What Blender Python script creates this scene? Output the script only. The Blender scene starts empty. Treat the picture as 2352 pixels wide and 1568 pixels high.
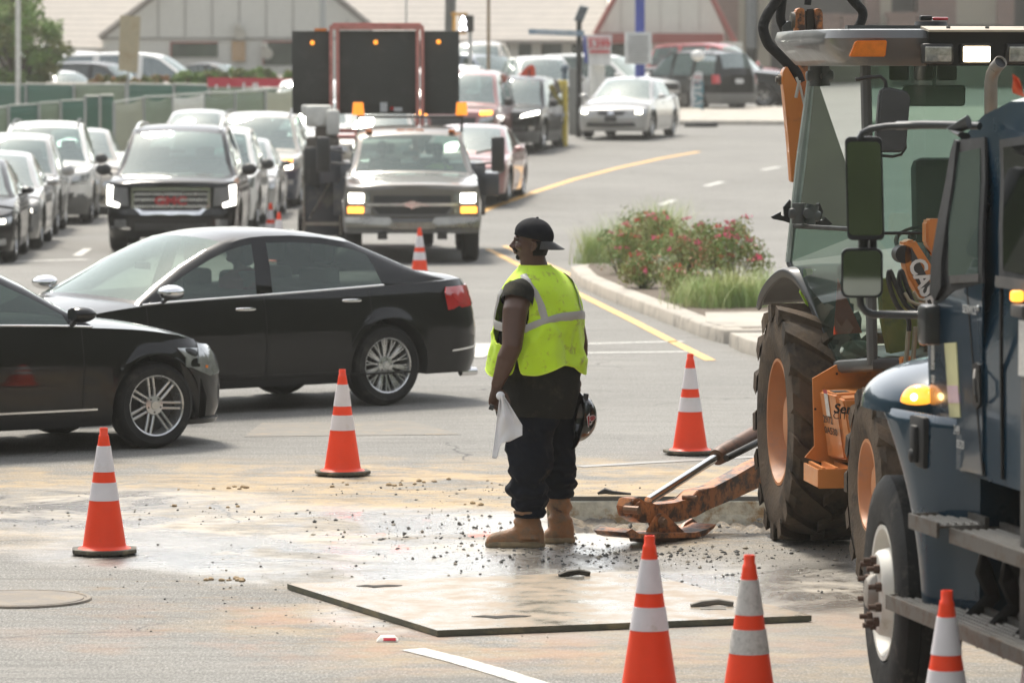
import bpy, bmesh, math, random
from mathutils import Vector, Matrix, noise
from mathutils.geometry import tessellate_polygon
R = math.radians
PI = math.pi
sc = bpy.context.scene
col = sc.collection
random.seed(7)

# ---------------------------------------------------------------- camera, world, sun, exposure
CAMH = 2.8
FPX = 9800.0                      # focal length in pixels of a 2352 x 1568 view
PITCH = math.atan((784 - 160) / FPX)
cd = bpy.data.cameras.new('camera')
cam = bpy.data.objects.new('camera', cd)
col.objects.link(cam)
cam.location = (0, 0, CAMH)
cam.rotation_euler = (R(90) - PITCH, 0, 0)
cd.sensor_width = 36
cd.lens = FPX / 2352 * 36
cd.clip_start = 1
cd.clip_end = 6000
cd.dof.use_dof = True
cd.dof.focus_distance = 25.0
cd.dof.aperture_fstop = 4.6
cd.dof.aperture_blades = 0
sc.camera = cam

SUN_EL, SUN_AZ = 58.0, 22.0       # behind the scene, to the left of the view axis
w = bpy.data.worlds.new('World')
sc.world = w
w.use_nodes = True
nt = w.node_tree
bg = nt.nodes['Background']
sky = nt.nodes.new('ShaderNodeTexSky')
sky.sky_type = 'NISHITA'
sky.sun_disc = False
sky.sun_elevation = R(SUN_EL)
sky.sun_rotation = R(-SUN_AZ)
sky.air_density = 1.0
sky.dust_density = 1.2
sky.ozone_density = 1.0
hs = nt.nodes.new('ShaderNodeHueSaturation')
hs.inputs['Saturation'].default_value = 0.35
nt.links.new(sky.outputs[0], hs.inputs['Color'])
wm = nt.nodes.new('ShaderNodeMix'); wm.data_type = 'RGBA'; wm.blend_type = 'MULTIPLY'; wm.inputs[0].default_value = 1; wm.inputs[7].default_value = (1.0, .965, .90, 1)
nt.links.new(hs.outputs[0], wm.inputs[6]); nt.links.new(wm.outputs[2], bg.inputs['Color'])
bg.inputs['Strength'].default_value = 0.15
sd = bpy.data.lights.new('sun', 'SUN')
sd.energy = 2.0
sd.angle = R(12)
sd.color = (1.0, 0.93, 0.82)
sun = bpy.data.objects.new('sun', sd)
col.objects.link(sun)
_sd = Vector((-math.sin(R(SUN_AZ)) * math.cos(R(SUN_EL)), math.cos(R(SUN_AZ)) * math.cos(R(SUN_EL)), math.sin(R(SUN_EL))))
sun.rotation_euler = _sd.to_track_quat('Z', 'Y').to_euler()
sun.location = (0, 0, 60)
sc.view_settings.view_transform = 'Standard'
sc.view_settings.look = 'None'
sc.view_settings.gamma = 1
sc.view_settings.exposure = 1.22

# ---------------------------------------------------------------- pixel <-> place helpers (2352 x 1568 view)
_cp, _sp = math.cos(PITCH), math.sin(PITCH)
def ray(px, py):
    dx = (px - 1176) / FPX
    dv = -(py - 784) / FPX
    return Vector((dx, _cp + dv * _sp, -_sp + dv * _cp))
def P(px, py, D):                # point at depth D on the line of sight
    r = ray(px, py)
    k = D / r.y
    return Vector((r.x * k, D, CAMH + r.z * k))
def smooth(t):
    t = max(0.0, min(1.0, t))
    return t * t * (3 - 2 * t)
def gz(x, y):                    # height of the ground: the road climbs into the distance
    t0 = 72 + max(0, min(12, (-1 - x) * 2.5))
    d = y - t0
    if d <= 0: return 0.0
    k = 6.0
    ramp = d * d / (2 * k) if d < k else d - k / 2
    lim = 105 - t0 - k / 2
    if ramp > lim: ramp = lim + (ramp - lim) * 0.42
    z = 0.036 * ramp
    return min(z, 3.2)
def G(px, py):                   # ground point seen at a pixel
    r = ray(px, py)
    lo, hi = 5.0, 400.0
    for _ in range(50):
        m = (lo + hi) / 2
        if CAMH + r.z * m / r.y > gz(r.x * m / r.y, m): lo = m
        else: hi = m
    return Vector((r.x * lo / r.y, lo, gz(r.x * lo / r.y, lo)))

# ---------------------------------------------------------------- materials
MATS = {}
def N(nt, t, **kw):
    n = nt.nodes.new(t)
    for k, v in kw.items():
        if k in n.inputs: n.inputs[k].default_value = v
        else: setattr(n, k, v)
    return n
def mat(name, c, rough=0.5, metal=0.0, coat=0.0, var=0.12, scale=6.0, bump=0.0, bscale=60.0, dirt=None, dirt_amt=0.4,
        dscale=3.0, emis=None, es=0.0, spec=0.5, rvar=0.1, sheen=0.0, trans=0.0, alpha=1.0):
    if name in MATS: return MATS[name]
    m = bpy.data.materials.new(name)
    MATS[name] = m
    m.use_nodes = True
    nt = m.node_tree
    L = nt.links.new
    b = nt.nodes['Principled BSDF']
    b.inputs['Metallic'].default_value = metal
    b.inputs['Coat Weight'].default_value = coat
    b.inputs['Coat Roughness'].default_value = 0.04
    b.inputs['Specular IOR Level'].default_value = spec
    b.inputs['Sheen Weight'].default_value = sheen
    b.inputs['Transmission Weight'].default_value = trans
    b.inputs['Alpha'].default_value = alpha
    tc_ = N(nt, 'ShaderNodeTexCoord'); oi = N(nt, 'ShaderNodeObjectInfo')
    geo = N(nt, 'ShaderNodeVectorMath', operation='ADD')
    L(tc_.outputs['Object'], geo.inputs[0]); L(oi.outputs['Location'], geo.inputs[1])
    n1 = N(nt, 'ShaderNodeTexNoise', Scale=scale, Detail=6.0, Roughness=0.6)
    L(geo.outputs[0], n1.inputs['Vector'])
    ramp = N(nt, 'ShaderNodeMapRange')
    ramp.inputs['From Min'].default_value = 0.3
    ramp.inputs['From Max'].default_value = 0.7
    ramp.inputs['To Min'].default_value = 1 - var
    ramp.inputs['To Max'].default_value = 1 + var
    L(n1.outputs['Fac'], ramp.inputs['Value'])
    mul = N(nt, 'ShaderNodeMix', data_type='RGBA', blend_type='MULTIPLY')
    mul.inputs[0].default_value = 1.0
    mul.inputs[6].default_value = (*c, 1)
    L(ramp.outputs[0], mul.inputs[7])
    out = mul.outputs[2]
    if dirt:
        n2 = N(nt, 'ShaderNodeTexNoise', Scale=dscale, Detail=9.0, Roughness=0.7)
        L(geo.outputs[0], n2.inputs['Vector'])
        r2 = N(nt, 'ShaderNodeMapRange')
        lo = 0.66 - dirt_amt * 0.32
        r2.inputs['From Min'].default_value = lo
        r2.inputs['From Max'].default_value = lo + 0.14
        L(n2.outputs['Fac'], r2.inputs['Value'])
        mx = N(nt, 'ShaderNodeMix', data_type='RGBA')
        L(r2.outputs[0], mx.inputs[0])
        L(out, mx.inputs[6])
        mx.inputs[7].default_value = (*dirt, 1)
        out = mx.outputs[2]
    L(out, b.inputs['Base Color'])
    rr = N(nt, 'ShaderNodeMapRange')
    rr.inputs['From Min'].default_value = 0.3
    rr.inputs['From Max'].default_value = 0.7
    rr.inputs['To Min'].default_value = max(0.0, rough - rvar * rough * 2)
    rr.inputs['To Max'].default_value = min(1.0, rough + rvar * rough * 2)
    L(n1.outputs['Fac'], rr.inputs['Value'])
    L(rr.outputs[0], b.inputs['Roughness'])
    if bump:
        n3 = N(nt, 'ShaderNodeTexNoise', Scale=bscale, Detail=4.0)
        L(geo.outputs[0], n3.inputs['Vector'])
        bp = N(nt, 'ShaderNodeBump', Strength=bump, Distance=0.01)
        L(n3.outputs['Fac'], bp.inputs['Height'])
        L(bp.outputs[0], b.inputs['Normal'])
    if emis:
        b.inputs['Emission Color'].default_value = (*emis, 1)
        b.inputs['Emission Strength'].default_value = es
    return m
def glass(name, tint=(0.55, 0.68, 0.62), fac=0.35, refl=0.0):
    """window glass: a clear tinted sheet that also mirrors the sky"""
    if name in MATS: return MATS[name]
    m = bpy.data.materials.new(name)
    MATS[name] = m
    m.use_nodes = True
    nt = m.node_tree
    L = nt.links.new
    nt.nodes.remove(nt.nodes['Principled BSDF'])
    o = nt.nodes['Material Output']
    tr = N(nt, 'ShaderNodeBsdfTransparent')
    tr.inputs[0].default_value = (*tint, 1)
    gl = N(nt, 'ShaderNodeBsdfGlossy', Roughness=0.02)
    gl.inputs[0].default_value = (0.9, 0.95, 0.93, 1)
    df = N(nt, 'ShaderNodeBsdfDiffuse')
    df.inputs[0].default_value = (tint[0] * .35, tint[1] * .4, tint[2] * .38, 1)
    fr = N(nt, 'ShaderNodeFresnel', IOR=1.5)
    ad = N(nt, 'ShaderNodeMath', operation='ADD')
    ad.inputs[1].default_value = refl
    ad.use_clamp = True
    L(fr.outputs[0], ad.inputs[0])
    m1 = N(nt, 'ShaderNodeMixShader')
    m1.inputs[0].default_value = fac
    L(tr.outputs[0], m1.inputs[1]); L(df.outputs[0], m1.inputs[2])
    m2 = N(nt, 'ShaderNodeMixShader')
    L(ad.outputs[0], m2.inputs[0]); L(m1.outputs[0], m2.inputs[1]); L(gl.outputs[0], m2.inputs[2])
    L(m2.outputs[0], o.inputs['Surface'])
    return m

# ---------------------------------------------------------------- mesh building
class MB:
    def __init__(s): s.bm = bmesh.new()
    def face(s, pts, mi=0):
        f = s.bm.faces.new([s.bm.verts.new(p) for p in pts]); f.material_index = mi; return f
    def grid(s, rows, closed=False, caps=False, mi=0):
        V = [[s.bm.verts.new(p) for p in r] for r in rows]
        n = len(V[0])
        for i in range(len(V) - 1):
            for j in range(n if closed else n - 1):
                k = (j + 1) % n
                try: s.bm.faces.new([V[i][j], V[i][k], V[i + 1][k], V[i + 1][j]]).material_index = mi
                except ValueError: pass
        if caps:
            for r in (V[0], V[-1]):
                try: s.bm.faces.new(r).material_index = mi
                except ValueError: pass
        return V
    def box(s, c, d, rot=None, mi=0, bev=0.0, taper=None):
        x, y, z = d[0] / 2, d[1] / 2, d[2] / 2
        M = Matrix.Translation(c) @ (rot.to_4x4() if rot is not None else Matrix())
        co = []
        for a in (-x, x):
            for b_ in (-y, y):
                for e in (-z, z):
                    q = Vector((a, b_, e))
                    if taper and e > 0: q.x *= taper[0]; q.y *= taper[1]
                    co.append(s.bm.verts.new(M @ q))
        fs = []
        for f in ((0, 1, 3, 2), (4, 6, 7, 5), (0, 4, 5, 1), (2, 3, 7, 6), (0, 2, 6, 4), (1, 5, 7, 3)):
            q = s.bm.faces.new([co[i] for i in f]); q.material_index = mi; fs.append(q)
        if bev:
            ed = list({e for f in fs for e in f.edges})
            bmesh.ops.bevel(s.bm, geom=ed, offset=bev, segments=2, affect='EDGES', profile=0.5)
        return s
    def tube(s, pts, r, n=10, mi=0, caps=True, ell=None):
        pts = [Vector(p) for p in pts]
        rs = r if isinstance(r, (list, tuple)) else [r] * len(pts)
        rows = []
        ref = None
        for i, p in enumerate(pts):
            t = (pts[min(i + 1, len(pts) - 1)] - pts[max(i - 1, 0)])
            if t.length < 1e-9: t = Vector((0, 0, 1))
            t.normalize()
            if ref is None:
                ref = Vector((0, 0, 1)) if abs(t.z) < 0.9 else Vector((1, 0, 0))
            a = (ref - t * ref.dot(t)).normalized()
            b_ = t.cross(a)
            ref = a
            e = ell or 1.0
            rows.append([p + a * math.cos(2 * PI * k / n) * rs[i] + b_ * math.sin(2 * PI * k / n) * rs[i] * e for k in range(n)])
        s.grid(rows, True, caps, mi)
        return s
    def cyl(s, a, b_, r0, r1=None, n=20, mi=0):
        return s.tube([a, b_], [r0, r0 if r1 is None else r1], n, mi)
    def lathe(s, prof, o=(0, 0, 0), axis='z', n=24, mi=0, close=False):
        rows = []
        for (r, h) in prof:
            rr = []
            for k in range(n):
                a = 2 * PI * k / n
                u, v = r * math.cos(a), r * math.sin(a)
                q = (u, v, h) if axis == 'z' else ((h, u, v) if axis == 'x' else (v, h, u))
                rr.append(Vector(o) + Vector(q))
            rows.append(rr)
        s.grid(rows, True, False, mi)
        return s
    def prism(s, poly, z0, z1, mi=0, M=None, bev=0.0):
        M = M or Matrix()
        lo = [s.bm.verts.new(M @ Vector((p[0], p[1], z0))) for p in poly]
        hi = [s.bm.verts.new(M @ Vector((p[0], p[1], z1))) for p in poly]
        fs = [s.bm.faces.new(lo[::-1]), s.bm.faces.new(hi)]
        n = len(poly)
        for i in range(n):
            fs.append(s.bm.faces.new([lo[i], lo[(i + 1) % n], hi[(i + 1) % n], hi[i]]))
        for f in fs: f.material_index = mi
        if bev:
            ed = list({e for f in fs for e in f.edges})
            bmesh.ops.bevel(s.bm, geom=ed, offset=bev, segments=2, affect='EDGES', profile=0.5)
        return s
    def ball(s, c, r, seg=16, rings=10, M=None, mi=0):
        r = r if isinstance(r, (tuple, list)) else (r, r, r)
        rows = []
        for i in range(rings + 1):
            a = PI * i / rings
            row = []
            for k in range(seg):
                b_ = 2 * PI * k / seg
                q = Vector((max(math.sin(a), 1e-4) * math.cos(b_) * r[0], max(math.sin(a), 1e-4) * math.sin(b_) * r[1], math.cos(a) * r[2]))
                if M is not None: q = M @ q
                row.append(Vector(c) + q)
            rows.append(row)
        s.grid(rows, True, True, mi)
        return s
    def build(s, name, mats, parent=None, smooth=True, ang=38, loc=None, weld=True):
        bm = s.bm
        if weld: bmesh.ops.remove_doubles(bm, verts=bm.verts, dist=2e-5)
        bmesh.ops.recalc_face_normals(bm, faces=bm.faces)
        me = bpy.data.meshes.new(name)
        bm.to_mesh(me); bm.free()
        for m in (mats if isinstance(mats, (list, tuple)) else [mats]): me.materials.append(m)
        if smooth:
            me.polygons.foreach_set('use_smooth', [True] * len(me.polygons))
            me.set_sharp_from_angle(angle=R(ang))
        return link(name, me, parent, loc)
def link(name, me, parent=None, loc=None):
    o = bpy.data.objects.new(name, me)
    col.objects.link(o)
    if loc is not None: o.location = loc
    if parent is not None: o.parent = parent
    return o
def empty(name, loc=(0, 0, 0), rz=0.0, label=None, cat=None, group=None, rot=None):
    o = bpy.data.objects.new(name, None)
    col.objects.link(o)
    o.location = loc
    o.rotation_euler = rot if rot is not None else (0, 0, rz)
    o.empty_display_size = 0.2
    if label: tag(o, label, cat, group)
    return o
def tag(o, label=None, cat=None, group=None, kind=None):
    if label: o['label'] = label
    if cat: o['category'] = cat
    if group: o['group'] = group
    if kind: o['kind'] = kind
    return o
def copy_tree(o, parent=None):
    c = o.copy()
    col.objects.link(c)
    c.parent = parent
    for ch in list(o.children): copy_tree(ch, c)
    return c
def remesh(o, vox, sm=4, fac=0.5):
    m = o.modifiers.new('remesh', 'REMESH'); m.mode = 'VOXEL'; m.voxel_size = vox; m.use_smooth_shade = True
    if sm:
        s2 = o.modifiers.new('smooth', 'SMOOTH'); s2.iterations = sm; s2.factor = fac
    return o
def lerp_tab(tab, x):
    if x <= tab[0][0]: return tab[0][1]
    for (a, b_), (c, d) in zip(tab, tab[1:]):
        if x <= c: return b_ + (d - b_) * (x - a) / (c - a) if c > a else d
    return tab[-1][1]
def smooth_tab(tab, x):
    """interpolate a table with rounded joins (monotone cubic-ish)"""
    n = len(tab)
    if x <= tab[0][0]: return tab[0][1]
    if x >= tab[-1][0]: return tab[-1][1]
    for i in range(n - 1):
        x0, y0 = tab[i]; x1, y1 = tab[i + 1]
        if x <= x1:
            h = x1 - x0
            t = (x - x0) / h
            m0 = (y1 - tab[i - 1][1]) / (x1 - tab[i - 1][0]) if i > 0 else (y1 - y0) / h
            m1 = (tab[i + 2][1] - y0) / (tab[i + 2][0] - x0) if i < n - 2 else (y1 - y0) / h
            return ((2*t**3 - 3*t**2 + 1) * y0 + (t**3 - 2*t**2 + t) * h * m0 + (-2*t**3 + 3*t**2) * y1 + (t**3 - t**2) * h * m1)
def patch(poly, fn, mats, name, parent, off=0.002, th=0.004, step=0.07, smooth=True, holes=None):
    """a flat outline (u, v) laid on the surface fn(u, v) and given thickness"""
    bm = bmesh.new()
    vs = [bm.verts.new((p[0], p[1], 0)) for p in poly]
    bm.faces.new(vs)
    bmesh.ops.triangulate(bm, faces=bm.faces[:])
    us = [p[0] for p in poly]; ws = [p[1] for p in poly]
    for lo, hi, ax in ((min(us), max(us), 0), (min(ws), max(ws), 1)):
        k = int((hi - lo) / step)
        for i in range(1, k + 1):
            c = lo + (hi - lo) * i / (k + 1)
            co = (c, 0, 0) if ax == 0 else (0, c, 0)
            no = (1, 0, 0) if ax == 0 else (0, 1, 0)
            bmesh.ops.bisect_plane(bm, geom=bm.verts[:] + bm.edges[:] + bm.faces[:], plane_co=co, plane_no=no, dist=1e-6)
    e = 0.004
    cache = {}
    for v in bm.verts:
        u, q = v.co.x, v.co.y
        p = Vector(fn(u, q))
        du = Vector(fn(u + e, q)) - Vector(fn(u - e, q))
        dv = Vector(fn(u, q + e)) - Vector(fn(u, q - e))
        n = du.cross(dv)
        n = n.normalized() if n.length > 1e-12 else Vector((0, 0, 1))
        cache[v] = (p, n)
    # orient outward
    bot = {}
    for v, (p, n) in cache.items():
        if fn.out(p).dot(n) < 0: n = -n
        cache[v] = (p, n)
    faces = bm.faces[:]
    r = bmesh.ops.extrude_face_region(bm, geom=faces)
    new = [g for g in r['geom'] if isinstance(g, bmesh.types.BMVert)]
    base = {(round(v.co.x, 6), round(v.co.y, 6)): cache[v] for v in cache}
    for v in new:
        p, n = base[(round(v.co.x, 6), round(v.co.y, 6))]
        v.co = p + n * (off + th)
    for v in cache:
        p, n = cache[v]
        v.co = p + n * (off if off > 0 else 0.0005)
    bmesh.ops.delete(bm, geom=[f for f in faces if f.is_valid], context='FACES_ONLY')
    bmesh.ops.recalc_face_normals(bm, faces=bm.faces)
    # sheet with a rim: make sure the top faces look outward
    tp = [f for f in bm.faces]
    s_ = 0
    for f in tp:
        c = f.calc_center_median(); s_ += f.normal.dot(fn.out(c)) * f.calc_area()
    if s_ < 0: bmesh.ops.reverse_faces(bm, faces=bm.faces)
    me = bpy.data.meshes.new(name)
    bm.to_mesh(me); bm.free()
    for m in (mats if isinstance(mats, (list, tuple)) else [mats]): me.materials.append(m)
    if smooth:
        me.polygons.foreach_set('use_smooth', [True] * len(me.polygons))
        me.set_sharp_from_angle(angle=R(40))
    return link(name, me, parent)
class Fn:
    def __init__(s, f, out): s.f = f; s.out = out
    def __call__(s, u, v): return s.f(u, v)
FONT_CACHE = {}
def text_mesh(txt, name, mt, parent, size=0.1, M=None, ext=0.002, align='CENTER', bold=0.0, shear=0.0, sx=1.0):
    cu = bpy.data.curves.new(name, 'FONT')
    cu.body = txt; cu.size = size; cu.extrude = ext; cu.align_x = align; cu.align_y = 'CENTER'
    cu.offset = bold; cu.shear = shear; cu.resolution_u = 3
    tmp = bpy.data.objects.new('tmp', cu)
    col.objects.link(tmp)
    dg = bpy.context.evaluated_depsgraph_get()
    me = bpy.data.meshes.new_from_object(tmp.evaluated_get(dg))
    bpy.data.objects.remove(tmp)
    bpy.data.curves.remove(cu)
    me.name = name
    me.materials.clear(); me.materials.append(mt)
    if sx != 1.0: me.transform(Matrix.Diagonal((sx, 1, 1, 1)))
    if M is not None: me.transform(M)
    return link(name, me, parent)
def frame(o, xd, yd):
    """matrix whose x axis is xd, y axis yd, at o"""
    x = Vector(xd).normalized(); z = x.cross(Vector(yd)).normalized(); y = z.cross(x)
    M = Matrix((x, y, z)).transposed().to_4x4()
    M.translation = Vector(o)
    return M
# ================================================================ THE GROUND
def ground_material(name='asphalt_road', pit=False):
    m = bpy.data.materials.new(name); m.use_nodes = True
    nt = m.node_tree; L = nt.links.new
    b = nt.nodes['Principled BSDF']
    geo = N(nt, 'ShaderNodeNewGeometry')
    pos = geo.outputs['Position']
    def mapping(sx, sy, src=pos):
        mp = N(nt, 'ShaderNodeMapping'); mp.inputs['Scale'].default_value = (sx, sy, 1.0)
        L(src, mp.inputs['Vector']); return mp.outputs[0]
    def noi(scale, det=5.0, rough=0.6, vec=pos, dist=0.0):
        n = N(nt, 'ShaderNodeTexNoise', Scale=scale, Detail=det, Roughness=rough, Distortion=dist)
        L(vec, n.inputs['Vector']); return n.outputs['Fac']
    def rng(v, a, c, lo=0.0, hi=1.0, it='SMOOTHSTEP'):
        r = N(nt, 'ShaderNodeMapRange', interpolation_type=it)
        r.inputs['From Min'].default_value = a; r.inputs['From Max'].default_value = c
        r.inputs['To Min'].default_value = lo; r.inputs['To Max'].default_value = hi
        L(v, r.inputs['Value']); return r.outputs[0]
    def mth(op, a, c):
        n = N(nt, 'ShaderNodeMath', operation=op)
        for i, q in ((0, a), (1, c)):
            if isinstance(q, (int, float)): n.inputs[i].default_value = q
            else: L(q, n.inputs[i])
        n.use_clamp = False
        return n.outputs[0]
    def mixc(f, a, c, bt='MIX'):
        n = N(nt, 'ShaderNodeMix', data_type='RGBA', blend_type=bt)
        if isinstance(f, (int, float)): n.inputs[0].default_value = f
        else: L(f, n.inputs[0])
        for i, q in ((6, a), (7, c)):
            if isinstance(q, tuple): n.inputs[i].default_value = (*q, 1)
            else: L(q, n.inputs[i])
        return n.outputs[2]
    # distance of a point to an ellipse, distorted by noise -> mask
    wob = noi(0.9, 6.0, 0.65)
    def blob(cx, cy, rx, ry, soft=0.35, amt=1.3, nz=None):
        mp = N(nt, 'ShaderNodeMapping', vector_type='POINT')
        mp.inputs['Location'].default_value = (-cx / rx, -cy / ry, 0)
        mp.inputs['Scale'].default_value = (1 / rx, 1 / ry, 0)
        L(pos, mp.inputs['Vector'])
        ln = N(nt, 'ShaderNodeVectorMath', operation='LENGTH'); L(mp.outputs[0], ln.inputs[0])
        d = mth('ADD', ln.outputs['Value'], mth('MULTIPLY', mth('SUBTRACT', nz or wob, 0.5), amt))
        return rng(d, 1 - soft, 1 + soft, 1.0, 0.0)
    def mx(a, c): return mth('MAXIMUM', a, c)
    # base asphalt: aggregate, slow tone changes, tyre-polished lanes
    fine = noi(130.0, 3.0, 0.8)
    mid = noi(14.0, 4.0, 0.6)
    slow = noi(0.23, 5.0, 0.6)
    agg = N(nt, 'ShaderNodeTexVoronoi', Scale=75.0); L(pos, agg.inputs['Vector'])
    base = mixc(rng(slow, 0.35, 0.65), (0.185, 0.180, 0.165), (0.24, 0.232, 0.212))
    base = mixc(rng(fine, 0.50, 0.62, 0, 0.75), base, (0.085, 0.085, 0.082))
    grn = noi(75.0, 3.0, 0.75, mapping(1.0, 0.3))
    base = mixc(rng(grn, 0.50, 0.62, 0, 0.6), base, (0.09, 0.09, 0.085))
    base = mixc(rng(grn, 0.47, 0.38, 0, 0.55), base, (0.42, 0.41, 0.38))
    base = mixc(rng(agg.outputs['Distance'], 0.0, 0.35, 0.75, 0.0), base, (0.42, 0.41, 0.38))
    base = mixc(rng(mid, 0.55, 0.75, 0, 0.25), base, (0.15, 0.148, 0.14))
    # tan mud film over the work area
    st = noi(1.7, 10.0, 0.8, mapping(0.6, 1.0), 0.5)
    mudarea = mx(blob(-0.3, 27.6, 4.2, 2.9, 0.25, 1.0), mth('MULTIPLY', blob(0.9, 21.6, 2.4, 1.9, 0.3, 1.3), 0.6))
    streak = noi(3.0, 7.0, 0.7, mapping(0.22, 2.6))
    base = mixc(rng(streak, 0.42, 0.66, 0, 0.5), base, (0.125, 0.12, 0.11))
    base = mixc(rng(noi(2.0, 7.0, 0.75, mapping(0.3, 1.6), 0.4), 0.50, 0.68, 0, 0.4), base, (0.29, 0.275, 0.248))
    mud = mth('MULTIPLY', mudarea, rng(st, 0.40, 0.58))
    base = mixc(mth('MULTIPLY', mth('MULTIPLY', mud, rng(mid, 0.3, 0.6, 0.55, 1.0)), 0.85), base, (0.47, 0.345, 0.195))
    st2 = noi(4.0, 8.0, 0.75, mapping(0.6, 1.3))
    base = mixc(mth('MULTIPLY', mx(mudarea, blob(-0.4, 22.3, 2.3, 2.0, 0.3, 1.4)), rng(st2, 0.50, 0.64, 0, 0.7)), base, (0.22, 0.165, 0.105))
    # faint rust tint round the plate
    base = mixc(mth('MULTIPLY', blob(0.2, 21.3, 2.3, 1.3, 0.4, 0.8), rng(noi(2.2, 5.0), 0.45, 0.62, 0, 0.45)), base, (0.36, 0.20, 0.13))
    # wet
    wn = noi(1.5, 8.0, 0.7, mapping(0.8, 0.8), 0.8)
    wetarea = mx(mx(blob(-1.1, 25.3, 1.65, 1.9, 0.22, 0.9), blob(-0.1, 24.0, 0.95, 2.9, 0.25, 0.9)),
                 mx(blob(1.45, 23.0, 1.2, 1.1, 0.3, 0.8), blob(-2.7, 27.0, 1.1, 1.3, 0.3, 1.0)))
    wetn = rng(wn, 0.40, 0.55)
    wet = mth('MULTIPLY', wetarea, wetn)
    damp = mth('MULTIPLY', mx(wetarea, blob(1.5, 22.6, 2.0, 2.3, 0.3, 0.8)), rng(wn, 0.25, 0.5, 0.3, 1.0))
    base = mixc(mth('MULTIPLY', damp, 0.42), base, (0.21, 0.185, 0.15))
    base = mixc(mth('MULTIPLY', wetarea, rng(st, 0.44, 0.58, 0, 0.6)), base, (0.47, 0.44, 0.385))  # pale chalky film, also painting the wet sheen into the base colour
    # grit lying on the wet part
    gr = noi(38.0, 3.0, 0.6)
    grit = mth('MULTIPLY', mx(blob(0.1, 25.2, 1.0, 1.5, 0.4, 1.2), blob(0.5, 23.9, 1.6, .8, 0.4, 1.0)), rng(gr, 0.60, 0.66))
    base = mixc(grit, base, (0.07, 0.066, 0.06))
    # red / white paint-mark remnants
    rm = mth('MULTIPLY', blob(-0.35, 25.9, 0.9, 1.9, 0.1, 0.4), rng(noi(3.5, 3.0, 0.5, mapping(1.0, 0.35)), 0.655, 0.675, 0, 0.6))
    base = mixc(rm, base, (0.75, 0.2, 0.15))
    # polished pale wheel tracks and cracks sealed with tar
    cr = N(nt, 'ShaderNodeTexVoronoi', feature='DISTANCE_TO_EDGE', Scale=0.33)
    wv = N(nt, 'ShaderNodeVectorMath', operation='ADD')
    nz3 = N(nt, 'ShaderNodeTexNoise', Scale=2.5, Detail=5.0); L(pos, nz3.inputs['Vector'])
    sc3 = N(nt, 'ShaderNodeVectorMath', operation='SCALE'); sc3.inputs['Scale'].default_value = 0.35
    L(nz3.outputs['Color'], sc3.inputs[0]); L(pos, wv.inputs[0]); L(sc3.outputs[0], wv.inputs[1])
    L(wv.outputs[0], cr.inputs['Vector'])
    crack = mth('MULTIPLY', rng(cr.outputs['Distance'], 0.0, 0.006, 1.0, 0.0), rng(noi(0.5, 2.0), 0.5, 0.6, 0, 0.75))
    base = mixc(crack, base, (0.05, 0.05, 0.05))
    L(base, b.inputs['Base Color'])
    rgh = rng(mid, 0.3, 0.7, 0.75, 0.9)
    def mixv(f, a, c):
        n = N(nt, 'ShaderNodeMix', data_type='FLOAT')
        L(f, n.inputs[0])
        for i, q in ((2, a), (3, c)):
            if isinstance(q, (int, float)): n.inputs[i].default_value = q
            else: L(q, n.inputs[i])
        return n.outputs[0]
    rgh = mixv(mth('MULTIPLY', damp, 0.6), rgh, 0.42)
    rgh = mixv(wet, rgh, 0.24)
    L(rgh, b.inputs['Roughness'])
    L(mixv(wet, 0.35, 0.9), b.inputs['Specular IOR Level'])
    coat = mixv(wet, 0.0, 1.0)
    L(coat, b.inputs['Coat Weight'])
    b.inputs['Coat Roughness'].default_value = 0.13; b.inputs['Coat IOR'].default_value = 1.9
    hgt = mth('ADD', mth('MULTIPLY', fine, 0.5), mth('MULTIPLY', agg.outputs['Distance'], 0.6))
    bp = N(nt, 'ShaderNodeBump', Distance=0.004)
    L(mixv(wet, 0.55, 0.16), bp.inputs['Strength'])
    L(hgt, bp.inputs['Height'])
    bp2 = N(nt, 'ShaderNodeBump', Strength=0.5, Distance=0.012)
    L(mth('ADD', noi(9.0, 5.0, 0.6), mth('MULTIPLY', grit, 0.25)), bp2.inputs['Height'])
    L(bp.outputs[0], bp2.inputs['Normal'])
    L(bp2.outputs[0], b.inputs['Normal'])
    bp3 = N(nt, 'ShaderNodeBump', Strength=0.8, Distance=0.02)
    L(noi(16.0, 5.0, 0.65), bp3.inputs['Height'])
    L(bp3.outputs[0], b.inputs['Coat Normal'])
    return m
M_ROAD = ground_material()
M_CONC = mat('concrete', (0.42, 0.385, 0.33), 0.85, var=0.18, scale=3.0, bump=0.35, bscale=90, dirt=(0.26, 0.24, 0.21), dirt_amt=0.45, dscale=2.5)
M_CUT = mat('cut_concrete', (.60, .57, .48), 0.9, var=0.25, scale=14.0, bump=0.7, bscale=40, dirt=(0.36, 0.24, 0.13), dirt_amt=0.55, dscale=9)
M_SOIL = mat('rubble_soil', (0.15, 0.135, 0.115), 0.95, var=0.4, scale=20.0, bump=1.0, bscale=50, dirt=(0.26, 0.21, 0.15), dirt_amt=0.6, dscale=8)
PX0, PX1, PY0, PY1 = 0.22, 3.3, 25.72, 27.95       # the dug-out strip
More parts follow.
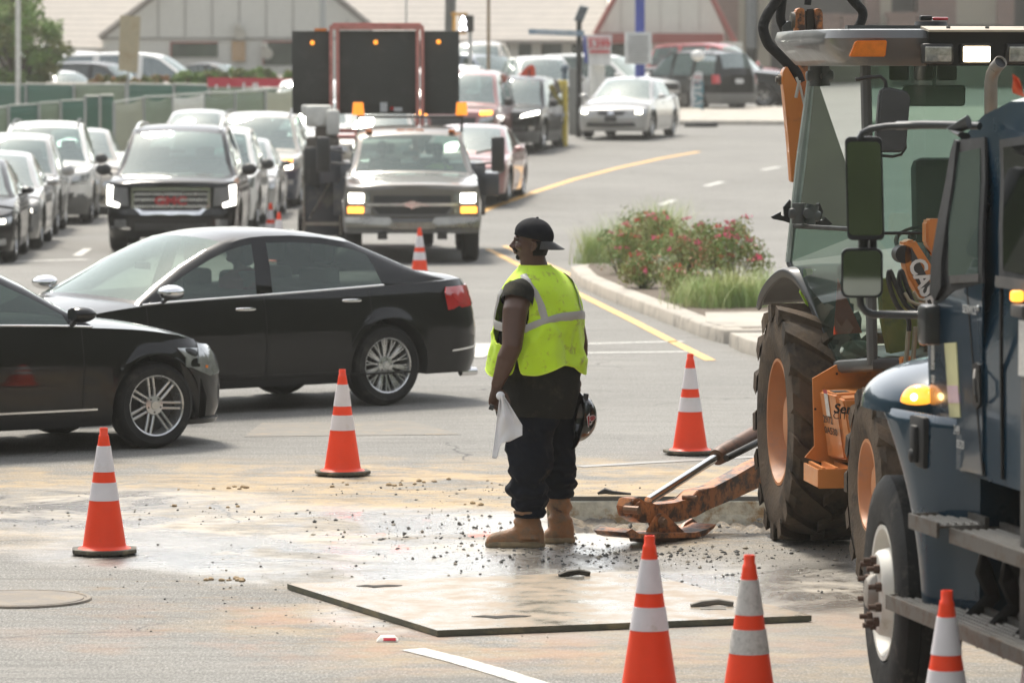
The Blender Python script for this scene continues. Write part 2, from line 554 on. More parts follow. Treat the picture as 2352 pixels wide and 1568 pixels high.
def build_ground():
    xs = sorted(set([-900, -300, -120, -60, -40] + [-30 + 1.0 * i for i in range(61)] + [PX0, PX1] + [40, 60, 120, 300, 900]))
    ys = sorted(set([-60, 0, 6] + [10 + 1.5 * i for i in range(95)] + [PY0, PY1, 170, 200, 260, 400, 900, 2500]))
    mb = MB()
    V = {}
    for i, x in enumerate(xs):
        for j, y in enumerate(ys):
            V[i, j] = mb.bm.verts.new((x, y, gz(x, y)))
    for i in range(len(xs) - 1):
        for j in range(len(ys) - 1):
            cx, cy = (xs[i] + xs[i + 1]) / 2, (ys[j] + ys[j + 1]) / 2
            if PX0 < cx < PX1 and PY0 < cy < PY1: continue
            mb.bm.faces.new([V[i, j], V[i + 1, j], V[i + 1, j + 1], V[i, j + 1]])
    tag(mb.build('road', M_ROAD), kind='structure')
    # walls of the dug strip: saw-cut concrete slab on the far side, with a darker asphalt lip
    mb = MB()
    n = 60
    dz = 0.225
    def wall(a, b_, flip=False):
        rows = []
        for k, (z, o) in enumerate(((0.0, 0.0), (-0.03, 0.004), (-0.035, 0.014), (-0.12, 0.01), (-dz, 0.02))):
            row = []
            for i in range(n + 1):
                t = i / n
                p = Vector(a).lerp(Vector(b_), t)
                nz = noise.noise(Vector((p.x * 3, p.y * 3, z * 14 + 5))) * 0.02 if k > 0 else noise.noise(Vector((p.x * 5, p.y, 1))) * 0.004
                row.append((p.x + o * (0.3 if flip else 0), p.y + (nz if not flip else 0) - (o if not flip else 0), z))
            rows.append(row)
        mb.grid(rows)
    wall((PX0, PY1, 0), (PX1, PY1, 0)); wall((PX0, PY0, 0), (PX0, PY1, 0), True); wall((PX1, PY0, 0), (PX1, PY1, 0), True); wall((PX0, PY0, 0), (PX1, PY0, 0))
    o = mb.build('cut_slab_edge', [M_CUT, mat('asphalt_lip', (0.12, 0.115, 0.105), 0.9, var=.3)], None, smooth=False, weld=False)
    for p in o.data.polygons:
        if p.center.z > -0.032: p.material_index = 1
    tag(o, kind='structure')
    mb = MB()
    rows = []
    for j in range(41):
        y = PY0 - 0.02 + (PY1 - PY0 + 0.04) * j / 40
        row = []
        for i in range(101):
            x = PX0 - 0.02 + (PX1 - PX0 + 0.04) * i / 100
            q = Vector((x * 4, y * 4, 0))
            z = -0.215 + 0.11 * abs(noise.fractal(q, 1.0, 2.0, 5)) + 0.17 * smooth((PY0 + 1.0 - y) / 1.1)
            row.append((x, y, min(z, -0.012)))
        rows.append(row)
    mb.grid(rows)
    tag(mb.build('trench_floor', M_SOIL), kind='structure')
build_ground()
def ribbon(name, pts, wd, m, z=0.004, step=1.0, kind='structure', world=False):
    """a painted stripe that follows the road"""
    W = [Vector(p) if world else G(*p) for p in pts]
    L_ = []
    for a, b_ in zip(W, W[1:]):
        k = max(1, int((b_ - a).length / step))
        L_ += [a.lerp(b_, i / k) for i in range(k)]
    L_.append(W[-1])
    mb = MB(); rows = []
    for i, p in enumerate(L_):
        t = (L_[min(i + 1, len(L_) - 1)] - L_[max(i - 1, 0)]); t.z = 0; t.normalize()
        s = Vector((-t.y, t.x, 0)) * wd / 2
        r = []
        for q in (p + s, p, p - s): r.append((q.x, q.y, gz(q.x, q.y) + z))
        rows.append(r)
    mb.grid(rows)
    return tag(mb.build(name, m), kind=kind)
def paint_mat(name, c, wear):
    m = mat(name, c, 0.6, var=0.1, scale=8, bump=0.2, bscale=120, dirt=(0.30, 0.29, 0.27), dirt_amt=wear, dscale=18)
    return m
M_YEL = paint_mat('yellow_road_paint', (0.78, 0.43, 0.10), 0.4)
M_WHT = paint_mat('white_road_paint', (0.62, 0.61, 0.56), 0.6)
M_WORN = paint_mat('worn_white_road_paint', (0.28, 0.265, 0.235), 1.0)
for dx in (0, 11):
    pass
near = [(1632, 828), (1560, 792), (1450, 735), (1345, 683), (1230, 628), (1120, 572)]
ribbon('yellow_line', near, 0.11, M_YEL)
ribbon('yellow_line', [(1290, 642), (1200, 601), (1122, 565)], 0.11, M_YEL).location.x = 0.26
ribbon('yellow_line', [(1085, 500), (1112, 484), (1160, 466), (1230, 441), (1320, 412), (1420, 386), (1520, 364), (1605, 349)], 0.16, M_YEL, 0.006)
ribbon('white_line', [(1060, 798), (1570, 784)], 0.13, M_WHT)
ribbon('white_line', [(1060, 815), (1580, 808)], 0.13, M_WHT)
for a, b_ in (((1452, 520), (1480, 504)), ((1518, 471), (1548, 460)), ((1620, 428), (1660, 418)), ((1750, 391), (1790, 384))):
    ribbon('lane_dash', [a, b_], 0.16, M_WHT, 0.006)
ribbon('stop_line', [(1052, 822), (1108, 790)], 0.5, M_WHT, 0.008)
ribbon('white_line', [(20, 601), (200, 596)], 0.25, M_WHT)
ribbon('lane_dash', [(176, 588), (202, 572)], 0.14, M_WHT, 0.006)
ribbon('white_line', [(948, 1491), (1050, 1516), (1150, 1545), (1260, 1580)], 0.13, M_WHT)
ribbon('white_line', [(1330, 1072), (1480, 1063), (1740, 1049)], 0.12, M_WORN)
ribbon('white_line', [(1455, 1360), (1500, 1352)], 0.10, M_WORN, 0.003)

# sheets of slightly different asphalt where the road has been patched
M_PATCH = mat('old_asphalt_patch', (0.225, 0.21, 0.185), 0.85, var=0.2, scale=5, bump=0.5, bscale=150, dirt=(0.33, 0.26, 0.18), dirt_amt=0.35, dscale=6)
def slab(name, pts, z, m):
    mb = MB(); mb.face([(*G(*p).xy, z) for p in pts]); return tag(mb.build(name, m), kind='structure')
slab('road_patch', [(600, 972), (940, 966), (1060, 998), (560, 1003)], 0.003, M_PATCH)

# kerbed island in the middle of the road
def island(name, poly, h, m_top, m_side, inner=None):
    mb = MB()
    n = len(poly)
    b0 = [(x, y, gz(x, y) - 0.02) for x, y in poly]
    cx = sum(p[0] for p in poly) / n; cy = sum(p[1] for p in poly) / n
    def ins(d, z):
        out = []
        for i, (x, y) in enumerate(poly):
            a = Vector(poly[i - 1]); c = Vector(poly[(i + 1) % n]); p = Vector((x, y))
            t = (c - a).normalized(); nrm = Vector((-t.y, t.x))
            if nrm.dot(Vector((cx, cy)) - p) < 0: nrm = -nrm
            q = p + nrm * d
            out.append((q.x, q.y, gz(x, y) + z))
        return out
    rows = [b0, ins(0.012, h - 0.02), ins(0.03, h), ins(0.24, h + 0.004)]
    mb.grid(rows, closed=True)
    mb.face(ins(0.24, h + 0.004), 1)
    return tag(mb.build(name, [m_side, m_top], smooth=True, ang=50), kind='structure')
M_MULCH = mat('mulch', (0.11, 0.085, 0.06), 0.95, var=0.5, scale=30, bump=1.0, bscale=40)
island('kerb_island', [(0.78, 57.6), (0.86, 55.0), (1.12, 52.2), (1.42, 49.6), (1.72, 47.0), (1.98, 44.6), (2.16, 43.6), (2.5, 43.5), (6.0, 44.6), (6.0, 48), (4.2, 51.5), (2.4, 56.5), (1.2, 58.6)], 0.145, M_MULCH, M_CONC)
island('pavement_apron', [(2.02, 44.9), (2.2, 43.9), (6.2, 44.3), (6.2, 47.3), (2.1, 46.6)], 0.155, M_CONC, M_CONC)
island('kerb_island', [(2.28, 42.2), (2.2, 43.2), (6.2, 43.4), (6.2, 40.9), (2.55, 40.6)], 0.14, M_CONC, M_CONC)
# far footpath and grass verge under the parked cars
island('footpath', [(4.6, 118), (2.5, 131), (5, 134), (30, 134), (30, 124), (12, 117)], 0.12, M_CONC, M_CONC)

# loose gravel and clods
def gravel():
    mb = MB(); rnd = random.Random(3)
    def stone(x, y, z, r):
        ax = Matrix.Rotation(rnd.uniform(0, 6.28), 3, 'Z') @ Matrix.Rotation(rnd.uniform(-.6, .6), 3, 'X')
        dims = (r, r * rnd.uniform(.6, 1), r * rnd.uniform(.35, .7))
        vs = []
        for q in ((1, 0, 0), (-1, 0, 0), (0, 1, 0), (0, -1, 0), (0, 0, 1), (0, 0, -1)):
            vs.append(mb.bm.verts.new(Vector((x, y, z + dims[2] * .5)) + ax @ Vector((q[0] * dims[0] * rnd.uniform(.7, 1.2), q[1] * dims[1] * rnd.uniform(.7, 1.2), q[2] * dims[2]))))
        mi = 0 if rnd.random() < .75 else 1
        for f in ((0, 2, 4), (2, 1, 4), (1, 3, 4), (3, 0, 4), (2, 0, 5), (1, 2, 5), (3, 1, 5), (0, 3, 5)):
            mb.bm.faces.new([vs[i] for i in f]).material_index = mi
    def spot(px, py, sx, sy, n, rlo, rhi):
        c = G(px, py)
        for _ in range(n):
            x, y = rnd.gauss(c.x, sx), rnd.gauss(c.y, sy)
            if PX0 < x < PX1 and PY0 < y < PY1: continue
            stone(x, y, 0, rlo + (rhi - rlo) * rnd.random() ** 4)
    spot(1040, 1215, .42, .8, 420, .003, .020)
    spot(1300, 1265, .55, .5, 420, .003, .020)
    spot(900, 1290, .8, 1.0, 160, .003, .013)
    spot(1700, 1300, .7, .6, 350, .003, .016)
    spot(1500, 1275, .35, .3, 260, .003, .022)
    spot(700, 1400, .5, .6, 160, .003, .012)
    spot(450, 1330, .5, .6, 110, .003, .012)
    spot(480, 1185, 1.0, .35, 130, .004, .014)
    spot(1050, 1125, .7, .3, 160, .004, .016)
    spot(200, 1180, .4, .4, 40, .004, .016)
    spot(1200, 1400, .9, .8, 60, .003, .010)
    spot(1900, 1260, .4, .5, 160, .003, .015)
    for _ in range(1500):       # rubble in the cut
        x = rnd.uniform(PX0, PX1); y = PY0 + abs(rnd.gauss(0, .55))
        if y < PY1: stone(x, y, -0.13 + .12 * smooth((PY0 + .7 - y) / .8), rnd.uniform(.006, .03))
    return tag(mb.build('gravel', [mat('dark_gravel', (.10, .10, .095), .9, var=.4), mat('pale_gravel', (.30, .27, .22), .9, var=.3)], smooth=False, weld=False),
               'loose dark gravel and crumbs scattered over the wet work area', 'gravel', kind='stuff')
gravel()
def clods():
    mb = MB(); rnd = random.Random(9)
    for px, py, n, s in ((1345, 1136, 0, 0), (520, 1334, 14, .045), (1870, 1126, 0, 0), (505, 1122, 8, .09), (860, 1115, 7, .12), (1115, 1160, 5, .1), (490, 1163, 4, .1), (980, 1107, 9, .1)):
        c = G(px, py)
        for _ in range(n):
            r = rnd.uniform(.007, .022)
            mb.ball((c.x + rnd.gauss(0, s * 1.6), c.y + rnd.gauss(0, s), r * .3), (r, r * .8, r * .6), 8, 5)
    o = mb.build('mud_clods', mat('mud', (.36, .26, .15), .8, var=.3, bump=1, bscale=80), weld=False)
    d = o.modifiers.new('d', 'DISPLACE'); t = bpy.data.textures.new('cl', 'CLOUDS'); t.noise_scale = .02; d.texture = t; d.strength = .014
    tag(o, 'small lumps of tan mud dropped across the road by the cones', 'mud', kind='stuff')
clods()
# flat black scrap on the edge of the cut
mb = MB()
c = G(1390, 1137); c.z = 0
mb.tube([c + Vector((-.05, 0, .012)), c + Vector((0, 0, .03)), c + Vector((.05, -.02, .02)), c + Vector((.17, -.03, .012))], [.008, .022, .014, .007], 8, ell=.7)
tag(mb.build('rubber_scrap', mat('rubber', (.03, .03, .03), .6)), 'black rubber scrap lying on the far lip of the dug strip', 'scrap')

# steel road plate with lifting slots and cable handles
def plate():
    A = Vector((-1.213, 22.9)); B = Vector((-.37, 20.98)); C = Vector((1.523, 21.56)); D_ = A + C - B
    r = empty('steel_road_plate', (B.x, B.y, 0), 0, 'large pale muddy steel plate lying flat on the road between the cones', 'steel plate')
    z0, z1 = 0.004, 0.034
    Msteel = mat('muddy_steel', (.30, .27, .22), .36, metal=0.0, var=.3, scale=5, bump=.25, bscale=30, dirt=(.27, .20, .13), dirt_amt=.75, dscale=5, spec=.7, rvar=.3)
    Medge = mat('steel_edge', (.10, .10, .07), .8, var=.3, scale=12, dirt=(.2, .17, .1), dirt_amt=.5)
    q = [p - B for p in (A, B, C, D_)]
    mb = MB(); mb.prism([(p.x, p.y) for p in q], z0, z1)
    o = mb.build('plate', [Msteel, Medge], r, smooth=False)
    for p in o.data.polygons: p.material_index = 0 if abs(p.normal.z) > .5 else 1
    dark = mat('slot_dark', (.02, .017, .013), .9)
    for px, py, L_ in ((868, 1360, .13), (1148, 1431, .16)):
        c = G(px, py).xy - B
        mb = MB()
        pts = [(-L_ * .9, 0), (-L_ * .5, .05), (-.02, .025), (L_ * .4, .06), (L_, .03), (L_ * .8, -.01), (L_ * .3, -.03), (-.02, -.07), (-L_ * .4, -.03)]
        mb.prism([(c.x + a, c.y + b_) for a, b_ in pts], z1 + .001, z1 + .003)
        mb.build('lifting_slot', dark, r)
    for px, py, L_, m in ((1320, 1337, .085, 'scrap_dark'), (1636, 1407, .11, 'scrap_grey')):
        c = G(px, py).xy - B
        mb = MB()
        mb.tube([(c.x - L_, c.y - .02, z1 + .004), (c.x - L_ * .5, c.y, z1 + .016), (c.x + L_ * .3, c.y + .02, z1 + .022), (c.x + L_, c.y + .01, z1 + .012)], [.014, .017, .017, .014], 8, ell=.8)
        mb.prism([(c.x - L_ * .6, c.y - .12), (c.x + L_ * .6, c.y - .13), (c.x + L_ * .6, c.y - .04), (c.x - L_ * .6, c.y - .05)], z1 + .001, z1 + .003)
        mb.build('lifting_lug', mat(m, (.17, .16, .14) if m == 'scrap_grey' else (.05, .045, .035), .6, metal=.5, var=.3), r)
plate()
# raised reflective road stud, round cover
c = G(890, 1471)
r = empty('road_stud', (c.x, c.y, 0), 0, 'small white road stud with a red reflector in front of the steel plate', 'road stud')
mb = MB(); mb.box((0, 0, .013), (.11, .1, .024), taper=(.62, .6), bev=.003); mb.build('body', mat('stud_white', (.7, .68, .62), .5), r)
mb = MB(); mb.box((.012, -.043, .0135), (.062, .006, .014), rot=Matrix.Rotation(R(-38), 3, 'X')); mb.build('reflector', mat('red_reflector', (.6, .03, .05), .2), r)
c = G(48, 1377)
r = empty('manhole_cover', (c.x, c.y, 0), 0, 'round rusty tan manhole cover at the lower left', 'manhole cover')
mb = MB(); mb.lathe([(0.001, .012), (.2, .012), (.33, .012), (.335, .006), (.345, .006), (.35, .012), (.37, .012), (.375, .002)], n=48)
mb.build('cover', mat('rusty_iron', (.17, .145, .115), .7, var=.25, bump=.6, bscale=40, dirt=(.24, .20, .15), dirt_amt=.6), r)
# ================================================================ CARS
M_TYRE = mat('tyre_rubber', (.018, .018, .018), .75, var=.2, bump=.3, bscale=60, dirt=(.05, .045, .04), dirt_amt=.3, dscale=5, spec=.25)
M_ALLOY = mat('alloy', (.62, .62, .61), .28, metal=.85, var=.05)
M_DARKMET = mat('dark_metal', (.07, .07, .07), .5, metal=.5)
M_CHROME = mat('chrome', (.8, .8, .8), .12, metal=1.0, var=.03)
M_TRIM = mat('black_plastic', (.03, .03, .03), .45, var=.15)
M_GREYTRIM = mat('grey_plastic', (.13, .13, .125), .6, var=.1)
M_CABIN = mat('dark_cabin', (.035, .035, .034), .85)
M_SEAT = mat('seat_fabric', (.075, .078, .072), .9)
M_SEAM = mat('door_seam', (.004, .004, .004), .8)
M_LENS = mat('headlight_lens', (.36, .37, .37), .12, metal=.6, coat=1.0, var=.3, scale=14)
M_LAMPON = mat('headlight_lit', (.9, .9, .85), .2, emis=(1.0, .93, .78), es=5.0)
M_DRL = mat('daytime_lamp', (.9, .9, .85), .2, emis=(1.0, .97, .88), es=3.0)
M_AMBERON = mat('amber_lamp_lit', (.9, .4, .05), .2, emis=(1.0, .33, .04), es=2.0)
M_AMBER = mat('amber_lens', (.75, .20, .02), .18, coat=1.0, var=.15, scale=20)
M_RED = mat('red_lens', (.45, .01, .015), .12, coat=1.0, var=.15)
M_PLATE = mat('number_plate', (.55, .56, .56), .5)
G_WIN = glass('car_glass', (.50, .60, .55), .25, .04)
G_WS = glass('windscreen_glass', (.50, .62, .58), .30, .10)
G_FAR = glass('far_windscreen', (.42, .54, .54), .45, .14)
G_TINT = glass('tinted_glass', (.12, .13, .13), .4, .05)
def paint(name, c, metal=.4, rough=.28, dirt=None, da=.3):
    return mat('paint_' + name, c, rough, metal=metal, coat=1.0, var=.04, scale=3, dirt=dirt, dirt_amt=da, rvar=.05)
P_BLACK = paint('black', (.003, .003, .0035), 0.0, .35); P_BLACK.node_tree.nodes['Principled BSDF'].inputs['Specular IOR Level'].default_value = .1; P_BLACK.node_tree.nodes['Principled BSDF'].inputs['Coat Weight'].default_value = .7
P_SILVER = paint('silver', (.36, .355, .34), .15, .35)
P_WHITE = paint('white', (.76, .75, .71), 0, .35)
P_MAROON = paint('dusty_maroon', (.30, .13, .12), .35, .35)
P_DKBLUE = paint('dark_blue', (.03, .04, .07), .3, .3)
P_PEWTER = paint('pewter', (.15, .135, .115), .3, .35)
P_TAN = paint('champagne', (.36, .33, .275), .15, .35)
P_RED = paint('red', (.42, .03, .03), .2, .3)

_WC = {}
def wheel_meshes(Rt, Rr, W, style):
    k = (Rt, Rr, W, style)
    if k in _WC: return _WC[k]
    h = W / 2
    mb = MB()
    n = 48 if style in ('fan', 'twin') else 28
    mb.lathe([(Rr * .93, -h * .9), (Rr + .012, -h * .98), (Rr + (Rt - Rr) * .5, -h * 1.02), (Rt - .02, -h * .88), (Rt - .004, -h * .6), (Rt, -h * .45), (Rt, -h * .2), (Rt - .007, -h * .18), (Rt - .007, -h * .12), (Rt, -h * .1), (Rt, h * .1), (Rt - .007, h * .12), (Rt - .007, h * .18), (Rt, h * .2), (Rt, h * .45), (Rt - .004, h * .6), (Rt - .02, h * .88), (Rr + (Rt - Rr) * .55, h * 1.02), (Rr + (Rt - Rr) * .5, h * .99), (Rr + .012, h * .98), (Rr * .97, h * .9), (Rr * .93, h * .5), (Rr * .93, -h * .9)], axis='y', n=n)
    t = mb.build('wheel', [M_TYRE], None, ang=30)
    mb = MB()
    y = h * .62
    mb.lathe([(Rr * .90, -h * .3), (Rr * .92, h * .6), (Rr * .955, h * .9), (Rr, h * .95), (Rr, h * .86), (Rr * .985, h * .8)], axis='y', n=n)
    mb.lathe([(.001, -h * .35), (Rr * .9, -h * .35)], axis='y', n=24, mi=1)
    mb.lathe([(.001, y + .012), (.03, y + .012), (.034, y + .004), (.07, y - .002), (.075, y - .03), (.075, -.02)], axis='y', n=24)
    def spoke(a, w0, w1, off=0.0, t=.022, y0=None, y1=None):
        rr = Matrix.Rotation(a, 3, 'Y')
        y0 = y - .012 if y0 is None else y0; y1 = h * .72 if y1 is None else y1
        r0, r1 = .05, Rr * .965
        vs = []
        for (r, wd, yy) in ((r0, w0, y0), ((r0 + r1) / 2, (w0 + w1) / 2, (y0 + y1) / 2 + .004), (r1, w1, y1)):
            vs.append([rr @ Vector((r, yy - t, off - wd / 2)), rr @ Vector((r, yy - .005, off - wd / 2)), rr @ Vector((r, yy, off - wd * .25)), rr @ Vector((r, yy, off + wd * .25)), rr @ Vector((r, yy - .005, off + wd / 2)), rr @ Vector((r, yy - t, off + wd / 2))])
        mb.grid(vs, True, True)
    if style == 'twin':
        for i in range(7):
            for s in (-1, 1): spoke(2 * PI * i / 7, .018, .02, s * .021)
    elif style == 'fan':
        for i in range(7):
            a = 2 * PI * i / 7
            spoke(a, .034, .012, 0)
            for s in (-1, 1):
                spoke(a + s * .13, .014, .013, s * .004); spoke(a + s * .27, .012, .012, -s * .02)
    elif style == 'truck':
        for i in range(8): spoke(2 * PI * i / 8, .05, .06, 0)
        mb.lathe([(.075, y), (Rr * .75, y - .01)], axis='y', n=n)
    else:
        for i in range(6 if style == 'six' else 5): spoke(2 * PI * i / (6 if style == 'six' else 5), .055, .05, 0)
    if style in ('twin', 'fan'):
        for i in range(5):
            a = 2 * PI * (i + .5) / 5
            c = Vector((math.cos(a) * .052, y - .004, math.sin(a) * .052))
            mb.cyl(c, c + Vector((0, .006, 0)), .008, n=10, mi=1)
    rm = mb.build('rim', [M_ALLOY, M_DARKMET], None, ang=30)
    res = (t.data, rm.data)
    bpy.data.objects.remove(t); bpy.data.objects.remove(rm)
    _WC[k] = res
    return res
def add_wheel(parent, x, y, z, Rt, Rr, W, style, side, steer=0):
    tm, rm = wheel_meshes(Rt, Rr, W, style)
    o = link('wheel', tm, parent, (x, y, z))
    o.rotation_euler = (0, random.uniform(0, 6), (0 if side > 0 else PI) + steer)
    o.rotation_mode = 'XYZ'
    link('rim', rm, o)
    return o

class Spec: pass
def make_spec(kind, L, W, H, **kw):
    s = Spec(); s.kind = kind; s.L, s.W, s.H = L, W, H
    s.Rt, s.Rr, s.tw = .335, .225, .22
    s.style = 'five'
    s.bowf, s.bowr, s.rcf, s.rcr = .10, .06, .30, .22
    s.tumble = .36
    s.clad = 0
    s.sill = .20
    s.rack = False
    if kind in ('sedan', 'coupe'):
        f = L / 4.85; g = H / 1.48
        s.ax = (1.47 * f, -1.30 * f)
        s.fx = [(.15, -.06), (.28, -.0), (.50, 0.0), (.62, -.03), (.72, -.09), (.80, -.18)]
        s.rx = [(.2, .05), (.35, 0.0), (.6, 0.0), (.8, .03), (.95, .07), (1.03, .11)]
        s.wz = [(.15, .93), (.22, .955), (.40, .985), (.60, 1.0), (.72, .995), (.85, .97), (.95, .945), (1.05, .91)]
        s.deck = [(-2.45 * f, .97), (-2.3 * f, 1.03), (-2.0 * f, 1.05 * g), (-1.2 * f, 1.02 * g), (-.3 * f, .985 * g), (.6 * f, .955 * g), (1.1 * f, .93 * g), (1.6 * f, .87 * g), (2.0 * f, .79 * g), (2.25 * f, .71 * g), (2.45 * f, .66 * g)]
        rows = [(1.12, .93, 1.12, 'p', 'p'), (1.06, .965, 1.08, 'p', 'w'), (.84, 1.08, .90, 'w', 'w'), (.58, 1.22, .70, 'w', 'w'), (.32, 1.34, .45, 'w', 'w'),
                (.14, 1.41, .25, 'w', 'r'), (.0, 1.445, .10, 'w', 'r'), (-.10, 1.46, -.02, 'p', 'r'), (-.24, 1.468, -.18, 'w', 'r'), (-.5, 1.468, -.5, 'w', 'r'), (-.78, 1.445, -.80, 'w', 'r'), (-.98, 1.41, -1.02, 'w', 'r'),
                (-1.08, 1.39, -1.16, 'w', 'w'), (-1.2, 1.34, -1.30, 'p', 'w'), (-1.45, 1.24, -1.5, 'p', 'w'), (-1.72, 1.13, -1.74, 'p', 'p'), (-1.98, 1.06, -1.98, 'p', 'p')]
        if kind == 'coupe':
            rows = [r if not (-.6 < r[0] < .05) else (r[0], r[1], r[2], 'w', r[4]) for r in rows]
        s.gh = [(a * f, b * g, c * f, d, e) for a, b, c, d, e in rows]
        s.nose_z = .66
    elif kind == 'suv':
        f = L / 4.8; g = H / 1.75
        s.ax = (1.50 * f, -1.32 * f)
        s.fx = [(.2, -.10), (.35, -.02), (.55, 0), (.8, -.01), (.95, -.05), (1.02, -.1), (1.15, -.14)]
        s.rx = [(.2, .05), (.4, 0), (.7, .01), (1.1, .04), (1.3, .07)]
        s.wz = [(.2, .93), (.35, .97), (.6, 1.0), (.85, 1.0), (1.0, .985), (1.15, .95), (1.3, .92)]
        s.deck = [(-2.4 * f, 1.06 * g), (-1 * f, 1.06 * g), (.9 * f, 1.04 * g), (1.3 * f, 1.03 * g), (1.8 * f, .99 * g), (2.15 * f, .94 * g), (2.4 * f, .90 * g)]
        rows = [(1.28, 1.05, 1.28, 'p', 'p'), (1.22, 1.08, 1.24, 'p', 'w'), (1.0, 1.25, 1.05, 'w', 'w'), (.8, 1.41, .88, 'w', 'w'), (.6, 1.56, .7, 'w', 'w'),
                (.48, 1.64, .58, 'w', 'r'), (.35, 1.69, .42, 'w', 'r'), (.1, 1.73, .12, 'p', 'r'), (-.05, 1.74, -.02, 'w', 'r'), (-.5, 1.75, -.5, 'w', 'r'), (-.95, 1.74, -.95, 'p', 'r'), (-1.1, 1.735, -1.12, 'w', 'r'),
                (-1.6, 1.72, -1.75, 'w', 'r'), (-2.0, 1.68, -2.1, 'p', 'w'), (-2.12, 1.5, -2.2, 'p', 'w'), (-2.22, 1.25, -2.27, 'p', 'p'), (-2.32, 1.065, -2.32, 'p', 'p')]
        s.gh = [(a * f, b * g, c * f, d, e) for a, b, c, d, e in rows]
        s.Rt, s.Rr, s.tw = .37, .235, .24
        s.tumble = .24
    elif kind == 'pickup':
        s.ax = (1.95, -1.85)
        s.fx = [(.25, -.10), (.40, 0), (.62, 0), (.66, -.06), (.9, -.06), (1.1, -.08), (1.22, -.14)]
        s.rx = [(.2, .05), (.4, 0), (1.3, 0)]
        s.wz = [(.2, .93), (.35, .97), (.6, 1.0), (.9, 1.0), (1.1, .98), (1.25, .945), (1.4, .94)]
        s.deck = [(-2.9, 1.28), (-.9, 1.28), (.95, 1.22), (1.25, 1.21), (1.9, 1.17), (2.4, 1.12), (2.8, 1.08)]
        rows = [(1.22, 1.21, 1.22, 'p', 'p'), (1.17, 1.24, 1.19, 'p', 'w'), (1.0, 1.38, 1.03, 'w', 'w'), (.84, 1.52, .9, 'w', 'w'), (.70, 1.65, .78, 'w', 'w'),
                (.60, 1.74, .68, 'w', 'r'), (.50, 1.80, .55, 'w', 'r'), (.25, 1.85, .28, 'w', 'r'), (-.05, 1.87, .0, 'p', 'r'), (-.2, 1.87, -.18, 'w', 'r'), (-.6, 1.86, -.62, 'p', 'r'), (-.72, 1.83, -.76, 'p', 'w'), (-.78, 1.5, -.8, 'p', 'w'), (-.82, 1.28, -.83, 'p', 'p')]
        f = L / 5.7; g = H / 1.88
        s.gh = [(a * f, b * g, c * f, d, e) for a, b, c, d, e in rows]
        s.deck = [(a * f, b * g) for a, b in s.deck]; s.ax = (s.ax[0] * f, s.ax[1] * f)
        s.Rt, s.Rr, s.tw = .39, .22, .25
        s.tumble = .20
        s.sill = .36
    for k, v in kw.items(): setattr(s, k, v)
    return s
class Shell:
    def __init__(s, sp):
        s.sp = sp
    def w(s, z): return s.sp.W / 2 * smooth_tab(s.sp.wz, z)
    def fx0(s, z): return s.sp.L / 2 + lerp_tab(s.sp.fx, z)
    def rx0(s, z): return -s.sp.L / 2 + lerp_tab(s.sp.rx, z)
    def front_x(s, y, z):
        w_ = s.w(z) * .965; q = min(1, abs(y) / w_)
        q0 = .62; t = max(0, (q - q0) / (1 - q0))
        return s.fx0(z) - s.sp.bowf * q * q - s.sp.rcf * (1 - math.sqrt(max(0, 1 - t * t)))
    def rear_x(s, y, z):
        w_ = s.w(z) * .965; q = min(1, abs(y) / w_)
        q0 = .7; t = max(0, (q - q0) / (1 - q0))
        return s.rx0(z) + s.sp.bowr * q * q + s.sp.rcr * (1 - math.sqrt(max(0, 1 - t * t)))
    def side_y(s, x, z):
        w_ = s.w(z)
        xe = s.fx0(z) - s.sp.bowf - s.sp.rcf; xr = s.rx0(z) + s.sp.bowr + s.sp.rcr
        if x > xe or x < xr:
            lo, hi = 0.0, w_ * .965
            f = s.front_x if x > xe else s.rear_x
            for _ in range(26):
                m = (lo + hi) / 2
                if (f(m, z) > x) == (x > xe): lo = m
                else: hi = m
            return lo
        # gentle barrel shape in plan
        k = min((xe - x) / 1.0, (x - xr) / 1.0, 1.0)
        y = w_ * (.965 + .035 * smooth(k))
        Ra = s.Ra
        for ax in s.sp.ax:
            d = math.hypot(x - ax, z - s.sp.Rt)
            y += .016 * math.exp(-((d - Ra) / .055) ** 2)
        return y
    @property
    def Ra(s): return s.sp.Rt + .055
    def deck(s, x): return smooth_tab(s.sp.deck, x)
    def top_z(s, x, y):
        return s.deck(x) + s.sp_crown(x) * (1 - min(1, (y / (s.sp.W / 2)) ** 2))
    def sp_crown(s, x): return .045
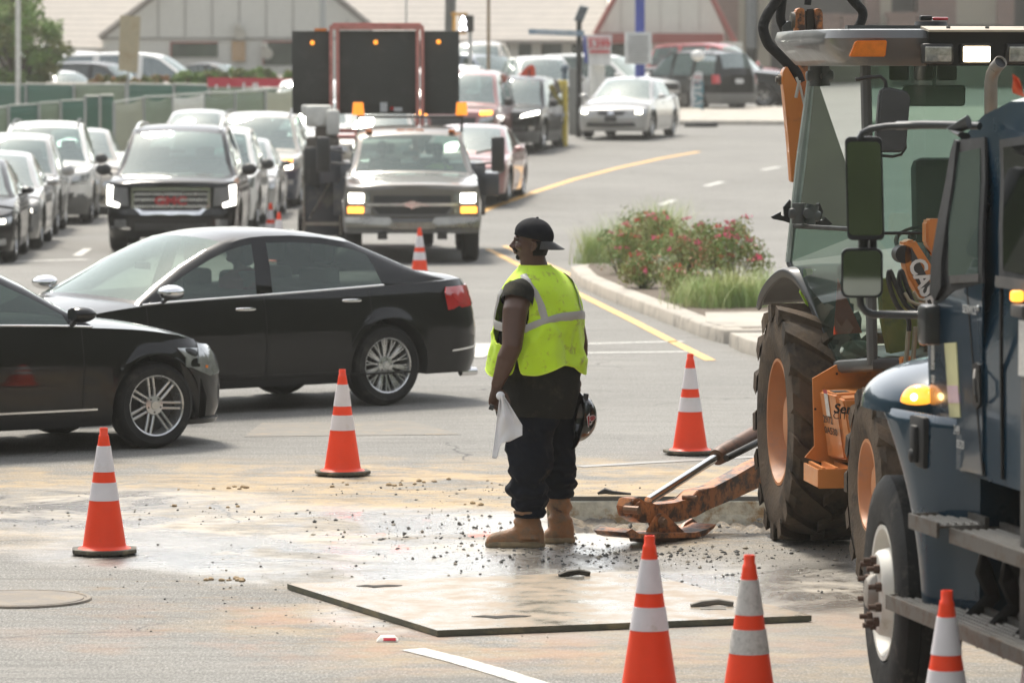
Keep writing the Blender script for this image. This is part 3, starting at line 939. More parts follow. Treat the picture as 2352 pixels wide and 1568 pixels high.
def build_car(name, label, cat, loc, head, sp, pm, group=None, front=(), rear=(), side=(), glassm=(G_FAR, G_WIN), mirrors=None, mirrorm=None,
              doors=True, seats=True, belt=None, plate=True, hood_seam=True, tilt=0.0, lowm=None, steer=0, handles=None, wheels=True, cut_bed=False, seam_front=None):
    z0 = gz(loc[0], loc[1])
    root = empty(name, (loc[0], loc[1], z0), head, label, cat, group, rot=(0, tilt, head))
    S = Shell(sp)
    Ra, Rt = S.Ra, sp.Rt
    bm_ = MB()
    # ---- perimeter
    per = []
    for q in (0, .2, .4, .55, .65, .74, .82, .89, .94, .975, .993, 1.0): per.append(('f', q))
    xa = S.fx0(.5) - sp.bowf - sp.rcf - .01
    xmin = min(S.fx0(z) for z in (.2, .4, .6, .8, 1.0, 1.2)) - sp.bowf - sp.rcf - .02
    xb = max(S.rx0(z) for z in (.2, .4, .6, .8, 1.0, 1.2)) + sp.bowr + sp.rcr + .02
    xs = set()
    k = 0
    x = xmin
    while x > xb: xs.add(round(x, 4)); x -= .12
    xs.add(round(xb, 4))
    for ax in sp.ax:
        xs = {q for q in xs if abs(q - ax) > Ra + .02}
        for i in range(25):
            a = PI * i / 24
            xs.add(round(ax + Ra * math.cos(a) * .9995, 4))
        xs.add(round(ax + Ra + .001, 4)); xs.add(round(ax - Ra - .001, 4))
    for q in sorted(xs, reverse=True): per.append(('s', q))
    for q in (1.0, .993, .975, .94, .88, .78, .6, .4, .2, 0): per.append(('r', q))
    NV = 16
    def bottom(x):
        z = sp.sill
        if x > sp.ax[0] + Ra: z = sp.sill - .02 + (.04 if sp.kind == 'pickup' else 0)
        if x < sp.ax[1] - Ra: z = sp.sill + .04
        for ax in sp.ax:
            if abs(x - ax) < Ra: z = max(z, Rt + math.sqrt(Ra * Ra - (x - ax) ** 2))
        return z
    sides = {}
    for sg in (1, -1):
        rows = []
        for t, q in per:
            if t == 's': x0 = q
            elif t == 'f': x0 = S.front_x(q * S.w(.7) * .965, .7)
            else: x0 = S.rear_x(q * S.w(.7) * .965, .7)
            zt = S.deck(x0)
            if t == 'f': zt = min(zt, lerp_tab(sp.deck, 99) + (S.deck(x0) - lerp_tab(sp.deck, 99)))
            zb = bottom(x0)
            row = []
            for v in range(NV + 1):
                f = v / NV
                z = zb + (zt - zb) * f
                if t == 's': p = (q, S.side_y(q, z) * sg, z)
                elif t == 'f':
                    y = q * S.w(z) * .965; p = (S.front_x(y, z), y * sg, z)
                else:
                    y = q * S.w(z) * .965; p = (S.rear_x(y, z), y * sg, z)
                row.append(p)
            # rolled edge at the top
            rows.append(row)
        bm_.grid(rows)
        sides[sg] = rows
    # lips inward along the bottom, and dark wheel wells
    for sg in (1, -1):
        r0 = []; r1 = []
        for (t, q), row in zip(per, sides[sg]):
            p = row[0]
            r0.append(p); r1.append((p[0], p[1] * .45 if t != 's' else p[1] - sg * (.42 if any(abs(p[0] - a) < Ra + .01 for a in sp.ax) else .08), p[2] + (.0)))
        bm_.grid([r0, r1], mi=1)
    # top surface (bonnet, boot and, hidden under the roof, the cabin floor)
    M_ = 12
    ghx0, ghx1 = sp.gh[0][0] - .02, sp.gh[-1][0] + .02
    trows = []
    for i in range(len(per)):
        pl, pr = sides[1][i][-1], sides[-1][i][-1]
        row = []
        for k in range(M_ + 1):
            t = 1 - 2 * k / M_
            t = math.copysign(abs(t) ** .8, t)
            y = pl[1] * t
            cr = .05 * (1 - t * t) * min(1, abs(pl[1]) / (sp.W / 2)) ** 1.2
            x = pl[0]
            edge = -.0 if abs(t) > .999 else .012 * (1 - abs(t) ** 8)
            row.append((x, y, pl[2] + cr + edge))
        trows.append(row)
    V = bm_.grid(trows)
    for f in bm_.bm.faces:
        c = f.calc_center_median()
        if ghx1 < c.x < ghx0 and f.material_index == 0 and c.z > S.deck(c.x) - .001 and abs(c.y) < S.side_y(c.x, S.deck(c.x)) - .10: f.material_index = 1
        if sp.clad and f.material_index == 0 and c.z < sp.clad + .001: f.material_index = 2
        if cut_bed and c.x < sp.gh[-1][0] and abs(c.y) < sp.W * .4 and c.z > S.deck(c.x): f.material_index = 1
    bm_.box(((sp.ax[0] + sp.ax[1]) / 2, 0, sp.sill + .12), (sp.L * .86, sp.W - .75, .2), mi=1)
    body = bm_.build('body', [pm, M_CABIN, lowm or M_GREYTRIM], root, ang=32)
    # ---- glasshouse
    gh = sp.gh
    B = []; Rr_ = []
    bz0 = S.deck(0)
    for (rx, rz, bx, sk, tk) in gh:
        zb = S.deck(bx) - .006
        yb = S.side_y(bx, min(zb, 1.3)) - .035
        B.append(Vector((bx, yb, zb)))
        dz = max(0, rz - zb)
        yr = yb - sp.tumble * dz - .07 * smooth(min(1, (gh[0][0] - rx) / .25, (rx - gh[-1][0]) / .25) if True else 1) * .6
        Rr_.append(Vector((rx, yr, rz)))
    gm = MB(); gl_side = {}; gl_top = {}
    def ring(i, sg):
        b, r = B[i], Rr_[i]
        L_ = (r - b).length
        d0 = min(.022, L_ * .2); d1 = min(.06, L_ * .35)
        u = (r - b).normalized() if L_ > 1e-6 else Vector((0, 0, 1))
        pts = [b, b + u * d0 + Vector((0, .008, 0)), b + u * (L_ * .5) + Vector((0, .02 * min(1, L_ / .4), 0)), r - u * d1 + Vector((0, .008, 0)), r]
        return [Vector((p.x, p.y * sg, p.z)) for p in pts]
    for sg in (1, -1):
        grp = 0; prev = 'p'
        for i in range(len(gh) - 1):
            a, b = ring(i, sg), ring(i + 1, sg)
            k_ = gh[i][3]
            for j in range(4):
                q = [a[j], a[j + 1], b[j + 1], b[j]]
                if k_ == 'w' and j in (1, 2): gl_side.setdefault((sg, grp), []).append(q)
                else:
                    try: gm.face(q)
                    except Exception: pass
            if k_ != 'w': grp += 1
    NT = 14
    def cross(i):
        r = Rr_[i]; out = []
        m = min(.07 / max(r.y, .1), .4)
        ts = [1, 1 - m] + [(1 - m) * (1 - 2 * k / (NT - 1)) for k in range(1, NT - 1)] + [-(1 - m), -1]
        tk = gh[i][4]
        for t in ts:
            bow = 0.0
            front_side = r.x > 0
            hz_ = (r.z - S.deck(r.x)) / max(.1, sp.H - S.deck(r.x))
            if front_side: bow = .13 * (1 - smooth(max(0, (gh[4][0] - r.x) / .6))) if r.x < gh[4][0] else .13
            else: bow = -.08 if tk in ('w', 'p') and i > 9 else 0
            out.append(Vector((r.x + bow * (1 - t * t), r.y * t, r.z + .035 * (1 - t * t) + (.02 * (1 - abs(t) ** 6)) * min(1, hz_ * 2))))
        return out
    grp = 0
    for i in range(len(gh) - 1):
        a, b = cross(i), cross(i + 1)
        k_ = gh[i][4]
        for j in range(len(a) - 1):
            q = [a[j], a[j + 1], b[j + 1], b[j]]
            if k_ == 'w' and 0 < j < len(a) - 2: gl_top.setdefault(grp, []).append(q)
            else: gm.face(q)
        if k_ != 'w': grp += 1
    gm.build('roof', [pm, M_TRIM], root, ang=40)
    for j, (key, qs) in enumerate(sorted(gl_top.items(), key=lambda kv: kv[0])):
        mb = MB()
        for q in qs: mb.face(q)
        mb.build('windscreen' if qs[0][0].x > 0 else 'rear_window', glassm[0] if qs[0][0].x > 0 else glassm[1], root)
    for key, qs in gl_side.items():
        mb = MB()
        for q in qs: mb.face(q)
        mb.build('side_window', glassm[1], root)
    # ---- seats behind the glass
    zb = S.deck(0)
    if seats:
        mb = MB()
        rows_ = ((-.05 * sp.L / 4.8 - .1, .37), (-.05 * sp.L / 4.8 - .1, -.37)) + (() if sp.kind == 'pickup' and sp.L < 5 else ((-.95 if sp.kind != 'pickup' else -.45, .36), (-.95 if sp.kind != 'pickup' else -.45, -.36)))
        for sx_, sy_ in rows_:
            mb.box((sx_, sy_, zb + .02), (.14, .46, .34), bev=.04)
            mb.box((sx_ - .03, sy_, zb + .02 + .30 * min(1, (sp.H - zb) / .5)), (.09, .26, .17), bev=.035)
        mb.build('seats', M_SEAT, root)
        mb = MB()
        xw = gh[1][0]
        c = Vector((xw - .55, .37, zb + .02))
        mb.lathe([(.16, -.012), (.172, 0), (.16, .012), (.148, 0), (.16, -.012)], axis='x', n=20)
        for v in mb.bm.verts: v.co = Matrix.Rotation(R(-25), 3, 'Y') @ v.co + c
        mb.build('steering_wheel', M_TRIM, root)
        mb = MB(); mb.box((gh[3][0] - .02, 0, gh[3][1] + .0), (.02, .24, .06), bev=.01); mb.build('inner_mirror', M_TRIM, root)
    # ---- wheels
    if wheels:
        for i, ax in enumerate(sp.ax):
            for sg in (1, -1):
                yy = S.side_y(ax, Rt + .5) * 0 + sp.W / 2 * .995 - sp.tw / 2 - .03
                add_wheel(root, ax, yy * sg, Rt, Rt, sp.Rr, sp.tw, sp.style, sg, steer if i == 0 else 0)
    # ---- maps for trim
    def FF(): return Fn(lambda y, z: (S.front_x(y, z), y, z), lambda p: Vector((1, .35 * (1 if p[1] > 0 else -1), 0)))
    def RF(): return Fn(lambda y, z: (S.rear_x(y, z), y, z), lambda p: Vector((-1, .35 * (1 if p[1] > 0 else -1), 0)))
    def SF(sg): return Fn(lambda x, z: (x, S.side_y(x, z) * sg, z), lambda p: Vector((0, sg, 0)))
    root_fns = (FF(), RF(), SF(1), SF(-1))
    for spec in front:
        nm, poly, m_ = spec[:3]; th = spec[3] if len(spec) > 3 else .012
        mir = spec[4] if len(spec) > 4 else True
        for sg in ((1, -1) if mir else (1,)):
            patch([(y * sg, z) for y, z in poly][::sg], root_fns[0], m_, nm, root, 0.0, th, .08)
    for spec in rear:
        nm, poly, m_ = spec[:3]
        for sg in ((1, -1) if (len(spec) < 5 or spec[4]) else (1,)):
            patch([(y * sg, z) for y, z in poly][::sg], root_fns[1], m_, nm, root, 0.0, .012, .08)
    for spec in side:
        nm, poly, m_ = spec[:3]; th = spec[3] if len(spec) > 3 else .01
        for sg in (1, -1): patch(poly if sg > 0 else poly[::-1], root_fns[2] if sg > 0 else root_fns[3], m_, nm, root, 0.0, th, .10)
    # doors: raised skins over a dark seam
    if doors:
        g_ = [r for r in gh]
        xA = seam_front if seam_front is not None else gh[1][2] - .02
        xBp = [gh[i][2] for i in range(len(gh)) if gh[i][3] == 'p' and 0 < i < len(gh) - 4]
        xB_ = next((v for v in xBp if v < gh[2][2] - .3), -.1) - .05
        xC = sp.ax[1] + Ra + .02
        zlo = sp.sill + .10
        drs = [(xA, xB_)] + ([(xB_, sp.ax[1] + .18)] if sp.kind not in ('coupe',) and not (sp.kind == 'pickup' and sp.L < 5) else [])
        for (x1, x0) in drs:
            for sg in (1, -1):
                def top(x): return S.deck(x) - .012
                n_ = 8
                def edge_lo(x):
                    d = abs(x - sp.ax[1])
                    return max(zlo, Rt + math.sqrt((Ra + .05) ** 2 - d * d)) if d < Ra + .05 else zlo
                xs_ = [x0 + (x1 - x0) * i / 14 for i in range(15)]
                poly = [(x, edge_lo(x)) for x in xs_] + [(x1, top(x1))] + [(x, top(x)) for x in reversed(xs_[:-1])]
                # seam outline
                ins = .0045
                cx = sum(p[0] for p in poly) / len(poly); cz = sum(p[1] for p in poly) / len(poly)
                fn = root_fns[2] if sg > 0 else root_fns[3]
                mb = MB()
                def strip(ptsL):
                    rows = [[], []]
                    for i, (x, z) in enumerate(ptsL):
                        a = ptsL[max(0, i - 1)]; b = ptsL[min(len(ptsL) - 1, i + 1)]
                        tx, tz = b[0] - a[0], b[1] - a[1]; l = math.hypot(tx, tz) or 1
                        nx, nz = -tz / l * ins, tx / l * ins
                        for r_, s_ in ((0, 1), (1, -1)):
                            q = Vector(fn(x + nx * s_, z + nz * s_)); q.y += sg * .0022; rows[r_].append(q)
                    mb.grid(rows)
                strip([(x1, zlo + (top(x1) - zlo) * i / 8) for i in range(9)])
                if x0 != drs[-1][1] or True:
                    strip([(x0, edge_lo(x0) + (top(x0) - edge_lo(x0)) * i / 8) for i in range(9)])
                strip([(x, edge_lo(x)) for x in xs_])
                d_ = mb.build('door', M_SEAM, root, weld=False)
                # handle
                hx = x0 + .17; hz_ = top(hx) - .085
                mb = MB()
                pts = []
                for i in range(7):
                    t = i / 6; xx = hx - .07 + .19 * t
                    pts.append((xx, (S.side_y(xx, hz_) + .010 + .020 * math.sin(PI * t)) * sg, hz_ + .004 * t))
                mb.tube(pts, [.009, .013, .014, .014, .014, .013, .009], 8, ell=.6)
                mb.build('handle', handles or pm, d_)
    if belt:
        for sg in (1, -1):
            mb = MB()
            i1 = next(i for i in range(len(gh)) if gh[i][3] == 'w'); i2 = max(i for i in range(len(gh)) if gh[i][3] == 'w') + 2
            pts = [Vector((B[i].x, (B[i].y + .010) * sg, B[i].z + .012)) for i in range(max(0, i1 - 1), min(i2, len(gh)))]
            mb.tube(pts, .009, 6); mb.build('belt_trim', belt, root)
    # mirrors
    if mirrors is not False:
        mx_, mz_ = gh[2][2] + .0, S.deck(gh[2][2]) + .10
        big = sp.kind in ('suv', 'pickup')
        for sg in (1, -1):
            yb = S.side_y(mx_, .8) - .02
            mb = MB()
            if mirrors == 'tow':
                mb.box((mx_, (yb + .30) * sg, mz_ + .20), (.10, .20, .52), bev=.03)
                mb.tube([(mx_, (yb - .03) * sg, mz_ + .05), (mx_, (yb + .25) * sg, mz_ + .08)], .018, 8)
                mb.tube([(mx_, (yb - .03) * sg, mz_ + .22), (mx_, (yb + .25) * sg, mz_ + .28)], .018, 8)
            else:
                hh = .095 if big else .075
                mb.ball((mx_, (yb + .13) * sg, mz_), (.075 if big else .12, .105 if not big else .125, hh if big else .060), 16, 10)
                for v in mb.bm.verts:
                    if v.co.x < mx_ - (.035 if big else .07): v.co.x = mx_ - (.035 if big else .07)
                    v.co.y += .0
                mb.tube([(mx_, (yb - .01) * sg, mz_ - .08), (mx_ - .01, (yb + .08) * sg, mz_ - .04)], .022, 8, ell=1.0)
            mb.build('wing_mirror', mirrorm or pm, root)
    if plate:
        patch([(-.15, .42), (.15, .42), (.15, .54), (-.15, .54)], root_fns[0], M_PLATE if plate is True else plate, 'number_plate', root, 0.012, .006, .1)
    if sp.rack:
        for sg in (1, -1):
            mb = MB(); pts = []
            for i in range(len(gh)):
                if gh[i][4] == 'r' and gh[i][0] < .4: pts.append(Vector((Rr_[i].x, (Rr_[i].y - .07) * sg, Rr_[i].z + .075)))
            pts = [pts[0] - Vector((-.08, 0, .05))] + pts + [pts[-1] - Vector((.08, 0, .05))]
            mb.tube(pts, .018, 8); mb.build('roof_rail', M_CHROME if sp.rack == 'c' else M_TRIM, root)
    root['_S'] = 0
    del root['_S']
    return root, S
def place(px, D, sp, head_deg):
    """centre of a car whose front centre stands at depth D under screen column px; head_deg 0 = driving towards the camera"""
    h = R(head_deg)
    fx_, fy_ = math.sin(h), -math.cos(h)        # + turns its nose to the right of the picture
    X = (px - 1176) / FPX * D
    return (X - fx_ * sp.L / 2, D - fy_ * sp.L / 2), math.atan2(fy_, fx_)
def band(y0, z0, y1, z1): return [(y0, z0), (y1, z0), (y1, z1), (y0, z1)]
# ---------------------------------------------------------------- the two black saloons in the crossing
def hero_chrysler():
    sp = make_spec('sedan', 4.82, 1.84, 1.445, Rt=.338, Rr=.232, tw=.225, style='fan', sill=.21, rcr=.36, bowr=.12)
    sp.ax = (1.47, -1.295)
    th = R(36)
    f = Vector((-math.cos(th), -math.sin(th)))
    near = Vector((-1.085, 35.6))
    left_out = Vector((f.y, -f.x))           # points to the near (camera) side: the car's left
    lft = Vector((-f.y, f.x))
    rear_ax = near - lft * (sp.W / 2 - .13)
    c = rear_ax - f * sp.ax[1]
    front = [('headlight', [(.55, .60), (.84, .60), (.86, .70), (.62, .72)], M_LENS, .01), ('grille', band(-.45, .50, .45, .66), M_TRIM, .01, False),
             ('fog_lamp', band(.6, .3, .75, .38), M_LENS, .008)]
    rear = [('tail_light', [(.50, .84), (.80, .80), (.885, .78), (.885, .93), (.83, .97), (.52, .98)], M_RED)]
    o, S = build_car('black_saloon', 'black four-door saloon with chrome mirror and red tail light, driving left', 'car', (c.x, c.y), math.atan2(f.y, f.x), sp, P_BLACK,
              front=front, rear=rear, glassm=(glass('clear_windscreen', (.62, .78, .70), .30, .0), glass('saloon_glass', (.72, .82, .76), .14, .02)), belt=M_CHROME, mirrorm=M_CHROME, handles=M_CHROME, plate=False)
    # lower chrome line on the rear bumper and side crease
    for sg in (1, -1):
        fn = Fn(lambda x, z: (x, S.side_y(x, z) * sg, z), lambda p: Vector((0, sg, 0)))
        patch([(-2.30, .455), (-1.95, .43), (-1.95, .445), (-2.30, .475)], fn, M_CHROME, 'bumper_trim', o, .0, .006, .05)
        patch([(-1.62, .27), (1.05, .27), (1.05, .285), (-1.62, .285)], fn, P_BLACK, 'sill_strip', o, .0, .012, .2)
        # side part of the tail light
        patch([(-2.20, .80), (-2.02, .84), (-1.94, .93), (-2.02, .965), (-2.22, .965)][::sg], fn, M_RED, 'tail_light', o, .0, .014, .05)
    mb = MB(); mb.tube([(-2.3, .5, .22), (-2.46, .5, .22)], .035, 12); mb.build('exhaust_tip', M_CHROME, o)
    return o, S
chry, S_ch = hero_chrysler()
def hero_merc():
    sp = make_spec('sedan', 4.62, 1.80, 1.45, Rt=.322, Rr=.226, tw=.225, style='twin', sill=.19,
                   deck=[(-2.4, .95), (-1.9, 1.03), (-1.2, 1.0), (-.3, .965), (.6, .935), (1.0, .915), (1.5, .875), (1.9, .80), (2.12, .73), (2.35, .62)],
                   bowf=.16, rcf=.36, ax=(1.55, -1.21))
    th = R(33)
    f = Vector((math.cos(th), math.sin(th)))
    near = Vector((-2.675, 31.54))
    rgt = Vector((f.y, -f.x))                # near side is the car's right
    front_ax = near - rgt * (sp.W / 2 - .13)
    c = front_ax - f * sp.ax[0]
    front = [('headlight', [(.56, .55), (.80, .52), (.868, .60), (.86, .74), (.70, .71), (.55, .66)], M_LENS, .012),
             ('grille', band(-.40, .42, .40, .66), M_TRIM, .01, False), ('bumper_lip', [(0, .17), (.84, .18), (.84, .215), (0, .20)], P_BLACK, .03)]
    o, S = build_car('black_saloon', 'black saloon with silver twin-spoke wheels, its front half entering from the left edge', 'car', (c.x, c.y), math.atan2(f.y, f.x), sp, P_BLACK,
              front=front, glassm=(glass('clear_windscreen', (.62, .78, .70), .30, .0), G_WIN), belt=M_CHROME, handles=P_BLACK, plate=False, seam_front=.93)
    for sg in (1, -1):
        fn = Fn(lambda x, z: (x, S.side_y(x, z) * sg, z), lambda p: Vector((0, sg, 0)))
        patch([(1.98, .585), (2.13, .56), (2.13, .60), (2.00, .635)][::sg], fn, M_AMBER, 'side_marker', o, .0, .008, .05)
        patch([(-.9, .31), (1.05, .31), (1.05, .325), (-.9, .325)], fn, M_CHROME, 'side_trim', o, .0, .006, .2)
        patch([(1.90, .62), (2.10, .58), (2.10, .74), (1.93, .76)][::sg], fn, M_LENS, 'headlight', o, .0, .010, .04)
        # chrome surround rising along the windscreen pillar
    return o
hero_merc()

# ---------------------------------------------------------------- traffic queue
def hl(y0, z0, y1, z1, m=None): return ('headlight', [(y0, z0), (y1, z0 + .02), (y1 + .01, z1), (y0 + .02, z1 - .02)], m or M_LENS, .015)
def std_front(sp, lit=False, grille_h=None, dark=M_TRIM, chrome=False, z=None):
    w2 = sp.W / 2
    z = z or {'sedan': .60, 'coupe': .60, 'suv': .80, 'pickup': .92}[sp.kind]
    h = .10 if sp.kind in ('sedan', 'coupe') else .15
    L_ = [('headlight', [(w2 * .58, z - h * .5), (w2 * .90, z - h * .35), (w2 * .93, z + h * .8), (w2 * .62, z + h * .4)], M_LENS, .012),
          ('grille', [(0, z - h * .8), (w2 * .5, z - h * .7), (w2 * .54, z + h * .5), (0, z + h * .55)], dark, .01),
          ('lower_grille', [(0, z - .34), (w2 * .6, z - .33), (w2 * .66, z - .22), (0, z - .21)], dark, .008),
          ('fog_lamp', [(w2 * .70, z - .33), (w2 * .84, z - .32), (w2 * .84, z - .23), (w2 * .70, z - .24)], M_LENS, .008)]
    if lit: L_.append(('headlight_bulb', [(w2 * .66, z - h * .2), (w2 * .82, z - h * .15), (w2 * .82, z + h * .4), (w2 * .66, z + h * .3)], M_LAMPON, .02))
    if chrome: L_.append(('grille_bar', [(0, z - .02), (w2 * .5, z - .01), (w2 * .5, z + .02), (0, z + .02)], M_CHROME, .02))
    return L_
QG = 'cars queuing in the oncoming lanes'
def yukon():
    sp = make_spec('suv', 5.18, 2.04, 1.89, Rt=.39, Rr=.26, clad=0, rack='c', sill=.26, bowf=.07, rcf=.2,
                   fx=[(.2, -.12), (.38, -.0), (.62, 0), (.66, -.03), (1.05, -.04), (1.15, -.10), (1.25, -.18)])
    sp.deck = [(-2.6, 1.17), (-1, 1.17), (.9, 1.15), (1.4, 1.15), (1.9, 1.13), (2.3, 1.10), (2.6, 1.05)]
    c, h = place(392, 65.0, sp, 1)
    w2 = 1.02
    front = [('headlight', [(.64, .72), (.95, .74), (.95, 1.02), (.66, 1.0)], mat('headlight_dark', (.2, .2, .2), .1, coat=1), .012),
             ('daytime_lamp', [(.80, .70), (.965, .74), (.965, .82), (.78, .76)], M_DRL, .022), ('daytime_lamp', [(.90, .78), (.965, .80), (.965, 1.04), (.88, 1.03)], M_DRL, .022),
             ('grille', [(0, .62), (.45, .62), (.58, .72), (.58, .98), (0, .98)], M_TRIM, .014),
             ('grille_surround', [(0, .96), (.56, .96), (.60, .93), (.60, 1.0), (0, 1.01)], M_CHROME, .028),
             ('grille_surround', [(0, .59), (.45, .59), (.60, .70), (.60, .93), (.555, .93), (.555, .73), (.43, .635), (0, .635)], M_CHROME, .028),
             ('grille_bar', band(0, .70, .54, .74), M_ALLOY, .03), ('grille_bar', band(0, .80, .55, .84), M_ALLOY, .03), ('grille_bar', band(0, .89, .55, .92), M_ALLOY, .03),
             ('fog_lamp', band(.68, .40, .86, .52), M_LENS, .01), ('fog_trim', [(.62, .37), (.94, .39), (.94, .42), (.62, .40)], M_CHROME, .016), ('lower_grille', band(0, .36, .55, .46), M_TRIM, .01)]
    o, S = build_car('black_suv', 'large black chrome-grilled SUV at the head of the queue, white daytime lamps lit', 'car', c, h, sp, P_BLACK, front=front, group=QG, rear=(), plate=False, handles=M_CHROME, mirrorm=M_TRIM)
    M = frame((S.front_x(0, .8) + .035, 0, .80), (0, 1, 0), (0, 0, 1))
    text_mesh('GMC', 'badge', mat('badge_red', (.45, .03, .04), .3), o, .17, M, .012, bold=.006, sx=1.3)
    return o
yukon()
def simple(name, label, kind, px, D, deg, pm, L, W, H, lit=False, group=QG, clad=0, rack=False, glassm=(G_FAR, G_WIN), chrome=False, mirrorm=None, style='five', seats=True, extra=(), plate=True, **kw):
    sp = make_spec(kind, L, W, H, clad=clad, rack=rack, style=style, **kw)
    c, h = place(px, D, sp, deg)
    return build_car(name, label, 'car' if kind != 'pickup' else 'pickup truck', c, h, sp, pm, group=group, front=std_front(sp, lit, chrome=chrome) + list(extra), glassm=glassm, mirrorm=mirrorm, plate=plate, seats=seats,
                     rear=[('tail_light', [(W * .36, H * .5), (W * .45, H * .5), (W * .45, H * .62), (W * .36, H * .62)], M_RED)])[0]
simple('black_car', 'black car cut off at the far left edge behind the entering saloon', 'sedan', -112, 61.3, 3, P_BLACK, 4.7, 1.82, 1.46, lit=True)
simple('silver_saloon', 'silver saloon with a lit headlight, second from the left edge of the queue', 'sedan', -40, 66.0, 3, P_SILVER, 4.7, 1.80, 1.46, lit=True)
simple('silver_suv', 'silver SUV with grey mirror right behind the silver saloon', 'suv', 4, 71.5, 3, P_SILVER, 4.6, 1.86, 1.66, extra=())
simple('white_suv', 'white SUV with black mirror left of the big black SUV', 'suv', 92, 77.0, 3, P_WHITE, 4.6, 1.88, 1.80, mirrorm=M_TRIM, rack='b', clad=.5)
simple('champagne_car', 'champagne car half hidden between the white SUV and the big black SUV', 'sedan', 172, 82.5, 3, P_TAN, 4.6, 1.80, 1.60)
simple('white_suv', 'white SUV with dark mirror showing just right behind the big black SUV', 'suv', 470, 74.4, 0, P_WHITE, 4.3, 1.84, 1.74, mirrorm=M_TRIM)
simple('silver_car', 'silver car with dark mirror squeezed behind the second white SUV', 'sedan', 526, 79.2, 0, P_SILVER, 4.5, 1.80, 1.47, mirrorm=M_TRIM)
sp_ = make_spec('suv', 5.1, 2.0, 1.84, rack='b', clad=.80)
c_, h_ = place(574, 84.3, sp_, -1)
build_car('two_tone_suv', 'tall cream and dark blue SUV with one lit amber headlight, left of the work pickup', 'car', c_, h_, sp_, P_TAN, group=QG, mirrorm=M_TRIM, lowm=P_DKBLUE,
          front=std_front(sp_, True) + [('indicator', [(.60, .90), (.82, .91), (.82, .97), (.60, .96)], M_AMBERON, .02)])
simple('silver_car', 'pale silver car far back behind the big black SUV roof', 'sedan', 425, 92.0, -3, P_SILVER, 4.6, 1.8, 1.62)
simple('white_car', 'white car seen in the gap left under the message board', 'sedan', 715, 97.5, -3, P_WHITE, 4.6, 1.8, 1.47)
simple('white_van', 'white vehicle nose peeking out left of the black message board', 'suv', 690, 107, -3, P_WHITE, 4.8, 1.9, 1.75)
simple('cream_car', 'cream car seen under the middle of the message board', 'sedan', 855, 91.5, -3, P_TAN, 4.7, 1.82, 1.50)
simple('white_pickup', 'white pickup with chrome grille under the right side of the message board', 'pickup', 1010, 104, -5, P_WHITE, 5.4, 1.95, 1.82, chrome=True)
simple('maroon_suv', 'tall dusty maroon SUV right of the message board, amber light glowing', 'suv', 1040, 96, -8, P_MAROON, 4.9, 1.95, 1.90, mirrorm=M_TRIM,
       extra=[('indicator', [(.60, .93), (.85, .94), (.85, 1.03), (.60, 1.02)], M_AMBERON, .02)])
simple('maroon_saloon', 'dusty maroon coupe directly right behind the work pickup', 'coupe', 1050, 80.5, -6, P_MAROON, 4.75, 1.86, 1.42, glassm=(G_FAR, G_TINT))
sp_ = make_spec('suv', 4.55, 1.82, 1.68, clad=.45)
c_, h_ = place(1150, 98.5, sp_, -10)
build_car('black_suv', 'small black SUV with slanted white headlight in front of the yellow bollards', 'car', c_, h_, sp_, P_BLACK, group=QG, mirrorm=M_TRIM, glassm=(G_FAR, G_TINT),
          front=std_front(sp_)[1:] + [('headlight', [(.45, .76), (.84, .84), (.84, .93), (.48, .83)], M_DRL, .02)])
sp_ = make_spec('sedan', 4.80, 1.80, 1.47)
c_, h_ = place(1402, 104.6, sp_, -13)
build_car('silver_saloon', 'silver saloon with both headlights lit rounding the bend alone', 'car', c_, h_, sp_, P_SILVER, group='cars on the far bend', glassm=(glass('pale_windscreen', (.6, .72, .68), .5, .12), G_WIN),
          front=[('headlight', [(.52, .60), (.80, .58), (.85, .70), (.60, .70)], M_LENS, .012), ('headlight_bulb', [(.60, .61), (.74, .61), (.74, .69), (.60, .69)], M_LAMPON, .02),
                 ('grille', [(0, .56), (.30, .58), (.36, .66), (0, .66)], M_TRIM, .012), ('lower_grille', [(0, .28), (.62, .30), (.58, .40), (0, .38)], M_TRIM, .012), ('badge', band(0, .59, .07, .66), M_CHROME, .022)], plate=M_TRIM)

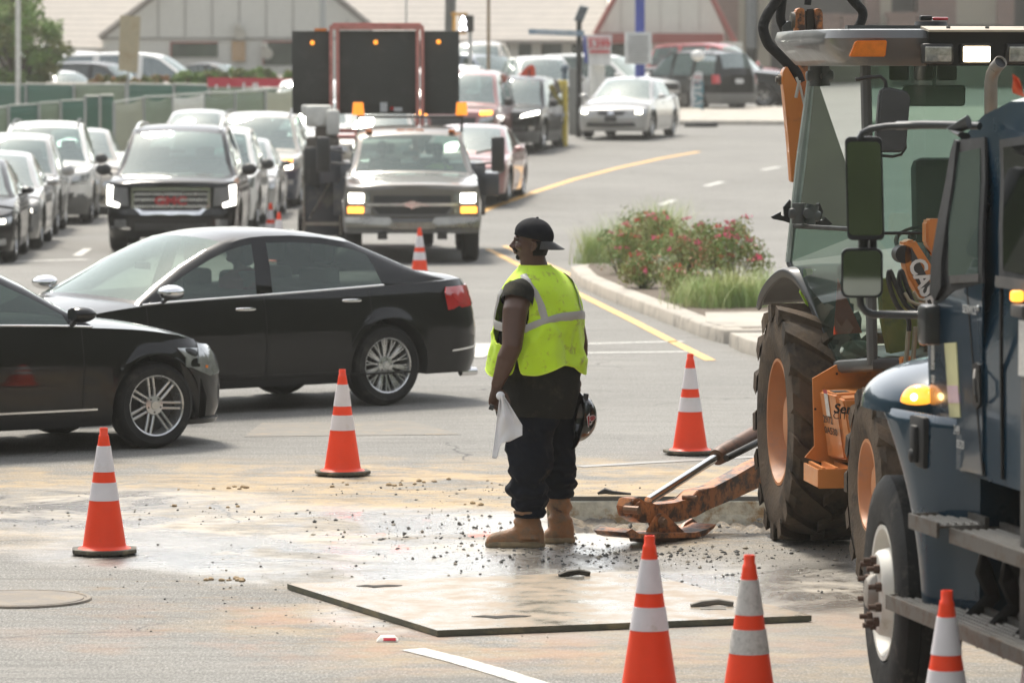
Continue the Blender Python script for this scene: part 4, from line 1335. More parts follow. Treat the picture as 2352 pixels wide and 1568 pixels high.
# ---------------------------------------------------------------- work pickup and the board it carries
def work_pickup():
    sp = make_spec('pickup', 5.9, 2.03, 1.92, clad=.66, sill=.42, Rt=.40, bowf=.05, rcf=.16, bowr=.02, rcr=.05)
    c, h = place(947, 61.6, sp, 2.0)
    gl = glass('pickup_windscreen', (.58, .70, .66), .30, .06)
    front = [('headlight', [(.60, .86), (.93, .86), (.95, 1.02), (.60, 1.02)], M_LENS, .012), ('headlight_bulb', [(.70, .88), (.90, .88), (.90, 1.01), (.70, 1.01)], M_LAMPON, .03),
             ('indicator_lens', [(.60, .72), (.93, .72), (.93, .82), (.60, .82)], M_LENS, .012), ('indicator', [(.70, .73), (.92, .73), (.92, .82), (.70, .82)], M_AMBERON, .025),
             ('grille', [(0, .70), (.48, .70), (.56, .78), (.56, .98), (0, .98)], M_TRIM, .012), ('grille_bar', [(0, .83), (.66, .83), (.66, .875), (0, .875)], M_CHROME, .035),
             ('grille_surround', [(0, .68), (.50, .68), (.60, .80), (.56, .81), (.48, .715), (0, .715)], M_GREYTRIM, .03),
             ('bumper_chrome', [(0, .50), (.30, .50), (.36, .53), (.95, .53), (.95, .64), (.34, .64), (.28, .60), (0, .60)], mat('dull_chrome', (.33, .32, .29), .3, metal=.8, var=.2), .04),
             ('tow_hook', band(.36, .38, .50, .47), M_TRIM, .05)]
    o, S = build_car('work_pickup', 'pewter work pickup with amber beacons and lit headlights facing the camera', 'pickup truck', c, h, sp, P_PEWTER, front=front,
                     glassm=(gl, G_WIN), mirrors='tow', mirrorm=M_TRIM, lowm=M_GREYTRIM, plate=False, cut_bed=True)
    zr = sp.H
    # badge on the bar
    mb = MB(); x = S.front_x(0, .85) + .05
    mb.prism([(-.10, -.035), (-.04, -.035), (-.03, -.055), (.03, -.055), (.04, -.035), (.10, -.035), (.12, .035), (.05, .035), (.04, .055), (-.04, .055), (-.05, .035), (-.12, .035)], 0, .02, M=frame((x, 0, .853), (0, 1, 0), (0, 0, 1)))
    mb.build('badge', M_CHROME, o)
    # dark blue bonnet strip with worn lettering
    mb = MB(); mb.box((2.70, 0, 1.105), (.05, 1.15, .075), bev=.015); mb.build('bug_deflector', P_DKBLUE, o)
    # cab marker lamps
    for y in (-.62, -.14, 0, .14, .62):
        mb = MB(); mb.box((.56, y, zr - .035), (.10, .10 if abs(y) > .3 else .13, .045), bev=.012); mb.build('marker_lamp', M_AMBER, o)
    # beacon bar
    mb = MB()
    mb.tube([(.15, -.80, zr + .17), (.15, .80, zr + .17)], .022, 8)
    for y in (-.78, .78): mb.tube([(.15, y, zr - .06), (.15, y, zr + .17)], .02, 8)
    bar = mb.build('beacon_bar', M_TRIM, o)
    for y in (-.78, .78):
        mb = MB(); mb.lathe([(.001, .19), (.075, .19), (.09, .005), (.09, 0), (.001, 0)], (.15, y, zr + .195), n=16)
        mb.build('beacon', mat('beacon_amber', (.9, .25, .03), .25, emis=(1, .3, .03), es=.55), o)
    # front plate mudflaps and wiper
    for y in (-.35, .40):
        mb = MB(); mb.tube([(1.24, y + .1, 1.235 + .04), (1.10, y - .40, 1.335)], .012, 6); mb.build('wiper', M_TRIM, o)
    # service body: wide dark locker with shelf, seen left of the cab
    mb = MB(); mb.box((-1.75, 0, .98), (2.3, 2.32, .80), bev=.02)
    mb.box((-1.75, -1.20, 1.35), (2.3, .34, .55), bev=.02); mb.box((-1.75, 1.20, 1.05), (2.3, .34, .35), bev=.02)
    mb.build('service_body', mat('service_body_paint', (.035, .04, .055), .4, coat=.5, dirt=(.15, .14, .12), dirt_amt=.4), o)
    return o
pk = work_pickup()
def locker():
    """second narrow black work vehicle standing close behind the pickup's left"""
    base = G(742, 585)
    base = Vector((P(742, 160, 66.5).x, 66.5, 0))
    r = empty('utility_trailer', base, 0, 'dark blue utility locker trailer with a white hoist head, left behind the work pickup', 'trailer')
    dk = mat('locker_paint', (.03, .035, .05), .45, coat=.4, dirt=(.16, .14, .11), dirt_amt=.4)
    mb = MB(); mb.box((0, .3, .88), (.56, 1.5, 1.3), bev=.02); mb.build('locker', dk, r)
    mb = MB()
    for x in (-.285, .285): mb.box((x, -.465, .9), (.03, .03, 1.3))
    mb.box((0, -.465, 1.53), (.62, .03, .03)); mb.box((0, -.465, .42), (.62, .03, .05))
    mb.tube([(-.2, -.47, .5), (.2, -.47, 1.2)], .012, 6)
    mb.build('frame', mat('dull_chrome', (.33, .32, .29), .3, metal=.8, var=.2), r)
    mb = MB(); mb.box((.0, -.1, 1.64), (.5, .4, .22), bev=.03); mb.box((.05, -.1, 1.80), (.34, .3, .24), bev=.04); mb.build('motor', mat('oily_metal', (.09, .075, .06), .6, var=.4, scale=12), r)
    mb = MB(); mb.box((-.06, -.12, 2.08), (.42, .3, .34), bev=.06); mb.box((.16, -.2, 1.98), (.2, .3, .40), bev=.05); mb.box((-.25, -.12, 2.16), (.16, .22, .18), bev=.03); mb.cyl((-.05, -.3, 2.0), (-.05, -.24, 2.0), .07)
    mb.build('hoist_head', mat('grimy_white', (.62, .62, .58), .5, var=.15, dirt=(.25, .22, .18), dirt_amt=.3), r)
    mb = MB(); mb.box((-.16, -.62, 1.32), (.22, .08, .58), bev=.03); mb.tube([(-.16, -.6, 1.05), (-.05, -.47, 1.0)], .02); mb.build('mirror', M_TRIM, r)
    for x in (-.3, .3):
        add_wheel(r, x, .3, .33, .33, .2, .2, 'five', 1).rotation_euler[2] = -PI / 2 if x > 0 else PI / 2
locker()
def message_board():
    D = 67.6
    s = FPX / D
    X = (864 - 1176) / s
    base = Vector((X, D, 0))
    zt = CAMH - (72 - 160) / s; zb = CAMH - (262 - 160) / s
    r = empty('message_board', base, 0, 'black three-panel arrow message board in a faded pink-red frame behind the work pickup', 'message board')
    blk = mat('board_black', (.035, .037, .033), .75, var=.12, dirt=(.06, .06, .055), dirt_amt=.4)
    pink = mat('faded_red_frame', (.52, .20, .17), .6, var=.15, scale=10, dirt=(.35, .12, .09), dirt_amt=.4)
    h = zt - zb; zc = (zt + zb) / 2
    for x0, x1, y in ((672, 764, .03), (774, 962, 0), (970, 1055, .03)):
        a, b = (x0 - 864) / s, (x1 - 864) / s
        mb = MB(); mb.box(((a + b) / 2, y, zc), (b - a, .12, h), bev=.012)
        # shallow lamp grid on the face
        mb.build('panel', blk, r)
    fz0 = CAMH - (305 - 160) / s
    mb = MB()
    for px in (762, 777, 960, 971):
        a = (px - 864) / s
        mb.box((a, -.10, (zt + .06 + (fz0 if px > 900 else zb)) / 2), (.055, .07, zt + .06 - (fz0 if px > 900 else zb)))
    mb.box(((866 - 864) / s, -.10, zt + .055), (1.48, .09, .07)); mb.box(((866 - 864) / s, -.02, zt + .10), (1.40, .05, .05))
    zz = CAMH - (300 - 160) / s
    mb.box((0.0, -.1, zz), (1.5, .07, .07)); mb.box((.1, -.1, zz - .10), (1.3, .05, .04))
    mb.build('frame', pink, r)
    mb = MB(); mb.box((.0, .35, zz - .1), (1.3, .9, .06)); mb.box((.62, .1, (zz + .5) / 2), (.1, .1, zz - .5)); mb.box((-.3, .3, (zz + .5) / 2), (.1, .1, zz - .5)); mb.box((0, .3, .5), (1.5, 2.0, .12)); mb.build('stand', pink, r)
    for x in (-.8, .8): add_wheel(r, x, .3, .33, .33, .2, .2, 'five', 1).rotation_euler[2] = -PI / 2 if x > 0 else PI / 2
    for px, py in ((719, 99), (864, 98), (1008, 97)):
        a = (px - 864) / s; z = CAMH - (py - 160) / s
        mb = MB(); mb.ball((a, -.08, z), (.035, .035, .035), 12, 8); mb.build('lamp', mat('board_lamp', (.9, .25, .03), .3, emis=(1, .35, .03), es=.8 if px == 864 else .8), r)
    for px, py, wd, hh, m in ((882, 246, .11, .15, M_PLATE), (901, 249, .05, .05, M_RED), (915, 251, .13, .06, M_PLATE)):
        mb = MB(); mb.box(((px - 864) / s, -.068, CAMH - (py - 160) / s), (wd, .008, hh)); mb.build('sticker', m, r)
    for px in (736,):
        mb = MB(); mb.box(((738 - 864) / s, 0, zt + .02), (.2, .1, .04)); mb.build('top_hinge', M_AMBER, r)
message_board()

# ---------------------------------------------------------------- parked vehicles far behind
PG = 'vehicles parked in front of the far buildings'
def parked(name, label, kind, px, D, deg, pm, L, W, H, **kw):
    return simple(name, label, kind, px, D, deg, pm, L, W, H, group=PG, **kw)
parked('grey_van', 'beige van parked behind the maroon SUV', 'suv', 1085, 128, -5, P_TAN, 5.2, 1.95, 2.15)
parked('blue_grey_suv', 'blue-grey SUV parked behind the orange folded sign', 'suv', 1222, 128, 40, paint('bluegrey', (.14, .17, .21)), 4.9, 1.9, 1.8, rack='c')
parked('silver_suv', 'silver SUV parked behind the black pole with the solar panel', 'suv', 1272, 124, 10, P_SILVER, 4.7, 1.9, 1.75)
parked('white_pickup', 'white SUV with white bonnet pointing right in front of the blue pole', 'suv', 1545, 131, 62, P_WHITE, 4.9, 1.9, 1.75, glassm=(glass('milky_windscreen', (.85, .9, .75), .6, .2), G_WIN))
parked('black_pickup', 'black pickup with silver bumper pointing right, parked beside the excavator arm', 'pickup', 1835, 135.5, 66, P_BLACK, 5.4, 1.95, 1.85, glassm=(glass('milky_windscreen', (.85, .9, .75), .6, .2), G_TINT))
sp_ = make_spec('suv', 4.5, 1.82, 1.82, rack='b', clad=.55)
c_ = Vector(((1590 - 1176) / FPX * 133.5, 133.5))
build_car('black_suv', 'black SUV seen from behind, pale plate on its tailgate, right of the blue pole', 'car', (c_.x, c_.y), R(128), sp_, P_BLACK, group=PG, glassm=(G_FAR, glass('back_glass', (.6, .68, .72), .6, .15)), plate=False,
          rear=[('tail_light', [(.72, .85), (.88, .85), (.88, 1.12), (.74, 1.12)], M_RED), ('number_plate', band(-.16, .86, .16, 1.0), M_PLATE, .01, False)])
parked('red_suv', 'bright red SUV parked behind the black pickup', 'suv', 1790, 146, 60, P_RED, 4.9, 1.9, 1.95, glassm=(glass('milky_windscreen', (.85, .9, .75), .6, .2), G_WIN))
parked('white_suv', 'white SUV on the higher car park beside the left tree', 'suv', 150, 142, 20, P_WHITE, 4.7, 1.9, 2.35)
parked('silver_saloon', 'silver saloon on the higher car park touching the tree foliage', 'sedan', 112, 131, 18, P_SILVER, 4.6, 1.8, 1.75)
parked('white_saloon', 'white hatchback with dark windows on the higher car park', 'sedan', 235, 127, 35, P_WHITE, 4.6, 1.8, 1.72)
parked('silver_van', 'pale silver van behind the tan sign back', 'suv', 262, 146, 30, P_SILVER, 4.9, 1.95, 2.1)
parked('white_limousine', 'long white van with big side windows above the green hedge', 'suv', 560, 134, 80, P_WHITE, 6.4, 2.0, 2.2, glassm=(G_FAR, glass('bus_glass', (.45, .52, .58), .6, .1)))
parked('black_car', 'black car parked left of the long white van', 'suv', 395, 130, 70, P_BLACK, 4.8, 1.9, 1.95, glassm=(G_FAR, G_TINT))
parked('black_saloon', 'black car with a red lamp at the right end of the hedge', 'sedan', 640, 140, 60, P_BLACK, 4.6, 1.8, 1.8)
# ================================================================ THE WORKER
# local frame: x = right of the picture, y = away from the camera, z = up, feet at z = 0; 1 m = 391 px of the 2352 view
WX, WY = 0.125, 25.05
M_SKIN = mat('brown_skin', (.092, .047, .031), .38, var=.12, scale=9, bump=.1, bscale=220, spec=.45)
M_VEST = mat('lime_vest', (.58, .86, .02), .75, var=.05, scale=5, bump=.35, bscale=260, dirt=(.32, .33, .06), dirt_amt=.36, dscale=15, sheen=.2)
M_REFL = mat('reflective_tape', (.43, .42, .40), .4, var=.06, scale=12)
M_SHIRT = mat('black_shirt', (.016, .016, .013), .9, spec=.15, var=.2, bump=.3, bscale=120, dirt=(.042, .038, .026), dirt_amt=.45, dscale=7)
M_TROU = mat('navy_trousers', (.006, .008, .014), .85, spec=.12, var=.25, bump=.3, bscale=160, dirt=(.085, .065, .035), dirt_amt=.16, dscale=7)
M_BOOT = mat('tan_boot_leather', (.27, .13, .055), .65, var=.25, scale=9, bump=.4, bscale=70, dirt=(.17, .115, .07), dirt_amt=.6, dscale=9)
M_SOLE = mat('boot_sole', (.26, .20, .12), .8, var=.3, scale=20, dirt=(.12, .10, .07), dirt_amt=.5)
M_CAP = mat('navy_cap', (.007, .008, .012), .8, spec=.2, var=.15, bump=.15, bscale=300)
M_RAG = mat('white_rag', (.78, .78, .80), .9, bump=.4, bscale=350, var=.03)
M_HARDHAT = mat('black_hard_hat', (.008, .008, .009), .2, coat=.8, var=.1)

worker = empty('person', (WX, WY, 0), 0, 'road worker in lime safety vest and backwards dark cap, standing in work boots', 'person')
def px2(px, py): return ((px - 1225) / 391.0, (1257 - py) / 391.0)
TW = R(47)                               # how far the torso is turned: 0 = back square to the camera
rv = Vector((math.cos(TW), math.sin(TW), 0))     # his right-hand direction
fv = Vector((-math.sin(TW), math.cos(TW), 0))    # the way his chest points (away, to the left)
def tor(tab, th, z):
    """torso surface: tab rows (z, cx, cy, a, b)"""
    zs = [r[0] for r in tab]
    cx, cy, a, b = (smooth_tab([(r[0], r[k]) for r in tab], z) for k in (1, 2, 3, 4))
    c, s = math.cos(th), math.sin(th)
    e = 0.84
    u = math.copysign(abs(c) ** e, c) * a
    v = math.copysign(abs(s) ** e, s) * b
    return Vector((cx, cy, z)) + rv * u + fv * v
VT = [(.95, .015, .0, .278, .245), (1.05, .017, .0, .283, .245), (1.2, .02, .0, .282, .235), (1.32, .028, .005, .272, .215), (1.42, .034, .01, .262, .195), (1.50, .036, .015, .252, .170), (1.56, .034, .02, .222, .140), (1.605, .026, .02, .165, .112), (1.645, .012, .02, .095, .088), (1.67, .008, .02, .075, .08)]
def wrinkle(p, amt, sc_=5.0, st=(1, 1, 1), seed=0):
    return noise.noise(Vector((p.x * sc_ * st[0] + seed, p.y * sc_ * st[1], p.z * sc_ * st[2]))) * amt
def radial(p, c): 
    d = Vector((p.x - c[0], p.y - c[1], 0)); return d.normalized() if d.length > 1e-6 else Vector((0, 0, 0))
def vest_pt(th, z, off=0.0):
    p = tor(VT, th, z)
    n = radial(p, (.02, .0))
    fade = smooth((1.6 - z) / .3)
    back = max(0, -math.sin(th))
    rn = 1 - abs(noise.noise(Vector((p.x * 7 + 3, p.y * 7, p.z * 3.2 + p.x * 2)))) * 2
    am = wrinkle(p, .034 * fade, 6, (1, 1, .45)) + .016 * fade * rn * rn + wrinkle(p, .012 * fade, 16, (1, 1, .8), 7) + .012 * math.sin(th * 7 + z * 2) * smooth((1.25 - z) / .3) - .008
    p = p + n * (am + off + .008)
    return p
NTH = 96
# vest: armholes are left open at the two sides
def armhole(th, z):
    # th 0 = his right, pi = his left
    for c0, w_, z0, z1 in ((0.0, .50, 1.23, 1.575), (PI, .62, 1.20, 1.565)):
        d = abs(((th - c0 + PI) % (2 * PI)) - PI)
        zc, hz_ = (z0 + z1) / 2, (z1 - z0) / 2
        ww = w_ * (1.0 if z < 1.45 else 1.0)
        if (d / ww) ** 2 + ((z - zc) / hz_) ** 2 < 1: return True
    return False
def hem(th):
    d = lambda a: abs(((th - a + PI) % (2 * PI)) - PI)
    base = 1.035 + .022 * math.sin(th * 3 + 1) - .02 * math.sin(th * 5)
    split = .10 * math.exp(-(d(PI * 1.12) / .07) ** 2) + .0 * math.exp(-(d(PI * 1.9) / .06) ** 2)
    return base + split + .022 * smooth(math.cos(th) * .5 + .5)
def build_vest():
    bm = bmesh.new()
    NZ = 56
    V = []
    for i in range(NTH * 2):
        th = 2 * PI * i / (NTH * 2)
        h0 = hem(th)
        col_ = []
        for j in range(NZ + 1):
            z = h0 + (1.655 - h0) * j / NZ
            col_.append(bm.verts.new(vest_pt(th, z)))
        V.append(col_)
    for i in range(NTH * 2):
        k = (i + 1) % (NTH * 2)
        for j in range(NZ):
            th = 2 * PI * (i + .5) / (NTH * 2); z = (V[i][j].co.z + V[i][j + 1].co.z) / 2
            if armhole(th, z): continue
            bm.faces.new([V[i][j], V[k][j], V[k][j + 1], V[i][j + 1]])
    bmesh.ops.delete(bm, geom=[v for v in bm.verts if not v.link_faces], context='VERTS')
    for _ in range(3):
        bmesh.ops.smooth_vert(bm, verts=[v for v in bm.verts if v.is_boundary and v.co.z > 1.15], factor=.5, use_axis_x=True, use_axis_y=True, use_axis_z=True)
    me = bpy.data.meshes.new('vest'); bm.to_mesh(me)
    me.materials.append(M_VEST)
    me.polygons.foreach_set('use_smooth', [True] * len(me.polygons))
    o = link('vest', me, worker)
    s = o.modifiers.new('s', 'SOLIDIFY'); s.thickness = .006; s.offset = 0
    # piping along the edges
    mb = MB()
    loops = []
    bm.edges.ensure_lookup_table()
    be = {e for e in bm.edges if e.is_boundary}
    while be:
        e = be.pop(); a, b = e.verts; lp = [a, b]
        go = True
        while go:
            go = False
            for e2 in lp[-1].link_edges:
                if e2 in be:
                    be.discard(e2); lp.append(e2.other_vert(lp[-1])); go = True; break
        loops.append([v.co.copy() for v in lp])
    for lp in loops:
        if len(lp) > 8: mb.tube(lp[::1], .0055, 6)
    p = mb.build('piping', mat('vest_piping', (.66, .88, .05), .6, var=.05), o)
    bm.free()
    return o
vest = build_vest()
fnV = Fn(lambda u, z: vest_pt(u, z, .003), lambda p: radial(p, (.02, 0)))
def strip_v(name, pts, wd):
    """tape strip following a line in (angle, height)"""
    rows = []
    L_ = []
    for (a, b) in zip(pts, pts[1:]):
        for i in range(10): L_.append((a[0] + (b[0] - a[0]) * i / 10, a[1] + (b[1] - a[1]) * i / 10))
    L_.append(pts[-1])
    P3 = [vest_pt(*q, .007) for q in L_]
    mb = MB()
    for i, p in enumerate(P3):
        t = (P3[min(i + 1, len(P3) - 1)] - P3[max(0, i - 1)]).normalized()
        n = radial(p, (.02, 0))
        if p.z > 1.55: n = (n + Vector((0, 0, 1.3 * smooth((p.z - 1.55) / .06)))).normalized()
        s = t.cross(n).normalized() * wd / 2
        rows.append([p - s - n * .003, p - s * .5 + n * .001, p + n * .002, p + s * .5 + n * .001, p + s - n * .003])
    mb.grid(rows)
    return mb.build(name, M_REFL, worker)
H = 3 * PI / 2                           # the middle of the back
band_pts = [(PI * .62, 1.315), (PI * .8, 1.325), (PI * 1.0, 1.30), (PI * 1.15, 1.285), (PI * 1.3, 1.325), (H, 1.36), (PI * 1.65, 1.365), (PI * 1.8, 1.352), (PI * 2.0, 1.34)]
strip_v('reflective_band', band_pts, .052)
strip_v('reflective_band', [(PI * 2.0, 1.34), (PI * 2.2, 1.33), (PI * 2.4, 1.32), (PI * 2.62, 1.315)], .052)
strip_v('reflective_brace', [(PI * 1.34, 1.335), (PI * 1.31, 1.42), (PI * 1.26, 1.50), (PI * 1.18, 1.565), (PI * 1.08, 1.605)], .048)
strip_v('reflective_brace', [(PI * 1.66, 1.375), (PI * 1.655, 1.44), (PI * 1.67, 1.52), (PI * 1.73, 1.575), (PI * 1.82, 1.605)], .044)
strip_v('reflective_brace', [(PI * .78, 1.32), (PI * .80, 1.42), (PI * .84, 1.52)], .045)

# shirt: inner torso with cut-off sleeves, long hem
ST = [(.76, .018, .0, .212, .205), (.80, .018, .0, .232, .215), (.95, .018, .0, .258, .225), (1.1, .018, .0, .27, .225)] + [(z, cx, cy, a * .95, b * .93) for z, cx, cy, a, b in VT[2:-1]]
ST = [(z, cx, cy, a * (.93 if 1.0 < z < 1.5 else 1), b * (.90 if 1.0 < z < 1.5 else 1)) for z, cx, cy, a, b in ST]
def shirt_pt(th, z):
    p = tor(ST, th, z); n = radial(p, (.02, 0))
    return p + n * (wrinkle(p, .022, 7, (1, 1, .35), 3) + .008 * math.sin(th * 5 + z * 3) * smooth((1.1 - z) / .3)) + Vector((0, 0, .012 * math.sin(th * 2 + .6) * smooth((.85 - z) / .1)))
mb = MB()
rows = []
for j in range(46):
    z = .765 + (1.635 - .765) * j / 45
    rows.append([shirt_pt(2 * PI * i / 80, z) for i in range(80)])
mb.grid(rows, True)
rows = [[shirt_pt(2 * PI * i / 80, .765) * 1 for i in range(80)], [Vector((.018, 0, .775)) + (shirt_pt(2 * PI * i / 80, .765) - Vector((.018, 0, .765))) * .75 for i in range(80)]]
mb.grid(rows, True)
# shoulder caps of the sleeveless shirt
SHL = Vector((.034, .01, 1.50)) - rv * .22 + Vector((.03, -.05, 0))      # left shoulder joint (left in the picture, nearer the camera)
SHR = Vector((.034, .01, 1.50)) + rv * .205
ELL = Vector((px2(1176, 0)[0], -.335, px2(0, 790)[1]))
WRL = Vector((px2(1141, 0)[0], -.30, px2(0, 880)[1]))
ELR = Vector((px2(1333, 0)[0], .19, px2(0, 795)[1]))
WRR = Vector((px2(1322, 0)[0], .15, px2(0, 872)[1]))
for sh, el, k in ((SHL, ELL, -1), (SHR, ELR, 1)):
    d = (el - sh).normalized()
    mb.tube([sh + rv * (-k) * .05 + Vector((0, 0, .02)), sh + Vector((0, 0, -.005)), sh + d * .06 + rv * k * .008], [.075, .098, .094] if k < 0 else [.06, .08, .078], 20, caps=False)
mb.build('shirt', M_SHIRT, worker, ang=60)

# trousers: two baggy legs joined at the seat
def leg_path(tab, n=40, sgn=0, seed=0):
    """tab rows: (px, py, half width px, y depth)"""
    rows = []
    for i in range(n + 1):
        t = i / n
        zt, zb = tab[0][1], tab[-1][1]
        py = zt + (zb - zt) * t
        cx = smooth_tab([(r[1], r[0]) for r in tab], py); hw = smooth_tab([(r[1], r[2]) for r in tab], py); dy = smooth_tab([(r[1], r[3]) for r in tab], py)
        x, z = px2(cx, py)
        r = hw / 391
        ring_ = []
        for k in range(44):
            a = 2 * PI * k / 44
            p = Vector((x + math.cos(a) * r, dy + math.sin(a) * r * 1.0, z))
            rn = 1 - abs(noise.noise(Vector((p.x * 6 + seed, p.y * 6, p.z * 7 + p.x * 9)))) * 2
            fold = wrinkle(p, .016, 8, (1, 1, .8), seed) + .013 * rn * rn + wrinkle(p, .010, 20, (1, 1, 1.6), seed + 4)
            bunch = smooth((py - 1040) / 70)
            fold += bunch * .014 * math.sin(z * 75 + 2.5 * noise.noise(Vector((math.cos(a) * 1.5, math.sin(a) * 1.5, seed + z * 5))) * 2)
            ring_.append(p + Vector((math.cos(a), math.sin(a), 0)) * fold)
        rows.append(ring_)
    return rows
mb = MB()
LT = [(1236, 905, 62, -.02), (1226, 960, 60, -.06), (1216, 1010, 53, -.08), (1218, 1060, 50, -.09), (1217, 1090, 44, -.09), (1213, 1110, 40, -.09), (1214, 1128, 44, -.09), (1216, 1150, 39, -.09), (1218, 1188, 31, -.09)]
RT = [(1260, 905, 58, .08), (1272, 960, 46, .10), (1276, 1010, 41, .11), (1286, 1050, 37, .12), (1286, 1090, 35, .12), (1286, 1110, 36, .12), (1287, 1128, 34, .12), (1287, 1152, 27, .12)]
mb.grid(leg_path(LT, 44, 0, 1), True, True)
mb.grid(leg_path(RT, 40, 0, 9), True, True)
mb.ball((.02, .02, .86), (.19, .16, .12), 20, 12)
tr = mb.build('trousers', M_TROU, worker, weld=False)
remesh(tr, .0065, 3)

# boots
def boot(cx, top_py, base_py, dy, toe, heel, sw, seed, shift=0):
    """cx: shaft centre px; toe/heel px at the ground (toe < heel)"""
    z0 = 0.0
    X = lambda p: (p - 1225) / 391
    mb = MB()
    n = 30; rows = []
    hz_ = (base_py - top_py) / 391
    for i in range(n + 1):
        t = i / n; z = hz_ * (1 - t) + .0
        if z < .05: z = .05
        c = X(cx) + shift * (1 - z / hz_) * .6
        r = sw / 391 * (1 + .05 * math.sin(i * .9)) * (1.08 if t < .12 else 1.0)
        ring_ = []
        for k in range(32):
            a = 2 * PI * k / 32
            p = Vector((c + math.cos(a) * r, dy + math.sin(a) * r * .92, z))
            f = .010 * math.sin(z * 62 + 1.4 * math.cos(a + seed)) * smooth((.36 - z) / .1) * smooth((z - .10) / .06) + wrinkle(p, .012, 12, seed=seed)
            ring_.append(p + Vector((math.cos(a), math.sin(a), 0)) * f)
        rows.append(ring_)
    mb.grid(rows, True, True)
    x0, x1 = X(toe), X(heel)
    L_ = x1 - x0
    prof = [(0.0, .030, .035, .052), (.06, .044, .047, .075), (.15, .05, .05, .088), (.30, .052, .05, .098), (.45, .052, .048, .115), (.58, .05, .046, .15), (.72, .047, .043, .16), (.88, .046, .041, .15), (.97, .04, .036, .12), (1.0, .028, .03, .09)]
    rows = []
    for (t, w_, _, h) in prof:
        xx = x0 + L_ * t
        ring_ = []
        for k in range(24):
            a = 2 * PI * k / 24
            c_, s_ = math.cos(a), math.sin(a)
            z = .028 + (h - .028) * (.5 + .5 * s_) if s_ > -2 else 0
            z = .028 + (h - .028) * max(0, s_) ** .8 if s_ > 0 else .028 + .008 * s_
            ring_.append(Vector((xx, dy + c_ * w_, z)))
        rows.append(ring_)
    mb.grid(rows, True, True)
    b = mb.build('boot', M_BOOT, worker, weld=False)
    remesh(b, .006, 5)
    mb = MB()
    def outline(g, zz):
        out = []
        for k in range(36):
            a = 2 * PI * k / 36
            t = .5 - .5 * math.cos(a)
            w_ = smooth_tab([(p[0], p[1]) for p in prof], t) + g
            if t < .04 or t > .96: w_ *= .75
            waist = 1 - .12 * math.exp(-((t - .6) / .12) ** 2)
            out.append(Vector((x0 - g + (L_ + 2 * g) * t, dy + math.copysign(w_, math.sin(a)) * abs(math.sin(a)) ** .35 * waist, zz)))
        return out
    mb.grid([outline(.002, .002), outline(.007, .006), outline(.008, .022), outline(.005, .036), outline(-.006, .038)], True, True)
    mb.build('sole', M_SOLE, b, ang=50)
boot(1214, 1172, 1257, -.09, 1117, 1250, 31, 1)
boot(1287, 1132, 1246, .13, 1249, 1320, 27, 5)

# ---- body: head, neck, arms, hands in one continuous skin
def hand_fingers(mb, wr, palm_dir, side, curl_dir, held=1.0, s=1.0):
    """wr wrist, palm_dir along the hand, side across the knuckles, curl_dir towards the palm"""
    p0 = wr; pd = palm_dir.normalized(); sd_ = side.normalized(); cd_ = curl_dir.normalized()
    k = wr + pd * .095 * s
    rows = []
    for t, w_, th in ((-.015, .028, .024), (.02, .034, .022), (.05, .043, .02), (.08, .046, .019), (.1, .043, .017)):
        c = wr + pd * t * s
        rows.append([c + sd_ * math.cos(2 * PI * i / 14) * w_ * s + cd_ * math.sin(2 * PI * i / 14) * th * s for i in range(14)])
    mb.grid(rows, True, True)
    for i, (o, l) in enumerate(((-.033, .074), (-.011, .083), (.011, .078), (.032, .060))):
        b = k + sd_ * o * s - pd * .012
        l *= s
        a1, a2, a3 = .35 * held, 1.15 * held, 1.9 * held
        d = lambda a: pd * math.cos(a) + cd_ * math.sin(a)
        q1 = b + d(a1) * l * .45; q2 = q1 + d(a2) * l * .32; q3 = q2 + d(a3) * l * .26
        mb.tube([b, q1, q2, q3], [.0098 * s, .0092 * s, .0084 * s, .0066 * s], 8)
    tb = wr + pd * .03 * s + sd_ * (-.034) * s + cd_ * .006
    t1 = tb + (pd * .55 - sd_ * .55 + cd_ * .5).normalized() * .036 * s
    t2 = t1 + (pd * .8 - sd_ * .05 + cd_ * .6).normalized() * .030 * s
    t3 = t2 + (pd * .7 + sd_ * .25 + cd_ * .65).normalized() * .024 * s
    mb.tube([tb, t1, t2, t3], [.016 * s, .0125 * s, .011 * s, .008 * s], 9)
mb = MB()
# neck and trapezius
hx, hz0 = px2(1212, 600)
mb.tube([(.02, .02, 1.56), (.012, .02, 1.62), (-.002, .02, 1.68), (-.008, .02, 1.76)], [.10, .083, .076, .074], 24)
# head in profile to the left: centre line by depth along x
HC = Vector((px2(1222, 0)[0], .015, px2(0, 553)[1]))
mb.ball(HC + Vector((.014, 0, .030)), (.102, .078, .094), 28, 18)
mb.ball(HC + Vector((-.030, 0, -.025)), (.070, .068, .088), 24, 16)       # face mass
mb.ball(HC + Vector((-.033, 0, -.072)), (.055, .056, .048), 20, 12)       # jaw
mb.ball(HC + Vector((-.062, 0, -.095)), (.028, .034, .024), 16, 10)       # chin
mb.ball(HC + Vector((-.010, 0, -.085)), (.065, .060, .045), 16, 10)       # under the jaw
mb.ball(HC + Vector((-.088, 0, .012)), (.020, .052, .018), 16, 10)        # brow
mb.tube([HC + Vector((-.098, 0, .002)), HC + Vector((-.112, 0, -.018)), HC + Vector((-.124, 0, -.034)), HC + Vector((-.112, 0, -.044))], [.008, .010, .0135, .010], 12)  # nose
for s_ in (-1, 1):
    mb.ball(HC + Vector((-.108, s_ * .013, -.038)), (.011, .009, .008), 10, 8)
    mb.ball(HC + Vector((-.074, s_ * .042, -.035)), (.026, .022, .022), 12, 8)     # cheek
mb.ball(HC + Vector((-.100, 0, -.060)), (.013, .026, .0085), 14, 8)        # upper lip
